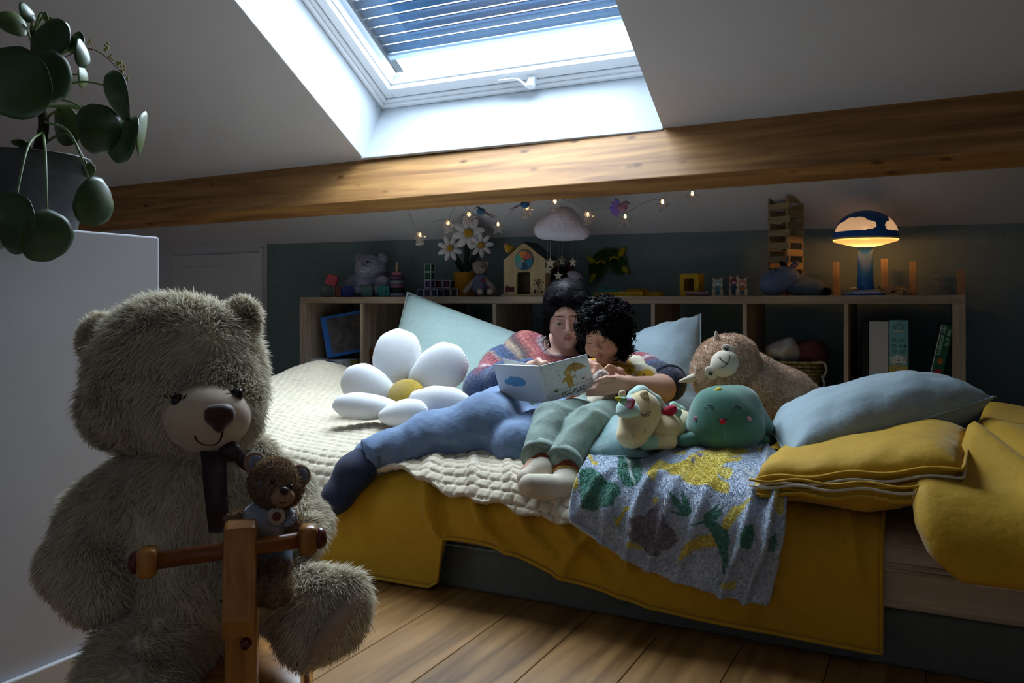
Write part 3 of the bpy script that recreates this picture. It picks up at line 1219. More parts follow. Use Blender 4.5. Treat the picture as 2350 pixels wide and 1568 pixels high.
prints = [
    # yellow long-necked dinosaur with spots
    (g_yel, [(735, 400), (760, 330), (830, 295), (900, 310), (970, 320), (1040, 300), (1090, 250), (1180, 200), (1300, 180), (1450, 170), (1540, 190), (1580, 215), (1500, 235), (1400, 260), (1500, 250), (1500, 285), (1390, 300), (1310, 360), (1330, 340), (1420, 335), (1435, 380), (1390, 430), (1330, 410), (1300, 390), (1310, 420), (1405, 455), (1400, 540), (1330, 530), (1200, 480), (1080, 470), (990, 430), (900, 390), (830, 385), (810, 440), (790, 480), (750, 460)]),
    # green leaf
    (g_grn, [(530, 215), (600, 225), (660, 270), (695, 350), (690, 430), (650, 480), (600, 500), (540, 480), (500, 420), (488, 330), (505, 260)]),
    # green dinosaur at the left
    (g_grn, [(180, 360), (250, 350), (330, 400), (400, 450), (500, 490), (520, 540), (470, 590), (460, 640), (400, 665), (360, 640), (320, 680), (270, 690), (210, 660), (190, 560), (180, 460)]),
    # grey triceratops
    (g_gry, [(570, 760), (640, 735), (720, 720), (780, 660), (860, 580), (885, 620), (870, 700), (900, 790), (960, 850), (985, 940), (920, 1000), (850, 1010), (830, 1060), (720, 1010), (640, 920), (590, 860), (640, 800)]),
    # green sprig
    (g_grn, [(910, 545), (990, 590), (1020, 640), (1015, 520), (1070, 600), (1105, 700), (1060, 730), (990, 725), (925, 680), (1000, 690), (950, 630)]),
    # flying reptile
    (g_yel, [(990, 1105), (1010, 1010), (1070, 930), (1160, 890), (1260, 875), (1310, 930), (1300, 985), (1200, 985), (1100, 1010), (1040, 1060)]),
    (g_yel, [(1335, 800), (1370, 720), (1430, 650), (1520, 625), (1610, 625), (1540, 670), (1460, 740), (1400, 840), (1370, 850)]),
    (g_grn, [(1080, 800), (1150, 790), (1195, 760), (1190, 720), (1260, 660), (1345, 605), (1290, 680), (1350, 650), (1330, 720), (1280, 770), (1330, 800), (1390, 850), (1410, 930), (1385, 1010), (1415, 1100), (1410, 1170), (1380, 1100), (1390, 1190), (1350, 1190), (1340, 1080), (1290, 950), (1250, 850), (1190, 790), (1120, 812)]),
    # green bean leaf and edge motifs
    (g_grn, [(1510, 860), (1550, 810), (1610, 790), (1605, 900), (1570, 1000), (1520, 980), (1498, 920)]),
    (g_grn, [(1730, 1000), (1750, 900), (1790, 860), (1800, 950), (1780, 1020)]),
    (g_yel, [(1780, 700), (1790, 560), (1800, 430), (1830, 340), (1900, 310), (1885, 400), (1865, 520), (1850, 700), (1820, 740)]),
    (g_yel, [(230, 265), (260, 255), (290, 285), (335, 290), (320, 310), (300, 340), (275, 330), (270, 300)]),
    (g_yel, [(465, 750), (500, 740), (540, 680), (560, 640), (605, 660), (590, 690), (560, 690), (520, 760), (505, 815), (480, 800)]),
    (g_yel, [(780, 590), (810, 572), (825, 600), (800, 635), (780, 615)]),
    (g_yel, [(585, 930), (605, 910), (660, 960), (720, 1000), (650, 990), (590, 955)]),
    (g_yel, [(1330, 1265), (1470, 1255), (1465, 1310), (1420, 1330), (1350, 1290)]),
    (g_yel, [(950, 205), (1050, 200), (1050, 225), (960, 225)]),
    (g_yel, [(1630, 190), (1680, 175), (1690, 200), (1650, 215)]),
    (g_grn, [(800, 190), (860, 170), (910, 185), (870, 205), (800, 215)]),
    (g_grn, [(980, 140), (1060, 130), (1110, 155), (1060, 165), (990, 158)]),
    (g_yel, [(120, 400), (165, 395), (170, 470), (150, 530), (125, 480)]),
    (g_wht, [(525, 215), (545, 215), (590, 320), (625, 420), (650, 500), (635, 500), (600, 420), (560, 320)]),
    (g_gry, [(1130, 235), (1170, 215), (1200, 240), (1170, 255)]),
    (g_gry, [(1190, 170), (1240, 165), (1230, 195), (1195, 195)]),
    (g_gry, [(1085, 290), (1110, 265), (1125, 295), (1100, 315)]),
    (g_wht, [(1510, 330), (1530, 325), (1580, 380), (1620, 330), (1600, 440), (1540, 430), (1590, 420), (1530, 370)]),
]
for col_, pts in prints:
    pp = poly_xs(crop(pts))
    msk = inpoly(Xm, Ss, pp)
    fc[msk] = col_
mott = 1 + .10 * fbm2(Xm * 420, Ss * 420, 30, 2)[..., None]
fc = np.clip(fc * mott, 0, 1)
m_fle = M('printed_coral_fleece', vcol=True, rough=.95, var=.12, vscale=260, bump=.5, bscale=420, sheen=.5, bdist=.003)
vv_, ff_ = both_sides(Pf, .012)
cols = np.concatenate([fc.reshape(-1, 3), np.tile(np.array(hexc('#b5bcc4')), (n1 * n2, 1))])
fq = np.array(gridmesh(Pf)[1])[:, ::-1]
fv, f_f = fur(Pf.reshape(-1, 3), fq, 42000, .0060, .0010, 5, (.1, -.2, -.4), .5, tang=.55)
# each tuft takes the print colour of the place it grows from
near = ((Pf.reshape(-1, 3)))
from mathutils import kdtree
kd = kdtree.KDTree(n1 * n2)
for i_, p_ in enumerate(near):
    kd.insert(p_, i_)
kd.balance()
tc_ = np.array([fc.reshape(-1, 3)[kd.find(fv[i_])[1]] for i_ in range(0, len(fv), 5)])
tc_ = np.clip(np.repeat(tc_ * RNG.uniform(.92, 1.15, (len(tc_), 1)), 5, axis=0), 0, 1)
solo('fleece_throw', piled((vv_, ff_), (fv, f_f)), m_fle, 'pale blue fleece throw printed with yellow and green dinosaurs over the bed edge', 'throw',
     cols=np.concatenate([cols, tc_]))

# ================================================================== the corner by the camera: bear, rocking horse, plant
def furry(prims, step, k, count, length, width, seed, comb=(0, 0, -.6), lean=.6, jit=.45, mask=None, curl=0, tang=None):
    V, F = sdf(prims, step, k)
    return piled((V, F), fur(V, F, count, length, width, seed, comb, jit, curl, mask, lean, tang))


m_bear = M('cream_long_pile_plush', hexc('#e0d6c0'), .9, .14, 30, sheen=.25)
m_muz = M('cream_velour', hexc('#cdb99c'), .9, .05, 60, .2, 900, sheen=.4, bdist=.001)
m_sole = M('taupe_velour', hexc('#a58f7c'), .9, .06, 60, .2, 900, sheen=.3, bdist=.001)
m_nose = M('dark_red_brown_velvet', hexc('#3c1613'), .55, .05, 60, .2, 900, sheen=.4, bdist=.001)
m_black = M('black_plastic', (.012, .011, .012), .25, 0, spec=.5)
m_ribbon = M('dark_brown_satin_ribbon', hexc('#2e1b1c'), .45, .05, 40, .15, 700, spec=.5, bdist=.001)
m_stitch = M('dark_brown_thread', hexc('#3a201a'), .8, 0)


def A(px, py, t):
    return at_t(px, py, t)


TB = 1.42
PX = TB / FPX
bear = thing('giant_teddy_bear', 'giant cream long haired teddy bear with brown ribbon sitting on the rocking horse', 'teddy bear', A(420, 1480, TB))
hc = A(414, 866, TB)
hd = [eli(hc, (.128, .128, .112)), eli(A(480, 945, TB - .05), (.078, .085, .062), k=.05), eli(A(315, 935, TB), (.075, .09, .065), k=.05),
      eli(A(405, 805, TB + .01), (.108, .11, .082), k=.05)]
part('head', furry(hd, .011, .04, 64000, .030, .0009, 1, (.0, -.3, -.5), .5, .7, tang=.62), m_bear, bear, smooth=True)
for q, r, tt in (((237, 785), (.033, .022, .044), TB + .03), ((557, 732), (.024, .020, .030), TB + .03)):
    ec = A(*q, tt)
    e_ = part('ear', furry([eli(ec, r, rot('Z', 30)), eli(ec + (hc - ec) * .30, (.022, .02, .024))], .008, .02, 9000, .022, .0011, int(q[0]), (0, 0, -.2), .3, .5), m_bear, bear)
mz = A(484, 955, TB - .105)
V, F = sdf([eli(mz, (.060, .056, .046), rot('Z', 20)), eli(mz + (-.010, .0, -.012), (.054, .048, .040)), eli(mz + (-.004, -.02, .006), (.048, .045, .035), k=.03)], .005, .03)
part('muzzle', (V, F), m_muz, bear)
nc = A(503, 960, TB - .160)
Vn, Fn = sdf([cap(nc + VIEW_R * -.008 + ZUP * .006, nc + VIEW_R * .009 + ZUP * .007, .014, .014), cap(nc + ZUP * .0, nc + ZUP * -.014, .015, .008)], .003, .015)
part('nose', (Vn, Fn), m_nose, bear)


def smile(pts, t, r=.0012):
    return tube(spline([A(x, y, tt) for (x, y), tt in zip(pts, t)], 6), r, 6)


def project_on(V, pts, lift=.001, rad=.012):
    """put picture points onto the camera side of a skin, nudged off it"""
    out = []
    d_all = (V - EYE)
    t_all = d_all @ VIEW_F
    px = CXP + (d_all @ VIEW_R) / t_all * FPX
    py = HYP - d_all[:, 2] / t_all * FPX
    for (x, y) in pts:
        q = (px - x) ** 2 + (py - y) ** 2
        near = np.argsort(q)[:14]
        t0 = t_all[near].min()
        near = near[t_all[near] < t0 + .02]
        tt = t_all[near].mean()
        out.append(EYE + ray(x, y) * (tt - lift))
    return np.array(out)


def drawn(parent, name, V, pts, r, mat, lift=.0012, n=5, label=None):
    return part(name, tube(spline(project_on(V, pts, lift), n), r, 6, flat=.5, up=VIEW_F), mat, parent, label=label)


drawn(bear, 'stitched_mouth', V, [(447, 1001), (452, 1012), (468, 1021), (488, 1022), (500, 1017), (508, 1004), (511, 985)], .0014, m_stitch)
for q, dt in (((409, 920), .150), ((543, 906), .112)):
    p = A(*q, TB - dt)
    e_ = part('eye', ell(p, (.0105, .0105, .0105)), m_black, bear)
    lash = [tube([p + VIEW_R * a * .011 + ZUP * .004 - VIEW_F * .009, p + VIEW_R * a * .017 + ZUP * (.014 - abs(a) * .004) - VIEW_F * .012], .0011, 5) for a in (-1, -.5, 0, .5, 1)]
    part('eyelash', join(*lash), m_black, e_)

bd = [eli(A(440, 1160, TB + .02), (.120, .12, .12)), eli(A(430, 1330, TB + .02), (.135, .13, .13)), eli(A(460, 1070, TB + .02), (.095, .09, .06))]
part('body', furry(bd, .013, .06, 44000, .028, .0009, 3, (.05, 0, -.9), .7, .6, tang=.65), m_bear, bear)
la = chain([A(312, 1095, TB - .01), A(222, 1210, TB - .03), A(206, 1290, TB - .06), A(224, 1350, TB - .10)], [.045, .056, .060, .050], .03)
part('arm', furry(la, .011, .03, 30000, .028, .0009, 4, (-.1, 0, -.9), .7, .6, tang=.65), m_bear, bear)
ra = chain([A(585, 1060, TB + .03), A(650, 1130, TB + .03), A(695, 1205, TB - .02), A(690, 1232, TB - .07)], [.040, .042, .036, .032], .03)
part('arm', furry(ra, .010, .03, 24000, .027, .0009, 5, (.2, 0, -.7), .7, .6, tang=.65), m_bear, bear)
rl = chain([A(560, 1310, TB - .02), A(640, 1360, TB - .10)], [.060, .056], .03) + [eli(A(730, 1402, TB - .16), (.066, .052, .056), rot('Y', 30), k=.05), eli(A(800, 1372, TB - .17), (.022, .026, .030), k=.04), eli(A(700, 1465, TB - .17), (.030, .028, .026), k=.04)]
part('leg', furry(rl, .010, .03, 34000, .028, .0009, 6, (.15, -.1, -.6), .6, .6, tang=.62), m_bear, bear)
sp = A(775, 1440, TB - .185)
part('sole', ell(sp, (.068, .050, .020), frame(VIEW_R * .75 - VIEW_F * .25 - ZUP * .55, ZUP + VIEW_R * .7)), m_sole, bear)
ll = chain([A(400, 1440, TB - .02), A(330, 1560, TB - .12), A(290, 1650, TB - .2)], [.085, .085, .085], .03)
part('leg', furry(ll, .011, .03, 28000, .028, .0009, 7, (-.1, -.1, -.7), .6, .6, tang=.65), m_bear, bear)


def strip(path, w, wdir, th=.003):
    """a flat ribbon along points; width runs along wdir"""
    P = np.asarray(path, float)
    T = np.gradient(P, axis=0)
    wd = np.asarray(wdir, float)
    Wd = np.tile(wd, (len(P), 1)) if wd.ndim == 1 else wd
    N = np.cross(T, Wd)
    N /= np.linalg.norm(N, axis=1, keepdims=True)
    ww = np.interp(np.linspace(0, 1, len(P)), np.linspace(0, 1, len(np.atleast_1d(w))), np.atleast_1d(w))[:, None]
    V = np.concatenate([P - Wd * ww / 2 + N * th / 2, P + Wd * ww / 2 + N * th / 2, P + Wd * ww / 2 - N * th / 2, P - Wd * ww / 2 - N * th / 2])
    n = len(P)
    F = []
    for i in range(n - 1):
        for a in range(4):
            b = (a + 1) % 4
            F.append((a * n + i, b * n + i, b * n + i + 1, a * n + i + 1))
    F += [(0, n, 2 * n, 3 * n), (n - 1, 4 * n - 1, 3 * n - 1, 2 * n - 1)]
    return V, F


tr = TB - .165
rb = part('ribbon', strip(spline([A(490, 1036, TB - .13), A(492, 1080, tr + .01), A(497, 1150, tr), A(503, 1222, tr + .005)], 6), [.040, .036, .034, .030], VIEW_R), m_ribbon, bear)
part('ribbon_knot', join(xf(ell((0, 0, 0), (.020, .014, .016)), None, A(528, 1036, TB - .125)),
                         strip(spline([A(528, 1038, TB - .13), A(556, 1055, TB - .135), A(590, 1075, TB - .11)], 6), [.012, .030, .022], ZUP)), m_ribbon, rb)

# ---- rocking horse
m_hw = wood('honey_varnished_beech', hexc('#8a5a26'), hexc('#b57b3a'), 2, 6, .3)
m_hd = wood('red_brown_varnished_dowel', hexc('#6e3a1c'), hexc('#955626'), 0, 6, .3)
m_cap = M('dark_red_lacquer', hexc('#54140f'), .3, .05, spec=.5)
HT = 1.15
ho = A(552, 1255, HT)
ang = math.radians(14)
Hh = -VIEW_F * math.cos(ang) + VIEW_R * math.sin(ang)        # where the horse looks
Hb = VIEW_R * math.cos(ang) + VIEW_F * math.sin(ang)         # along the handle
HM = np.stack([Hh, ZUP, np.cross(Hh, ZUP)], 1)
horse = thing('rocking_horse', 'varnished wooden rocking horse with dowel handle under the giant bear', 'rocking horse', (ho[0], ho[1], 0))


def hz(y):
    return CAM_H - (y - HYP) / FPX * HT


prof_h = [(-.020, hz(1200)), (.004, hz(1194)), (.018, hz(1205)), (.030, hz(1290)), (.052, hz(1395)), (.050, hz(1432)), (.028, hz(1446)), (.000, hz(1430)),
          (.002, hz(1520)), (.01, .02), (-.07, .02), (-.065, hz(1500)), (-.060, hz(1400)), (-.072, hz(1300)), (-.05, hz(1230))]
o2 = np.array([ho[0], ho[1], 0])
hh = part('horse_head', prism([(a, z) for a, z in prof_h], .042, HM, o2, .005), m_hw, horse, smooth=False)
ey = o2 + Hh * .006 + ZUP * hz(1305) - Hb * .0215
part('painted_eye', ell(ey, (.0012, .009, .005), np.stack([Hb, ZUP, Hh], 1)), m_black, hh)
part('painted_line', tube(spline([o2 + Hh * a + ZUP * hz(y) - Hb * .0215 for a, y in ((-.03, 1245), (-.022, 1300), (-.002, 1345), (.012, 1365), (.000, 1400), (.004, 1425))], 5), .0013, 5), m_black, hh)
part('painted_line', tube(spline([o2 + Hh * a + ZUP * hz(y) - Hb * .0215 for a, y in ((.012, 1365), (.026, 1358), (.044, 1352))], 5), .0013, 5), m_black, hh)
B0, B1 = ho - Hb * .118 - ZUP * .012, ho + Hb * .090 + ZUP * .004
hb_ = part('handle', tube([B0, B1], .0115, 14), m_hd, horse)
BM = np.stack([Hb, np.cross(ZUP, Hb), ZUP], 1)
for p, sg in ((B0, -1), (B1, 1)):
    part('handle_grip', box(p + Hb * .0 * sg, (.026, .036, .040), BM, .009, 3), m_hw, hb_)
    part('end_cap', ell(p + Hb * .016 * sg, (.010, .014, .015), BM), m_cap, hb_)
part('peg', ell(o2 + Hh * .045 + ZUP * hz(1450) + Hb * .010, (.008, .008, .008)), m_cap, horse)
back = o2 - Hh * .27
part('seat', box(o2 - Hh * .20 + ZUP * .165, (.30, .17, .022), np.stack([Hh, Hb, ZUP], 1) * [1, 1, 1], .008, 2), m_hw, horse)
for sg in (-1, 1):
    q = [o2 + Hh * a + Hb * .09 * sg + ZUP * z for a, z in ((.16, .055), (.05, .022), (-.15, .013), (-.35, .025), (-.46, .06))]
    part('rocker', tube(spline(q, 6), .012, 8), m_hw, horse)
    for a in (-.02, -.34):
        part('leg', tube([o2 + Hh * a + Hb * .075 * sg + ZUP * .16, o2 + Hh * (a * 1.05) + Hb * .09 * sg + ZUP * .028], .010, 8), m_hd, horse)

# ---- little bear riding in front
m_lb = M('light_brown_short_plush', hexc('#8d6f52'), .95, .18, 60, .6, 500, sheen=.3, bdist=.003)
m_lbs = M('pale_brown_velour_snout', hexc('#9c7c5c'), .95, .06, 60, .2, 700, bdist=.001)
m_gb = M('grey_blue_velour', hexc('#77808f'), .9, .05)
m_shirt = M('pale_grey_jersey', hexc('#a3acb8'), .9, .05, 30, .2, 800, bdist=.001)
m_pants = M('slate_blue_cotton', hexc('#5b6a7a'), .9, .06, 30, .2, 600, bdist=.001)
LT = 1.225
lb = thing('little_teddy_bear', 'little brown teddy bear in a grey shirt riding in front of the giant bear', 'teddy bear', A(620, 1330, LT))
s_ = LT / FPX
lh = A(628, 1108, LT)
V, F = sdf([eli(lh, (57 * s_, 52 * s_, 55 * s_)), eli(A(650, 1125, LT - .01), (40 * s_, 40 * s_, 36 * s_), k=.015)], .0035, .012)
SV, SF = fur(V, F, 6000, .006, .0007, 2, (0, 0, -.3), .5)
part('head', piled((V, F), (SV, SF)), m_lb, lb)
for q in ((585, 1062), (688, 1092)):
    p = A(*q, LT + .012)
    e_ = part('ear', ell(p, (.0165, .009, .017), frame(-VIEW_F, VIEW_R) @ rot('X', 90)), m_lb, lb)
    part('ear_lining', ell(p - VIEW_F * .006 + VIEW_R * .003, (.011, .005, .012), frame(-VIEW_F, VIEW_R) @ rot('X', 90)), m_gb, lb)
sn = A(650, 1140, LT - .034)
V2, F2 = sdf([eli(sn, (.0175, .014, .0135)), eli(sn + ZUP * -.003 - VIEW_R * .003, (.014, .013, .011))], .0025, .006)
part('muzzle', (V2, F2), m_lbs, lb)
part('nose', ell(A(652, 1127, LT - .048), (.0068, .005, .0055)), M('brown_nose', hexc('#35211a'), .5, 0), lb)
for q in ((626, 1105), (668, 1117)):
    part('eye', ell(A(*q, LT - .036), .0028), m_black, lb)
drawn(lb, 'stitched_mouth', V2, [(640, 1150), (647, 1156), (655, 1153), (663, 1156)], .0006, m_stitch)
part('cheek_patch', ell(A(597, 1113, LT - .029), (.005, .003, .005)), m_gb, lb)
sb = [eli(A(620, 1195, LT + .005), (48 * s_, 40 * s_, 42 * s_)), cap(A(585, 1180, LT), A(568, 1192, LT - .01), .016, .014), cap(A(655, 1190, LT), A(668, 1200, LT - .01), .016, .013)]
shirt = part('shirt', sdf(sb, .004, .012), m_shirt, lb)
part('round_print', lathe([(0, .002), (.0125, .001), (.013, 0)], 20, frame(-VIEW_F + VIEW_R * .1 + ZUP * .1), A(634, 1185, LT - .027)), M('cream_print', hexc('#cbb9a8'), .9, 0), shirt)
part('round_print', lathe([(0, .002), (.006, .001), (.0065, 0)], 16, frame(-VIEW_F + VIEW_R * .1 + ZUP * .1), A(635, 1186, LT - .0285)), M('brown_print', hexc('#7c4a3c'), .9, 0), shirt)
part('trousers', sdf([eli(A(616, 1252, LT + .005), (50 * s_, 40 * s_, 38 * s_)), cap(A(600, 1270, LT - .005), A(600, 1300, LT - .02), .019, .016), cap(A(640, 1270, LT - .005), A(645, 1295, LT - .02), .019, .016)], .004, .01), m_pants, lb)
for q0, q1 in (((570, 1192), (540, 1196)), ((668, 1198), (692, 1235))):
    V3, F3 = sdf([cap(A(*q0, LT - .008), A(*q1, LT - .016), .0125, .013)], .004, .01)
    part('arm', piled((V3, F3), fur(V3, F3, 1600, .006, .0007, 5, (0, 0, -.3), .5)), m_lb, lb)
for q0, q1 in (((602, 1300), (604, 1345)), ((640, 1298), (632, 1350))):
    V3, F3 = sdf([cap(A(*q0, LT - .02), A(*q1, LT - .04), .018, .020), eli(A(q1[0], q1[1] + 12, LT - .05), (.018, .024, .017))], .004, .012)
    part('leg', piled((V3, F3), fur(V3, F3, 2200, .006, .0007, 6, (0, 0, -.3), .5)), m_lb, lb)

# ---- pot plant on the partition
m_leaf = M('dark_green_leaf', hexc('#2f4a26'), .38, .15, 18, .06, 60, spec=.5)
m_leaf2 = M('olive_green_leaf', hexc('#4f6030'), .45, .15, 18, .06, 60)
m_stem = M('pale_green_stalk', hexc('#6f8550'), .5, .1)
m_trunk = M('brown_plant_stem', hexc('#3c2c22'), .9, .2, 60, .4, 200)
m_pot = M('grey_mottled_plastic_pot', hexc('#34332f'), .6, .45, 14, .2, 40)
pc = A(62, 538, 1.737)
pc[2] = .8905
plant = thing('potted_plant', 'round leaved plant in a grey mottled pot on the partition', 'plant', pc)
pot = part('pot', lathe([(.0, 0), (.088, 0), (.092, .004), (.112, .118), (.118, .120), (.119, .152), (.122, .155), (.120, .158), (.113, .156), (.110, .13), (0, .13)], 40, None, pc), m_pot, plant)
part('soil', lathe([(0, .012), (.05, .010), (.106, .0), (.0, -.004)], 24, None, pc + ZUP * .134), M('dark_soil', hexc('#1f1813'), 1, .3, 80, .8, 120), pot)
tk = spline([pc + (0.02, 0, .14), A(100, 290, 1.72), A(84, 190, 1.74), A(76, 60, 1.76)], 8)
part('trunk', tube(tk, [.012, .010, .009, .006], 8), m_trunk, plant)
# px, py, radius px, long-axis angle, squash, depth, tone, stalk root on trunk (0..1)
leaves = [(33, 190, 82, 0, .95, 1.60, 0, .5), (104, 175, 60, 10, .97, 1.62, 0, .55), (116, 86, 47, 40, .72, 1.66, 0, .8), (188, 122, 33, -10, .45, 1.68, 0, .7),
          (272, 220, 58, -15, .40, 1.66, 0, .6), (226, 296, 58, 0, .82, 1.60, 0, .55), (286, 318, 58, 22, .45, 1.66, 0, .5), (322, 310, 54, 8, .12, 1.70, 1, .5),
          (152, 290, 46, -5, .62, 1.76, 1, .4), (217, 463, 57, 5, .72, 1.56, 0, .4), (30, 512, 72, -5, .60, 1.48, 0, .3), (104, 541, 62, 20, .88, 1.49, 0, .3),
          (29, 55, 34, 115, .70, 1.72, 1, .9), (150, 80, 28, -8, .45, 1.74, 1, .8), (172, 98, 27, 30, .6, 1.76, 0, .8), (62, 28, 24, -30, .55, 1.72, 0, .98),
          (204, 392, 18, 5, .7, 1.74, 1, .2), (189, 176, 26, -4, .38, 1.80, 1, .5), (104, 38, 11, -10, .5, 1.74, 1, .99), (45, 330, 18, 100, .5, 1.72, 1, .05), (120, 52, 14, -40, .5, 1.76, 1, .97)]
for i, (x, y, r, a, sq, t, tone, root) in enumerate(leaves):
    c = A(x, y, t)
    R = r * t / FPX
    th = math.radians(a)
    fr = (c - EYE) / np.linalg.norm(c - EYE)
    rr_ = np.cross(fr, ZUP)
    rr_ /= np.linalg.norm(rr_)
    uu_ = np.cross(rr_, fr)
    lx = rr_ * math.sin(th) + uu_ * math.cos(th)      # long axis as seen
    lw = rr_ * math.cos(th) - uu_ * math.sin(th)
    til = math.acos(min(sq, .99)) * (1 if i % 2 else -1)
    w_ = lw * math.cos(til) + fr * math.sin(til)
    nn = np.cross(lx, w_)
    if nn @ fr > 0:
        nn = -nn
    rings = []
    nr, na = 6, 30
    pts = [c + nn * .012 * R / .06]
    for q in range(1, nr + 1):
        f = q / nr
        for e in range(na):
            b = 2 * math.pi * e / na
            rr = R * f * (1 + .03 * math.sin(3 * b + i) + .012 * math.sin(9 * b + 2 * i) * f)
            pts.append(c + lx * rr * math.cos(b) + w_ * rr * math.sin(b) + nn * (.012 * (1 - f * f) * R / .06 + .006 * R / .06 * math.sin(2 * b + i) * f * f))
    F = [(0, 1 + e, 1 + (e + 1) % na) for e in range(na)]
    for q in range(nr - 1):
        for e in range(na):
            e2 = (e + 1) % na
            F.append((1 + q * na + e, 1 + (q + 1) * na + e, 1 + (q + 1) * na + e2, 1 + q * na + e2))
    V = np.array(pts)
    V = np.concatenate([V, V - nn * .0012])
    o_ = len(pts)
    F2 = F + [tuple(j + o_ for j in f[::-1]) for f in F]
    b0 = 1 + (nr - 1) * na
    F2 += [(b0 + e, b0 + e + o_, b0 + (e + 1) % na + o_, b0 + (e + 1) % na) for e in range(na)]
    lf = part('leaf', (V, F2), m_leaf2 if tone else m_leaf, plant)
    rp = tk[int(root * (len(tk) - 1))]
    at = c + lx * R * .25 - nn * .001
    mid = rp * .45 + at * .55 + ZUP * (.05 if y > 330 else .02)
    part('stalk', tube(spline([rp, mid, at], 10), [.0028, .0024, .0018], 7), m_stem, lf)
fs = spline([A(150, 130, 1.74), A(200, 112, 1.73), A(240, 128, 1.72), A(285, 172, 1.71)], 8)
fl_ = part('flower_stalk', tube(fs, .0011, 6), M('reddish_stalk', hexc('#5f4030'), .6, 0), plant)
buds = []
for q in ((205, 95), (246, 105), (242, 112), (253, 133), (272, 150), (281, 155), (282, 165), (290, 180), (276, 148)):
    for e in range(5):
        buds.append(ell(A(q[0] + random.uniform(-6, 6), q[1] + random.uniform(-6, 6), 1.715), .0022, None, 6, 4))
part('flower_buds', join(*buds), M('pale_yellow_buds', hexc('#a39a58'), .8, 0), plant, kind='stuff')

# ================================================================== toys on top of the shelf
def onshelf(px, y):
    p = at_y(px, 680, y)
    p[2] = ST + .0004
    return p


def facing(p):
    """columns: picture right, towards the camera, up - for something at p that faces the camera"""
    d = np.array([p[0], p[1], 0])
    d /= np.linalg.norm(d)
    r = np.cross(d, ZUP)
    return np.stack([r, -d, ZUP], 1)


def zat(p, py):
    """height seen at picture row py at the depth of p"""
    return CAM_H + (HYP - py) / FPX * depth(p)


WALLM = np.stack([np.array([1, 0, 0]), np.array([0, 0, 1]), np.array([0, -1, 0])], 1)   # local xy on a board that faces the room

# ---- soft moulded blocks
def soft_block(px, y, col, label, yaw=0, roll=0, at=None, size=.052):
    p = onshelf(px, y) if at is None else at
    m = M('soft_rubber_' + col.strip('#'), hexc(col), .7, .06)
    R = facing(p) @ rot('Z', yaw) @ rot('Y', roll)
    c = p + ZUP * size / 2 if at is None else p
    o = thing('soft_block', label, 'block', p, 'soft rubber blocks on the shelf')
    part('cube', box(c, (size, size, size), R, .006, 3), m, o)
    for ax, sg in ((1, 1), (0, 1), (0, -1), (2, 1)):
        n = R[:, ax] * sg
        Fm = frame(n, R[:, (ax + 1) % 3])
        part('raised_motif', join(lathe([(0, .003), (.009, .0025), (.012, 0)], 16, Fm, c + n * size * .5),
                                  ringprism(rrect2d(size * .8, size * .8, .008), rrect2d(size * .70, size * .70, .006), .003, Fm, c + n * size * .5)), m, o)


soft_block(750, 3.30, '#6e6d6b', 'grey soft rubber block at the left end of the shelf')
soft_block(784, 3.36, '#c4745f', 'orange soft rubber block half hidden behind the navy block', 25)
soft_block(797, 3.28, '#2f3f7d', 'navy blue soft rubber block in front of the white bear', -12)
soft_block(844, 3.28, '#4f6f68', 'grey green soft rubber block at the feet of the white bear', 8)
soft_block(880, 3.30, '#3f8a82', 'teal soft rubber block between white bear and stacking rings', -6)
_p = onshelf(762, 3.31)
soft_block(762, 3.31, '#b8505a', 'coral red soft rubber block tipped up on the grey block', 10, 24, _p + ZUP * .084)

# ---- white plush bear
def T(px, py, y):
    return at_y(px, py, y)


m_wf = M('white_shaggy_plush', hexc('#c9c8dc'), .95, .08, 60, sheen=.3)
wb = thing('white_plush_bear', 'white shaggy plush bear sitting on the shelf behind the rubber blocks', 'teddy bear', onshelf(838, 3.42))
Y0 = 3.42
part('head', furry([eli(T(850, 617, Y0), (.070, .065, .062)), eli(T(843, 622, Y0 - .04), (.045, .045, .038), k=.03)], .006, .03, 7000, .014, .001, 1), m_wf, wb)
for q in ((826, 594), (876, 594)):
    part('ear', furry([eli(T(*q, Y0 + .01), (.021, .015, .022))], .005, .01, 1200, .012, .001, 2), m_wf, wb)
part('body', furry([eli(T(838, 660, Y0), (.080, .07, .060)), eli(T(842, 645, Y0), (.07, .06, .05))], .006, .03, 6000, .014, .001, 3), m_wf, wb)
for q in (((812, 648), (797, 664)), ((868, 652), (880, 648))):
    part('arm', furry([cap(T(*q[0], Y0 - .02), T(*q[1], Y0 - .06), .030, .026)], .006, .01, 2200, .012, .001, 4), m_wf, wb)
for q in ((822, 666), (866, 668)):
    part('leg', furry([cap(T(*q, Y0 - .03), T(q[0], 667, Y0 - .08), .026, .024)], .006, .01, 1800, .010, .001, 5), m_wf, wb)
part('nose', ell(T(844, 602, Y0 - .092), (.011, .006, .005)), m_black, wb)
part('eye', ell(T(852, 603, Y0 - .088), .003), m_black, wb)
part('eye', ell(T(832, 606, Y0 - .078), .003), m_black, wb)
part('stitched_mouth', tube(spline([T(831, 608, Y0 - .088), T(838, 611, Y0 - .094), T(848, 612, Y0 - .094)], 5), .0012, 5), m_black, wb)
part('stitched_mouth', tube([T(842, 603, Y0 - .096), T(839, 611, Y0 - .095)], .0012, 5), m_black, wb)

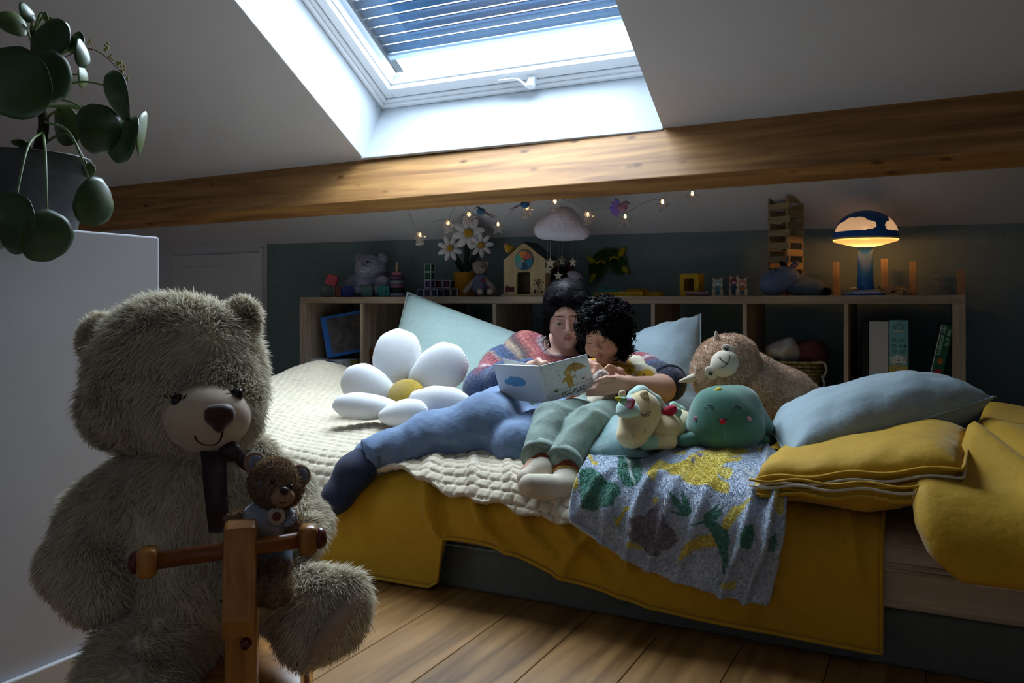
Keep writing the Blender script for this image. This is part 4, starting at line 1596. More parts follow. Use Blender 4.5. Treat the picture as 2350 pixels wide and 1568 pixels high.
# ---- stacking rings
sr = thing('stacking_rings', 'wooden stacking tower of pink purple and green rings on a peg', 'stacking toy', onshelf(911, 3.34))
p = onshelf(911, 3.34)
mp_ = mpp(p)
z = 0
for hgt, r, c in ((9, 19, '#8a86a0'), (11, 18, '#22301f'), (9, 17.5, '#8a5f70'), (10, 17, '#7b8794'), (10, 16, '#5d4160'), (9, 12, '#9a6470')):
    h = hgt * mp_
    rr = r * mp_
    part('ring', lathe([(.004, z), (rr * .9, z), (rr, z + h * .2), (rr, z + h * .8), (rr * .9, z + h - .0005), (.004, z + h - .0005)], 28, None, p), M('ring_paint_' + c[1:], hexc(c), .55, .05), sr)
    z += h
part('peg', lathe([(.003, .002), (.0075, .01), (.0075, 77 * mp_), (.004, 79 * mp_), (0, 79 * mp_)], 14, None, p), M('pale_beech', hexc('#a89478'), .6, .05), sr)

# ---- magnetic cubes
def tile_cube(x0, x1, y0, y1, col, label, yy=3.31):
    a, b = T(x0, y1, yy), T(x1, y0, yy)
    s = max(b[0] - a[0], .02)
    z0, z1 = a[2], b[2]
    if y1 > 675:
        z0 = ST + .0004
        z1 = z0 + s
    c = np.array([(a[0] + b[0]) / 2, yy + s / 2, (z0 + z1) / 2])
    h = (z1 - z0)
    o = thing('magnetic_cube', label, 'cube', (c[0], c[1], z0), 'magnetic tile cubes beside the daisy pot')
    part('panels', box(c, (s - .003, s - .003, h - .003)), M('tinted_plastic_' + col[1:], hexc(col), .2, 0, spec=.5, alpha=.85), o, smooth=False)
    bars = []
    g = .0016
    for i in (-1, 1):
        for j in (-1, 1):
            bars += [box(c + (0, i * (s / 2 - g), j * (h / 2 - g)), (s - .0004, 2 * g, 2 * g)), box(c + (i * (s / 2 - g), 0, j * (h / 2 - g)), (2 * g, s - .0004, 2 * g)), box(c + (i * (s / 2 - g), j * (s / 2 - g), 0), (2 * g, 2 * g, h - .0004))]
    part('edge_frame', join(*bars), M('clear_white_plastic', hexc('#a9b2bd'), .3, 0, spec=.5), o, smooth=False)


tile_cube(957.5, 972.5, 662, 679, '#3a2a5e', 'purple magnetic cube at the left end of the bottom row')
tile_cube(973, 988.5, 662, 679, '#3f2a60', 'purple magnetic cube in the bottom row under the green ones')
tile_cube(989, 1004, 662, 679, '#33275c', 'purple magnetic cube at the right of the purple bottom row')
tile_cube(974, 988.5, 643, 661.5, '#412c68', 'purple magnetic cube below the two green cubes')
tile_cube(973.5, 989, 624.5, 642.5, '#1d5a35', 'lower of two stacked green magnetic cubes')
tile_cube(973.5, 989, 605.5, 624, '#206238', 'green magnetic cube on top of the cube tower')
tile_cube(1017.5, 1033.5, 661.5, 679, '#3c1d2e', 'dark red magnetic cube in the bottom row left of the yellow pot', 3.36)
tile_cube(1034.2, 1050, 661.5, 679, '#371c2c', 'dark red magnetic cube in the bottom row against the yellow pot', 3.36)
tile_cube(1004.5, 1017, 662, 679, '#232030', 'blackish magnetic cube in the bottom row between purple and red', 3.38)
tile_cube(998, 1015, 643, 661, '#571d33', 'left of two red magnetic cubes on the second level', 3.36)
tile_cube(1015.8, 1033.5, 643, 661, '#541c30', 'right of two red magnetic cubes on the second level', 3.36)

# ---- plush daisies in a yellow pot
m_pet = M('white_plush_petal', hexc('#cfccd2'), .95, .05, 60, .2, 500, sheen=.3, bdist=.001)
m_dc = M('ochre_plush_centre', hexc('#b38a33'), .95, .08, 60, .2, 500, bdist=.001)
m_dg = M('dark_green_felt', hexc('#1f332c'), .95, .1)
m_fp = M('mustard_felt', hexc('#a8791d'), .95, .08, 30, .2, 500, bdist=.001)
Yd = 3.42
p = onshelf(1066, Yd)
dp = thing('plush_daisy_pot', 'three smiling plush daisies in a mustard felt pot', 'plush flower', p)
mp_ = mpp(p)
part('pot', lathe([(0, 0), (20 * mp_, 0), (22 * mp_, .005), (25 * mp_, 50 * mp_), (26 * mp_, 55 * mp_), (24 * mp_, 57 * mp_), (22 * mp_, 50 * mp_), (0, 48 * mp_)], 28, None, p), m_fp, dp)
for cx, cy, rc, rp, wp, n, ph, dy in ((1075, 535, 11, 26, 8.5, 8, 12, -.03), (1033, 570, 8, 21, 6, 8, 25, -.05), (1104, 563, 8, 20, 5.5, 8, 5, -.01)):
    c = T(cx, cy, Yd + dy)
    Fm = facing(c)
    stem = part('stem', tube(spline([p + ZUP * 50 * mp_, p + ZUP * 70 * mp_ + (c - p) * [.25, .2, .0], c + Fm[:, 1] * -.01], 8), .012, 10), m_dg, dp)
    fl_ = part('flower_centre', ell(c + Fm[:, 1] * .010, (rc * mp_, .012, rc * mp_ * .9), Fm), m_dc, dp)
    for k in range(n):
        a = math.radians(ph + 360 / n * k)
        d = Fm[:, 0] * math.cos(a) + Fm[:, 2] * math.sin(a)
        e = np.cross(d, Fm[:, 1])
        part('petal', ell(c + d * (rc + rp) * .62 * mp_, (rp * .58 * mp_, .008, wp * mp_), np.stack([d, Fm[:, 1], e], 1)), m_pet, dp)
    for sx in (-1, 1):
        part('eye', ell(c + Fm[:, 1] * .021 + Fm[:, 0] * sx * rc * .45 * mp_ + Fm[:, 2] * .003, .0016), m_black, fl_)
    part('stitched_smile', tube(spline([c + Fm[:, 1] * .021 + Fm[:, 0] * q * mp_ * rc - Fm[:, 2] * (.002 + .003 * (1 - (q / .35) ** 2)) for q in (-.35, 0, .35)], 4), .0007, 5), m_black, fl_)
for q0, q1 in (((1062, 622), (1040, 596)), ((1074, 622), (1092, 592))):
    part('leaf', tube(spline([T(*q0, Yd - .01), T((q0[0] + q1[0]) / 2, (q0[1] + q1[1]) / 2 + 3, Yd - .03), T(*q1, Yd - .03)], 8), [.006, .014, .002], 8, flat=.4), m_dg, dp)

# ---- rag doll bear
m_rag = M('greige_corduroy_plush', hexc('#8d8178'), .95, .06, 60, .2, 400, bdist=.001)
m_str = M('blue_striped_knit', hexc('#8589ad'), .95, .0, 60, .9, 130, 'wave_z', bdist=.006)
Yr = 3.31
rg = thing('rag_doll_bear', 'long armed rag bear in blue striped suit with red heart against the yellow pot', 'teddy bear', onshelf(1100, Yr))
part('head', sdf([eli(T(1102, 614, Yr), (.034, .03, .032)), eli(T(1106, 617, Yr - .022), (.020, .018, .017), k=.015), eli(T(1088, 609, Yr), (.010, .008, .013)), eli(T(1117, 605, Yr + .005), (.010, .008, .012))], .004, .008), m_rag, rg)
part('nose', ell(T(1107, 613, Yr - .043), (.006, .004, .004)), m_black, rg)
for q in ((1099, 609), (1112, 607)):
    part('eye', ell(T(*q, Yr - .031), .0022), m_black, rg)
part('stitched_mouth', tube(spline([T(1100, 620, Yr - .036), T(1103, 624, Yr - .041), T(1107, 619, Yr - .045), T(1111, 623, Yr - .041)], 5), .0008, 5), m_black, rg)
su = part('striped_suit', sdf([eli(T(1103, 652, Yr), (.037, .032, .038)), eli(T(1102, 642, Yr), (.030, .026, .026)), eli(T(1104, 662, Yr), (.040, .034, .026))], .004, .015), m_str, rg)
hp = T(1109, 645, Yr - .038)
hm = facing(hp)
heart = [(.0085 * 16 * math.sin(t) ** 3 / 16, .0085 * (13 * math.cos(t) - 5 * math.cos(2 * t) - 2 * math.cos(3 * t) - math.cos(4 * t)) / 15) for t in np.linspace(0, 2 * math.pi, 24, endpoint=False)]
part('heart', prism(heart, .004, np.stack([hm[:, 0], hm[:, 2], hm[:, 1]], 1), hp), M('dark_red_felt', hexc('#7a1f33'), .9, .05), su)
for q in (((1093, 640), (1082, 652), (1069, 668)), ((1113, 640), (1125, 655), (1134, 667))):
    part('arm', sdf(chain([T(q[0][0], q[0][1], Yr), T(q[1][0], q[1][1], Yr - .005), T(q[2][0], q[2][1], Yr - .015)], [.011, .011, .0135], .01), .0035, .01), m_rag, rg)
for q in ((1101, 671), (1124, 671)):
    part('leg', sdf([cap(T(q[0], q[1] - 1, Yr - .02), T(q[0] + 1, q[1] - .5, Yr - .075), .0155, .0155)], .004, .01), m_rag, rg)

# ---- wooden house
m_ply = wood('pale_plywood', hexc('#a08a66'), hexc('#b8a27c'), 2, 5, .6)
Yh = 3.27
hl, hr = T(1157, 675, Yh), T(1252, 675, Yh)
hx0, hx1 = hl[0], hr[0]
hxm = T(1203, 600, Yh)[0]
zb, ze, zp = ST + .010, T(1180, 597, Yh)[2], T(1203, 559, Yh)[2]
house = thing('wooden_toy_house', 'plywood activity house with dial and doorway on the shelf', 'toy house', (hxm, Yh + .06, ST))
dx0, dx1, dz = T(1187, 650, Yh)[0], T(1218, 650, Yh)[0], T(1203, 625, Yh)[2]
fp = [(hx0, zb), (dx0, zb), (dx0, dz - .006), (dx0 + .006, dz), (dx1 - .006, dz), (dx1, dz - .006), (dx1, zb), (hx1, zb), (hx1, ze), (hxm + .006, zp), (hxm - .006, zp), (hx0, ze)]
part('front_wall', prism(fp, .010, WALLM, (0, Yh, 0)), m_ply, house, smooth=False)
part('back_wall', prism([(hx0, zb), (hx1, zb), (hx1, ze), (hxm, zp - .004), (hx0, ze)], .008, WALLM, (0, Yh + .125, 0)), m_ply, house, smooth=False)
for xx in (hx0 + .004, hx1 - .004):
    part('side_wall', bx(xx - .004, xx + .004, Yh + .0055, Yh + .12, zb, ze), m_ply, house, smooth=False)
m_dkbl = M('dark_blue_roof_paint', hexc('#26303c'), .7, .05)
for a_, b_ in (((hx0, ze), (hxm, zp)), ((hx1, ze), (hxm, zp))):
    c = np.array([(a_[0] + b_[0]) / 2, Yh + .065, (a_[1] + b_[1]) / 2 + .005])
    L_ = math.hypot(b_[0] - a_[0], b_[1] - a_[1])
    part('roof_panel', box(c, (L_, .125, .006), rot('Y', -math.degrees(math.atan2(b_[1] - a_[1], b_[0] - a_[0]))), 0), m_dkbl, house, smooth=False)
part('base_board', bx(hx0 - .008, hx1 + .008, Yh - .016, Yh + .14, ST + .0003, ST + .0098, .002), m_ply, house, smooth=False)
dc = T(1203, 598, Yh - .009)
dr_ = 23 * mpp(dc)
dial = part('dial', lathe([(0, 0), (dr_, 0), (dr_, .006), (0, .006)], 40, WALLM, dc), M('dial_rim_blue', hexc('#2c6a80'), .5, .03), house, smooth=False)
segc = ['#b05a48', '#c2763c', '#3f9a84', '#6f8c92', '#27475f', '#2f6f86']
for k in range(6):
    a0, a1 = 60 * k + 12, 60 * (k + 1) + 12
    po = [(.25 * dr_ * math.cos(math.radians(a)), .25 * dr_ * math.sin(math.radians(a))) for a in (a1, (a0 + a1) / 2, a0)] + [(.92 * dr_ * math.cos(math.radians(a)), .92 * dr_ * math.sin(math.radians(a))) for a in np.linspace(a0, a1, 8)]
    part('picture_segment', prism(po, .0016, WALLM, dc + (0, -.0068, 0)), M('dial_paint_' + segc[k][1:], hexc(segc[k]), .5, .35, 120), dial, smooth=False)
part('knob', lathe([(0, 0), (.008, 0), (.007, .008), (0, .009)], 16, WALLM, dc + (0, -.0062, 0)), m_ply, dial)
so = T(1170, 664, Yh - .0055)
so_m = M('burgundy_print', hexc('#4a1420'), .6, .05)
part('printed_sofa', join(box(so + (0, 0, 0), (.042, .001, .022)), box(so + (-.017, 0, -.014), (.002, .001, .010), rot('Y', 15)), box(so + (.017, 0, -.014), (.002, .001, .010), rot('Y', -15)), box(so + (-.012, 0, .013), (.008, .001, .008))), so_m, house, smooth=False)
tp = T(1236, 650, Yh - .0055)
ink = M('black_print', hexc('#17171c'), .6, 0)
dots = [box(tp + (random.gauss(0, .009), 0, random.gauss(0, .009)), (.0022, .001, .0045), rot('Y', random.uniform(-60, 60))) for _ in range(60)]
dots += [box(tp + (0, 0, -.028), (.0015, .001, .030)), box(tp + (-.017, 0, -.036), (.011, .001, .015)), box(tp + (.014, 0, -.036), (.009, .001, .008))]
part('printed_tree', join(*dots), ink, house, smooth=False)

# ---- little birds
def bird(name, label, c, s, facing_dir, body, head, tail, tail2=None, tl=2.6, spread=.12, drop=.5, group=None, ruffle=False):
    """clip-on craft bird: body, head, beak, eye, tail feathers"""
    f = np.asarray(facing_dir, float)
    f /= np.linalg.norm(f)
    sd = np.cross(f, ZUP)
    o = thing(name, label, 'bird', c - ZUP * s, group)
    mb, mh, mt_ = (M('feather_' + q[1:], hexc(q), .8, .12, 90) for q in (body, head, tail))
    R = np.stack([f, sd, np.cross(sd, f)], 1) @ rot('Y', 18)
    part('body', sdf([eli(c, (s * 1.25, s * .8, s * .9), R), eli(c + f * s * .75 + ZUP * s * .75, (s * .68,) * 3, k=s * .4)], s * .16, s * .4), mb, o)
    hc_ = c + f * s * .85 + ZUP * s * .85
    part('face', ell(hc_ + f * s * .12, (s * .62,) * 3), mh, o)
    part('beak', lathe([(s * .2, 0), (0, s * .5)], 8, frame(f - ZUP * .2), hc_ + f * s * .65), M('beak_dark', hexc('#2b2326'), .5, 0), o)
    for q in (-1, 1):
        part('eye', ell(hc_ + f * s * .42 + sd * q * s * .48 + ZUP * s * .12, s * .13), m_black, o)
    if ruffle:
        for q in range(5):
            a = (q - 2) * .55
            d = -f * math.cos(a) + ZUP * math.sin(a) * .9
            part('tail_feather', ell(c - f * s * .6 + d * s * 1.5, (s * 1.3, s * .12, s * .6), np.stack([d, sd, np.cross(d, sd)], 1)), mt_, o)
    else:
        for q in (-1, 0, 1):
            d = -f + sd * q * spread - ZUP * (drop + .12 * q)
            d /= np.linalg.norm(d)
            mm = M('feather_' + (tail2 or tail)[1:], hexc(tail2 or tail), .8, .1) if q == 0 else mt_
            part('tail_feather', tube(spline([c - f * s * .8, c - f * s * .8 + d * s * tl * .6, c - f * s * .8 + d * s * tl + ZUP * .1 * s * q], 6), [s * .22, s * .24, s * .04], 6, flat=.3), mm, o)
    for q in (-1, 1):
        part('leg', tube([c + sd * q * s * .25 - ZUP * s * .6, c + sd * q * s * .25 - ZUP * s * 1.0], s * .07, 5), M('wire_leg', hexc('#55504c'), .5, 0), o)
    return o


bird('toy_bird', 'yellow craft bird perched on the roof of the wooden house', T(1170, 572, Yh + .05), .0185, -VIEW_R + (0, -.2, 0), '#b8912f', '#a88078', '#a07a28', tl=2.0, drop=1.6)

# ---- cloud mobile
Yc = 3.20
m_cl = M('crumpled_white_fabric', hexc('#c9c6d8'), .9, .05, 20, .8, 35, bdist=.012)
cm = thing('cloud_mobile', 'stuffed white cloud mobile with glitter stars hanging over the shelf', 'mobile', T(1288, 520, Yc))
part('cloud', sdf([eli(T(1262, 520, Yc), (.060, .05, .042)), eli(T(1292, 508, Yc), (.070, .06, .062)), eli(T(1322, 526, Yc), (.055, .045, .040)), eli(T(1290, 535, Yc), (.085, .05, .030)), eli(T(1244, 532, Yc), (.030, .03, .026)), eli(T(1338, 535, Yc), (.024, .025, .020))], .007, .03), m_cl, cm)
tc = T(1290, 480, Yc)
part('hanging_cord', tube([tc, (tc[0], tc[1], ROOF_A - ROOF_B * tc[1])], .0012, 6), M('white_cord', hexc('#c8c8cc'), .8, 0), cm)
m_gl = M('silver_glitter', hexc('#b9b4a4'), .35, .5, 700, .8, 600, metal=.6)
for sx, sy, sr_, top, yaw, dy in ((1263, 604, 12, 547, 10, -.02), (1281, 633, 9.5, 552, 25, -.03), (1315, 602, 10, 548, -15, 0), (1290, 598, 9, 553, 75, .02), (1256, 620, 10, 546, 20, .03)):
    c = T(sx, sy, Yc + dy)
    st_ = part('star', prism(star2d(sr_ * mpp(c) * 1.15), .006, rot('Z', yaw) @ WALLM, c), m_gl, cm, smooth=False)
    part('thread', tube([c + ZUP * sr_ * mpp(c) * .7, T(sx, top, Yc + dy * .3)], .0008, 5), M('silver_thread', hexc('#9fa3ad'), .5, 0), st_)

# ---- soft toy lying behind the reader's head
Yp = 3.36
pt = thing('black_white_plush', 'black and white soft toy with burgundy back behind the woman on the shelf', 'soft toy', onshelf(1300, Yp))
part('body', sdf([eli(T(1290, 650, Yp), (.058, .05, .05)), eli(T(1285, 628, Yp), (.035, .035, .035))], .006, .02), M('black_plush', hexc('#121216'), .95, .1), pt)
part('back_patch', sdf([eli(T(1306, 618, Yp + .03), (.022, .02, .030))], .005, .01), M('burgundy_plush', hexc('#4c1a30'), .95, .1), pt)
part('muzzle', sdf([eli(T(1318, 632, Yp - .03), (.034, .024, .018), rot('Y', 18)), eli(T(1328, 640, Yp - .035), (.014, .014, .012))], .004, .012), M('pale_grey_plush', hexc('#9a9aa6'), .95, .06), pt)
part('nose', ell(T(1331, 641, Yp - .054), (.007, .004, .005)), m_black, pt)

# ---- dragon mask on the wall
Ym = wall_y(-1.15) - .012
mk = thing('dragon_mask', 'green scaly dragon mask with yellow horns hung on the dark wall', 'mask', T(1395, 620, Ym))


def wp(pts, y=Ym):
    q = [T(a, b, y) for a, b in pts]
    return [(v[0], v[2]) for v in q]


def crop5(pts):
    return [(1080 + a / 4.7, 420 + b / 4.7) for a, b in pts]


outl = crop5([(1300, 850), (1340, 780), (1400, 730), (1490, 705), (1580, 715), (1640, 760), (1680, 820), (1690, 890), (1660, 950), (1600, 985), (1540, 960), (1505, 915), (1480, 905), (1455, 960), (1420, 1010), (1370, 1040), (1320, 1020), (1290, 960), (1282, 900)])
m_dg1 = M('dark_green_felt_mask', hexc('#1e3a24'), .9, .1)
m_lg1 = M('lime_green_felt', hexc('#4a6f2c'), .9, .1)
m_ye1 = M('yellow_felt', hexc('#a99a1e'), .9, .08)
part('mask_plate', prism(wp(outl), .006, WALLM, (0, Ym, 0)), m_dg1, mk, smooth=False)
op = np.array(wp(outl))
part('mask_rim', tube(np.array([(a, Ym - .005, b) for a, b in np.vstack([op, op[:1]])]), .0028, 5), m_lg1, mk)
scl = []
for i in range(14):
    for j in range(11):
        cx, cz = 1344 + i * 7.6 + (j % 2) * 3.8 + random.uniform(-1, 1), 566 + j * 6.8 + random.uniform(-1, 1)
        if inpoly(np.array([cx]), np.array([cz]), outl)[0]:
            c = T(cx, cz, Ym - .0045)
            r = 3.7 * mpp(c)
            scl.append(tube(np.array([c + (r * math.cos(a) * random.uniform(.85, 1.1), 0, r * math.sin(a) * .92) for a in np.linspace(0, 2 * math.pi, 8)]), .0014, 4, caps=False))
part('scale_pattern', join(*scl), m_lg1, mk, kind='stuff')
for pts in ([(1253, 782), (1300, 800), (1345, 835), (1350, 860), (1300, 872), (1265, 830)], [(1590, 760), (1620, 710), (1668, 682), (1668, 740), (1640, 790), (1600, 795)],
            [(1630, 915), (1665, 893), (1700, 930), (1712, 985), (1680, 970), (1640, 950)], [(1300, 1000), (1320, 975), (1355, 975), (1350, 1020), (1305, 1080), (1293, 1060)]):
    part('horn', prism(wp(crop5(pts), Ym - .008), .008, WALLM, (0, Ym - .009, 0), .002), m_ye1, mk, smooth=False)
for cx, cy, r, a_ in ((1405, 888, 36, 8), (1550, 845, 40, 8)):
    e = crop5([(cx + r * math.cos(t), cy - r * .72 * math.sin(t) + .12 * r * math.cos(t)) for t in np.linspace(0, 2 * math.pi, 16, endpoint=False)])
    part('eye_hole', prism(wp(e), .004, WALLM, (0, Ym - .005, 0)), M('eye_dark_felt', hexc('#1a2224'), .9, 0), mk, smooth=False)
    br = crop5([(cx - r * 1.3, cy - r * .2), (cx - r * 1.25, cy - r * 1.3), (cx - r * .7, cy - r * .95), (cx - r * .3, cy - r * 1.75), (cx + r * .1, cy - r * 1.1), (cx + r * .6, cy - r * 1.7), (cx + r * .9, cy - r * .95), (cx + r * 1.3, cy - r * 1.2), (cx + r * 1.25, cy - r * .2), (cx + r * .6, cy - r * .75), (cx - r * .4, cy - r * .75)])
    part('brow', prism(wp(br, Ym - .008), .004, WALLM, (0, Ym - .009, 0)), m_ye1, mk, smooth=False)

# ---- flat coloured pieces
m_py = M('yellow_toy_plastic', hexc('#b08f12'), .5, .05)
pz = ST + .0004
def bar(name, a, b, h, w, mat, label, cat, z0=pz, group=None):
    a, b = np.array(a), np.array(b)
    d = b - a
    L_ = np.linalg.norm(d)
    x_ = d / L_
    y_ = np.cross(ZUP, x_)
    y_ /= np.linalg.norm(y_)
    R = np.stack([x_, y_, np.cross(x_, y_)], 1)
    return solo(name, box((a + b) / 2 + ZUP * h / 2, (L_, w, h), R, .002), mat, label, cat, group, smooth=False)


def sp_(px, y, dz=0):
    p = onshelf(px, y)
    return p + ZUP * dz


bar('toy_bar', sp_(1368, 3.36), sp_(1424, 3.30), .018, .03, m_py, 'short yellow plastic bar lying nearest the woman on the shelf', 'toy bar', group='yellow plastic bars')
bar('toy_bar', sp_(1420, 3.262), sp_(1478, 3.262), .018, .03, m_py, 'long yellow plastic bar lying along the shelf front', 'toy bar', group='yellow plastic bars')
bar('toy_bar', sp_(1440, 3.42, .019), sp_(1482, 3.40, .019), .013, .03, m_py, 'yellow plastic bar on top of the others', 'toy bar', group='yellow plastic bars')
bar('toy_bar', sp_(1440, 3.40), sp_(1518, 3.32), .018, .03, m_py, 'slanted yellow plastic bar at the right of the group', 'toy bar', group='yellow plastic bars')
c = sp_(1400, 3.40, .027)
rp = circ2d(.052, 36)
ri = circ2d(.044, 36)
solo('toy_hoop', ringprism(rp, ri, .016, rot('Y', 6) @ rot('X', 4), c), M('turquoise_plastic', hexc('#3f8f8f'), .45, .05), 'turquoise plastic hoop lying on the yellow bars', 'hoop', smooth=False)
c = onshelf(1588, 3.30)
R = facing(c) @ rot('Z', 22)
yc = thing('yellow_frame_block', 'yellow toy block with a square hole', 'toy block', c)
w = 45 * mpp(c)
part('frame', ringprism(rrect2d(w, w * 1.14, .010), rrect2d(w * .56, w * .64, .008), w * .8, np.stack([R[:, 0], R[:, 2], -R[:, 1]], 1), c + ZUP * w * .57), m_py, yc, smooth=False)
part('back_plate', prism(rrect2d(w * .95, w * 1.08, .010), .004, np.stack([R[:, 0], R[:, 2], -R[:, 1]], 1), c + ZUP * w * .57 - R[:, 1] * w * .38), M('yellow_inside', hexc('#7c640e'), .6, .05), yc, smooth=False)
a, b = sp_(1575, 3.235, .009), sp_(1622, 3.225, .009)
pg = thing('pink_peg', 'dusty pink toy peg lying before the yellow block', 'peg', (a + b) / 2 - ZUP * .009)
m_pk = M('dusty_pink_paint', hexc('#8a6670'), .6, .05)
part('shaft', tube([a, b], .0075, 12), m_pk, pg)
part('head', tube([b, b + (b - a) * .08], .009, 12), m_pk, pg)

# ---- wooden animal figures
def figure(px, w, y0, label, cols, ears, yaw=0, yy=3.27):
    p = onshelf(px, yy)
    mp_ = mpp(p)
    h = (677 - y0) * mp_
    w = w * mp_
    R = facing(p) @ rot('Z', yaw)
    B = np.stack([R[:, 0], R[:, 2], -R[:, 1]], 1)
    B[:, 2] = np.cross(B[:, 0], B[:, 1])
    o = thing('wooden_animal_figure', label, 'figure', p, 'painted wooden animal figures')
    out = [(-w / 2, 0), (w / 2, 0), (w / 2, h * .30), (w * .38, h * .42), (w * .46, h * .55), (w * .40, h * .78), (w * ears[0], h), (w * .12, h * .86), (-w * .12, h * .86), (-w * ears[0], h * ears[1]), (-w * .40, h * .78), (-w * .48, h * .55), (-w * .38, h * .42), (-w / 2, h * .30)]
    part('board', prism(out, .022, B, p, .001), m_ply2, o, smooth=False)
    f = R[:, 1] * .0118
    for nm, (cx, cy, rx, ry), c in zip(('painted_head', 'painted_face', 'painted_coat', 'painted_trousers'), ((0, .68, .36, .17), (0, .63, .2, .08), (0, .40, .30, .15), (0, .16, .22, .13)), cols):
        part(nm, prism([(cx * w + rx * w * math.cos(a), cy * h + ry * h * math.sin(a)) for a in np.linspace(0, 2 * math.pi, 14, endpoint=False)], .0012 + .0006 * (nm == 'painted_face'), B, p + f), M('toy_paint_' + c[1:], hexc(c), .6, .1), o, smooth=False)
    for q in (-1, 1):
        part('painted_eye', ell(p + f + R[:, 0] * q * w * .12 + ZUP * h * .69 + R[:, 1] * .001, (.0018, .0008, .0018)), m_black, o)


m_ply2 = wood('cream_lime_wood', hexc('#b09a80'), hexc('#c6b196'), 2, 6, .6)
figure(1647, 25, 634, 'wooden figure of a mint green animal with ragged ears', ('#8fb0a8', '#c4c9bd', '#567f86', '#4f6f7d'), (.45, .96))
figure(1685, 24, 629, 'wooden figure of a red fox in blue trousers', ('#8f3a45', '#c9b3ac', '#3f556a', '#31465e'), (.40, 1.0), 6, 3.30)
figure(1702, 25, 634, 'wooden figure of a pink rabbit in front of the fox', ('#b87a78', '#cfb5a6', '#93653f', '#55636f'), (.48, 1.0), -6, 3.255)

# ---- donkey plush
Yk = 3.34
m_dk = M('blue_grey_plush', hexc('#5f7396'), .95, .1, 40, sheen=.3)
m_dk2 = M('slate_green_plush', hexc('#566873'), .95, .1, 40, sheen=.3)
dk = thing('donkey_plush', 'blue grey donkey plush lying on its belly before the plank tower', 'soft toy', onshelf(1825, Yk))
V, F = sdf([eli(T(1780, 648, Yk - .03), (.054, .045, .048)), eli(T(1806, 634, Yk - .02), (.045, .042, .038)), eli(T(1770, 656, Yk - .045), (.038, .035, .034))], .005, .03)
part('head', (V, F), m_dk, dk)
part('body', sdf([cap(T(1820, 648, Yk + .01), T(1872, 660, Yk), .042, .026), eli(T(1845, 662, Yk - .01), (.065, .05, .026)), eli(T(1868, 665, Yk - .02), (.030, .03, .020))], .005, .03), m_dk2, dk)
part('ear', sdf([cap(T(1815, 616, Yk - .03), T(1828, 603, Yk - .03), .010, .007), eli(T(1825, 608, Yk - .03), (.012, .006, .008))], .003, .01), m_dk, dk)
part('ear_lining', sdf([cap(T(1817, 613, Yk - .041), T(1828, 606, Yk - .041), .004, .004)], .002, .005), M('salmon_plush', hexc('#a8655a'), .9, .05), dk)
part('ear', sdf([cap(T(1800, 612, Yk - .005), T(1793, 603, Yk - .005), .011, .008)], .003, .01), M('black_mane_plush', hexc('#17181c'), .95, .1), dk)
part('eye', ell(T(1780, 619, Yk - .069), (.005, .004, .006)), m_black, dk)
part('nostril', ell(T(1771, 631, Yk - .082), (.0018, .001, .003)), m_black, dk)
V, F = sdf([cap(T(1872, 670, Yk - .02), T(1900, 671, Yk - .03), .007, .010)], .003, .01)
part('tail_tuft', piled((V, F), fur(V, F, 900, .012, .0008, 3, (.5, 0, -.2), .6)), M('black_tail_plush', hexc('#15151a'), .95, .1), dk)

# ---- lattice tower of wooden planks
m_kp = wood('pale_pine_plank', hexc('#8f7c5c'), hexc('#a8946f'), 0, 7, .6)
tc = onshelf(1803, 3.45)
a_ = .100
th_ = .0085
hh_ = .0260
Rt = facing(tc) @ rot('Z', 37)
kap = _mesh('plank', *box((0, 0, 0), (a_, th_, hh_ - .0004), None, .0006, 1), m_kp, False, None, None, None)


def kapla(loc, m, label, group):
    o = bpy.data.objects.new('wooden_plank', kap)
    COL.objects.link(o)
    o.matrix_world = Matrix.Translation(Vector(loc)) @ Matrix(np.asarray(m).tolist()).to_4x4()
    return tag(o, label, 'plank', group)


ORD = ['topmost', 'second', 'third', 'fourth', 'fifth', 'sixth', 'seventh', 'eighth', 'ninth', 'tenth', 'eleventh', 'twelfth', 'thirteenth', 'fourteenth', 'lowest']
for lv in range(15):
    ax, ot = (Rt[:, 0], Rt[:, 1]) if lv % 2 else (Rt[:, 1], Rt[:, 0])
    for sg in (-1, 1):
        m = np.stack([ax, np.cross(ZUP, ax), ZUP], 1)
        kapla(tc + ot * sg * (a_ - th_) / 2 * .9 + ZUP * (hh_ * (lv + .5)), m, '%s plank of the %s level, counted from the top of the lattice tower' % ('nearer' if (ot * sg) @ VIEW_F < 0 else 'farther', ORD[14 - lv]), 'planks of the lattice tower')
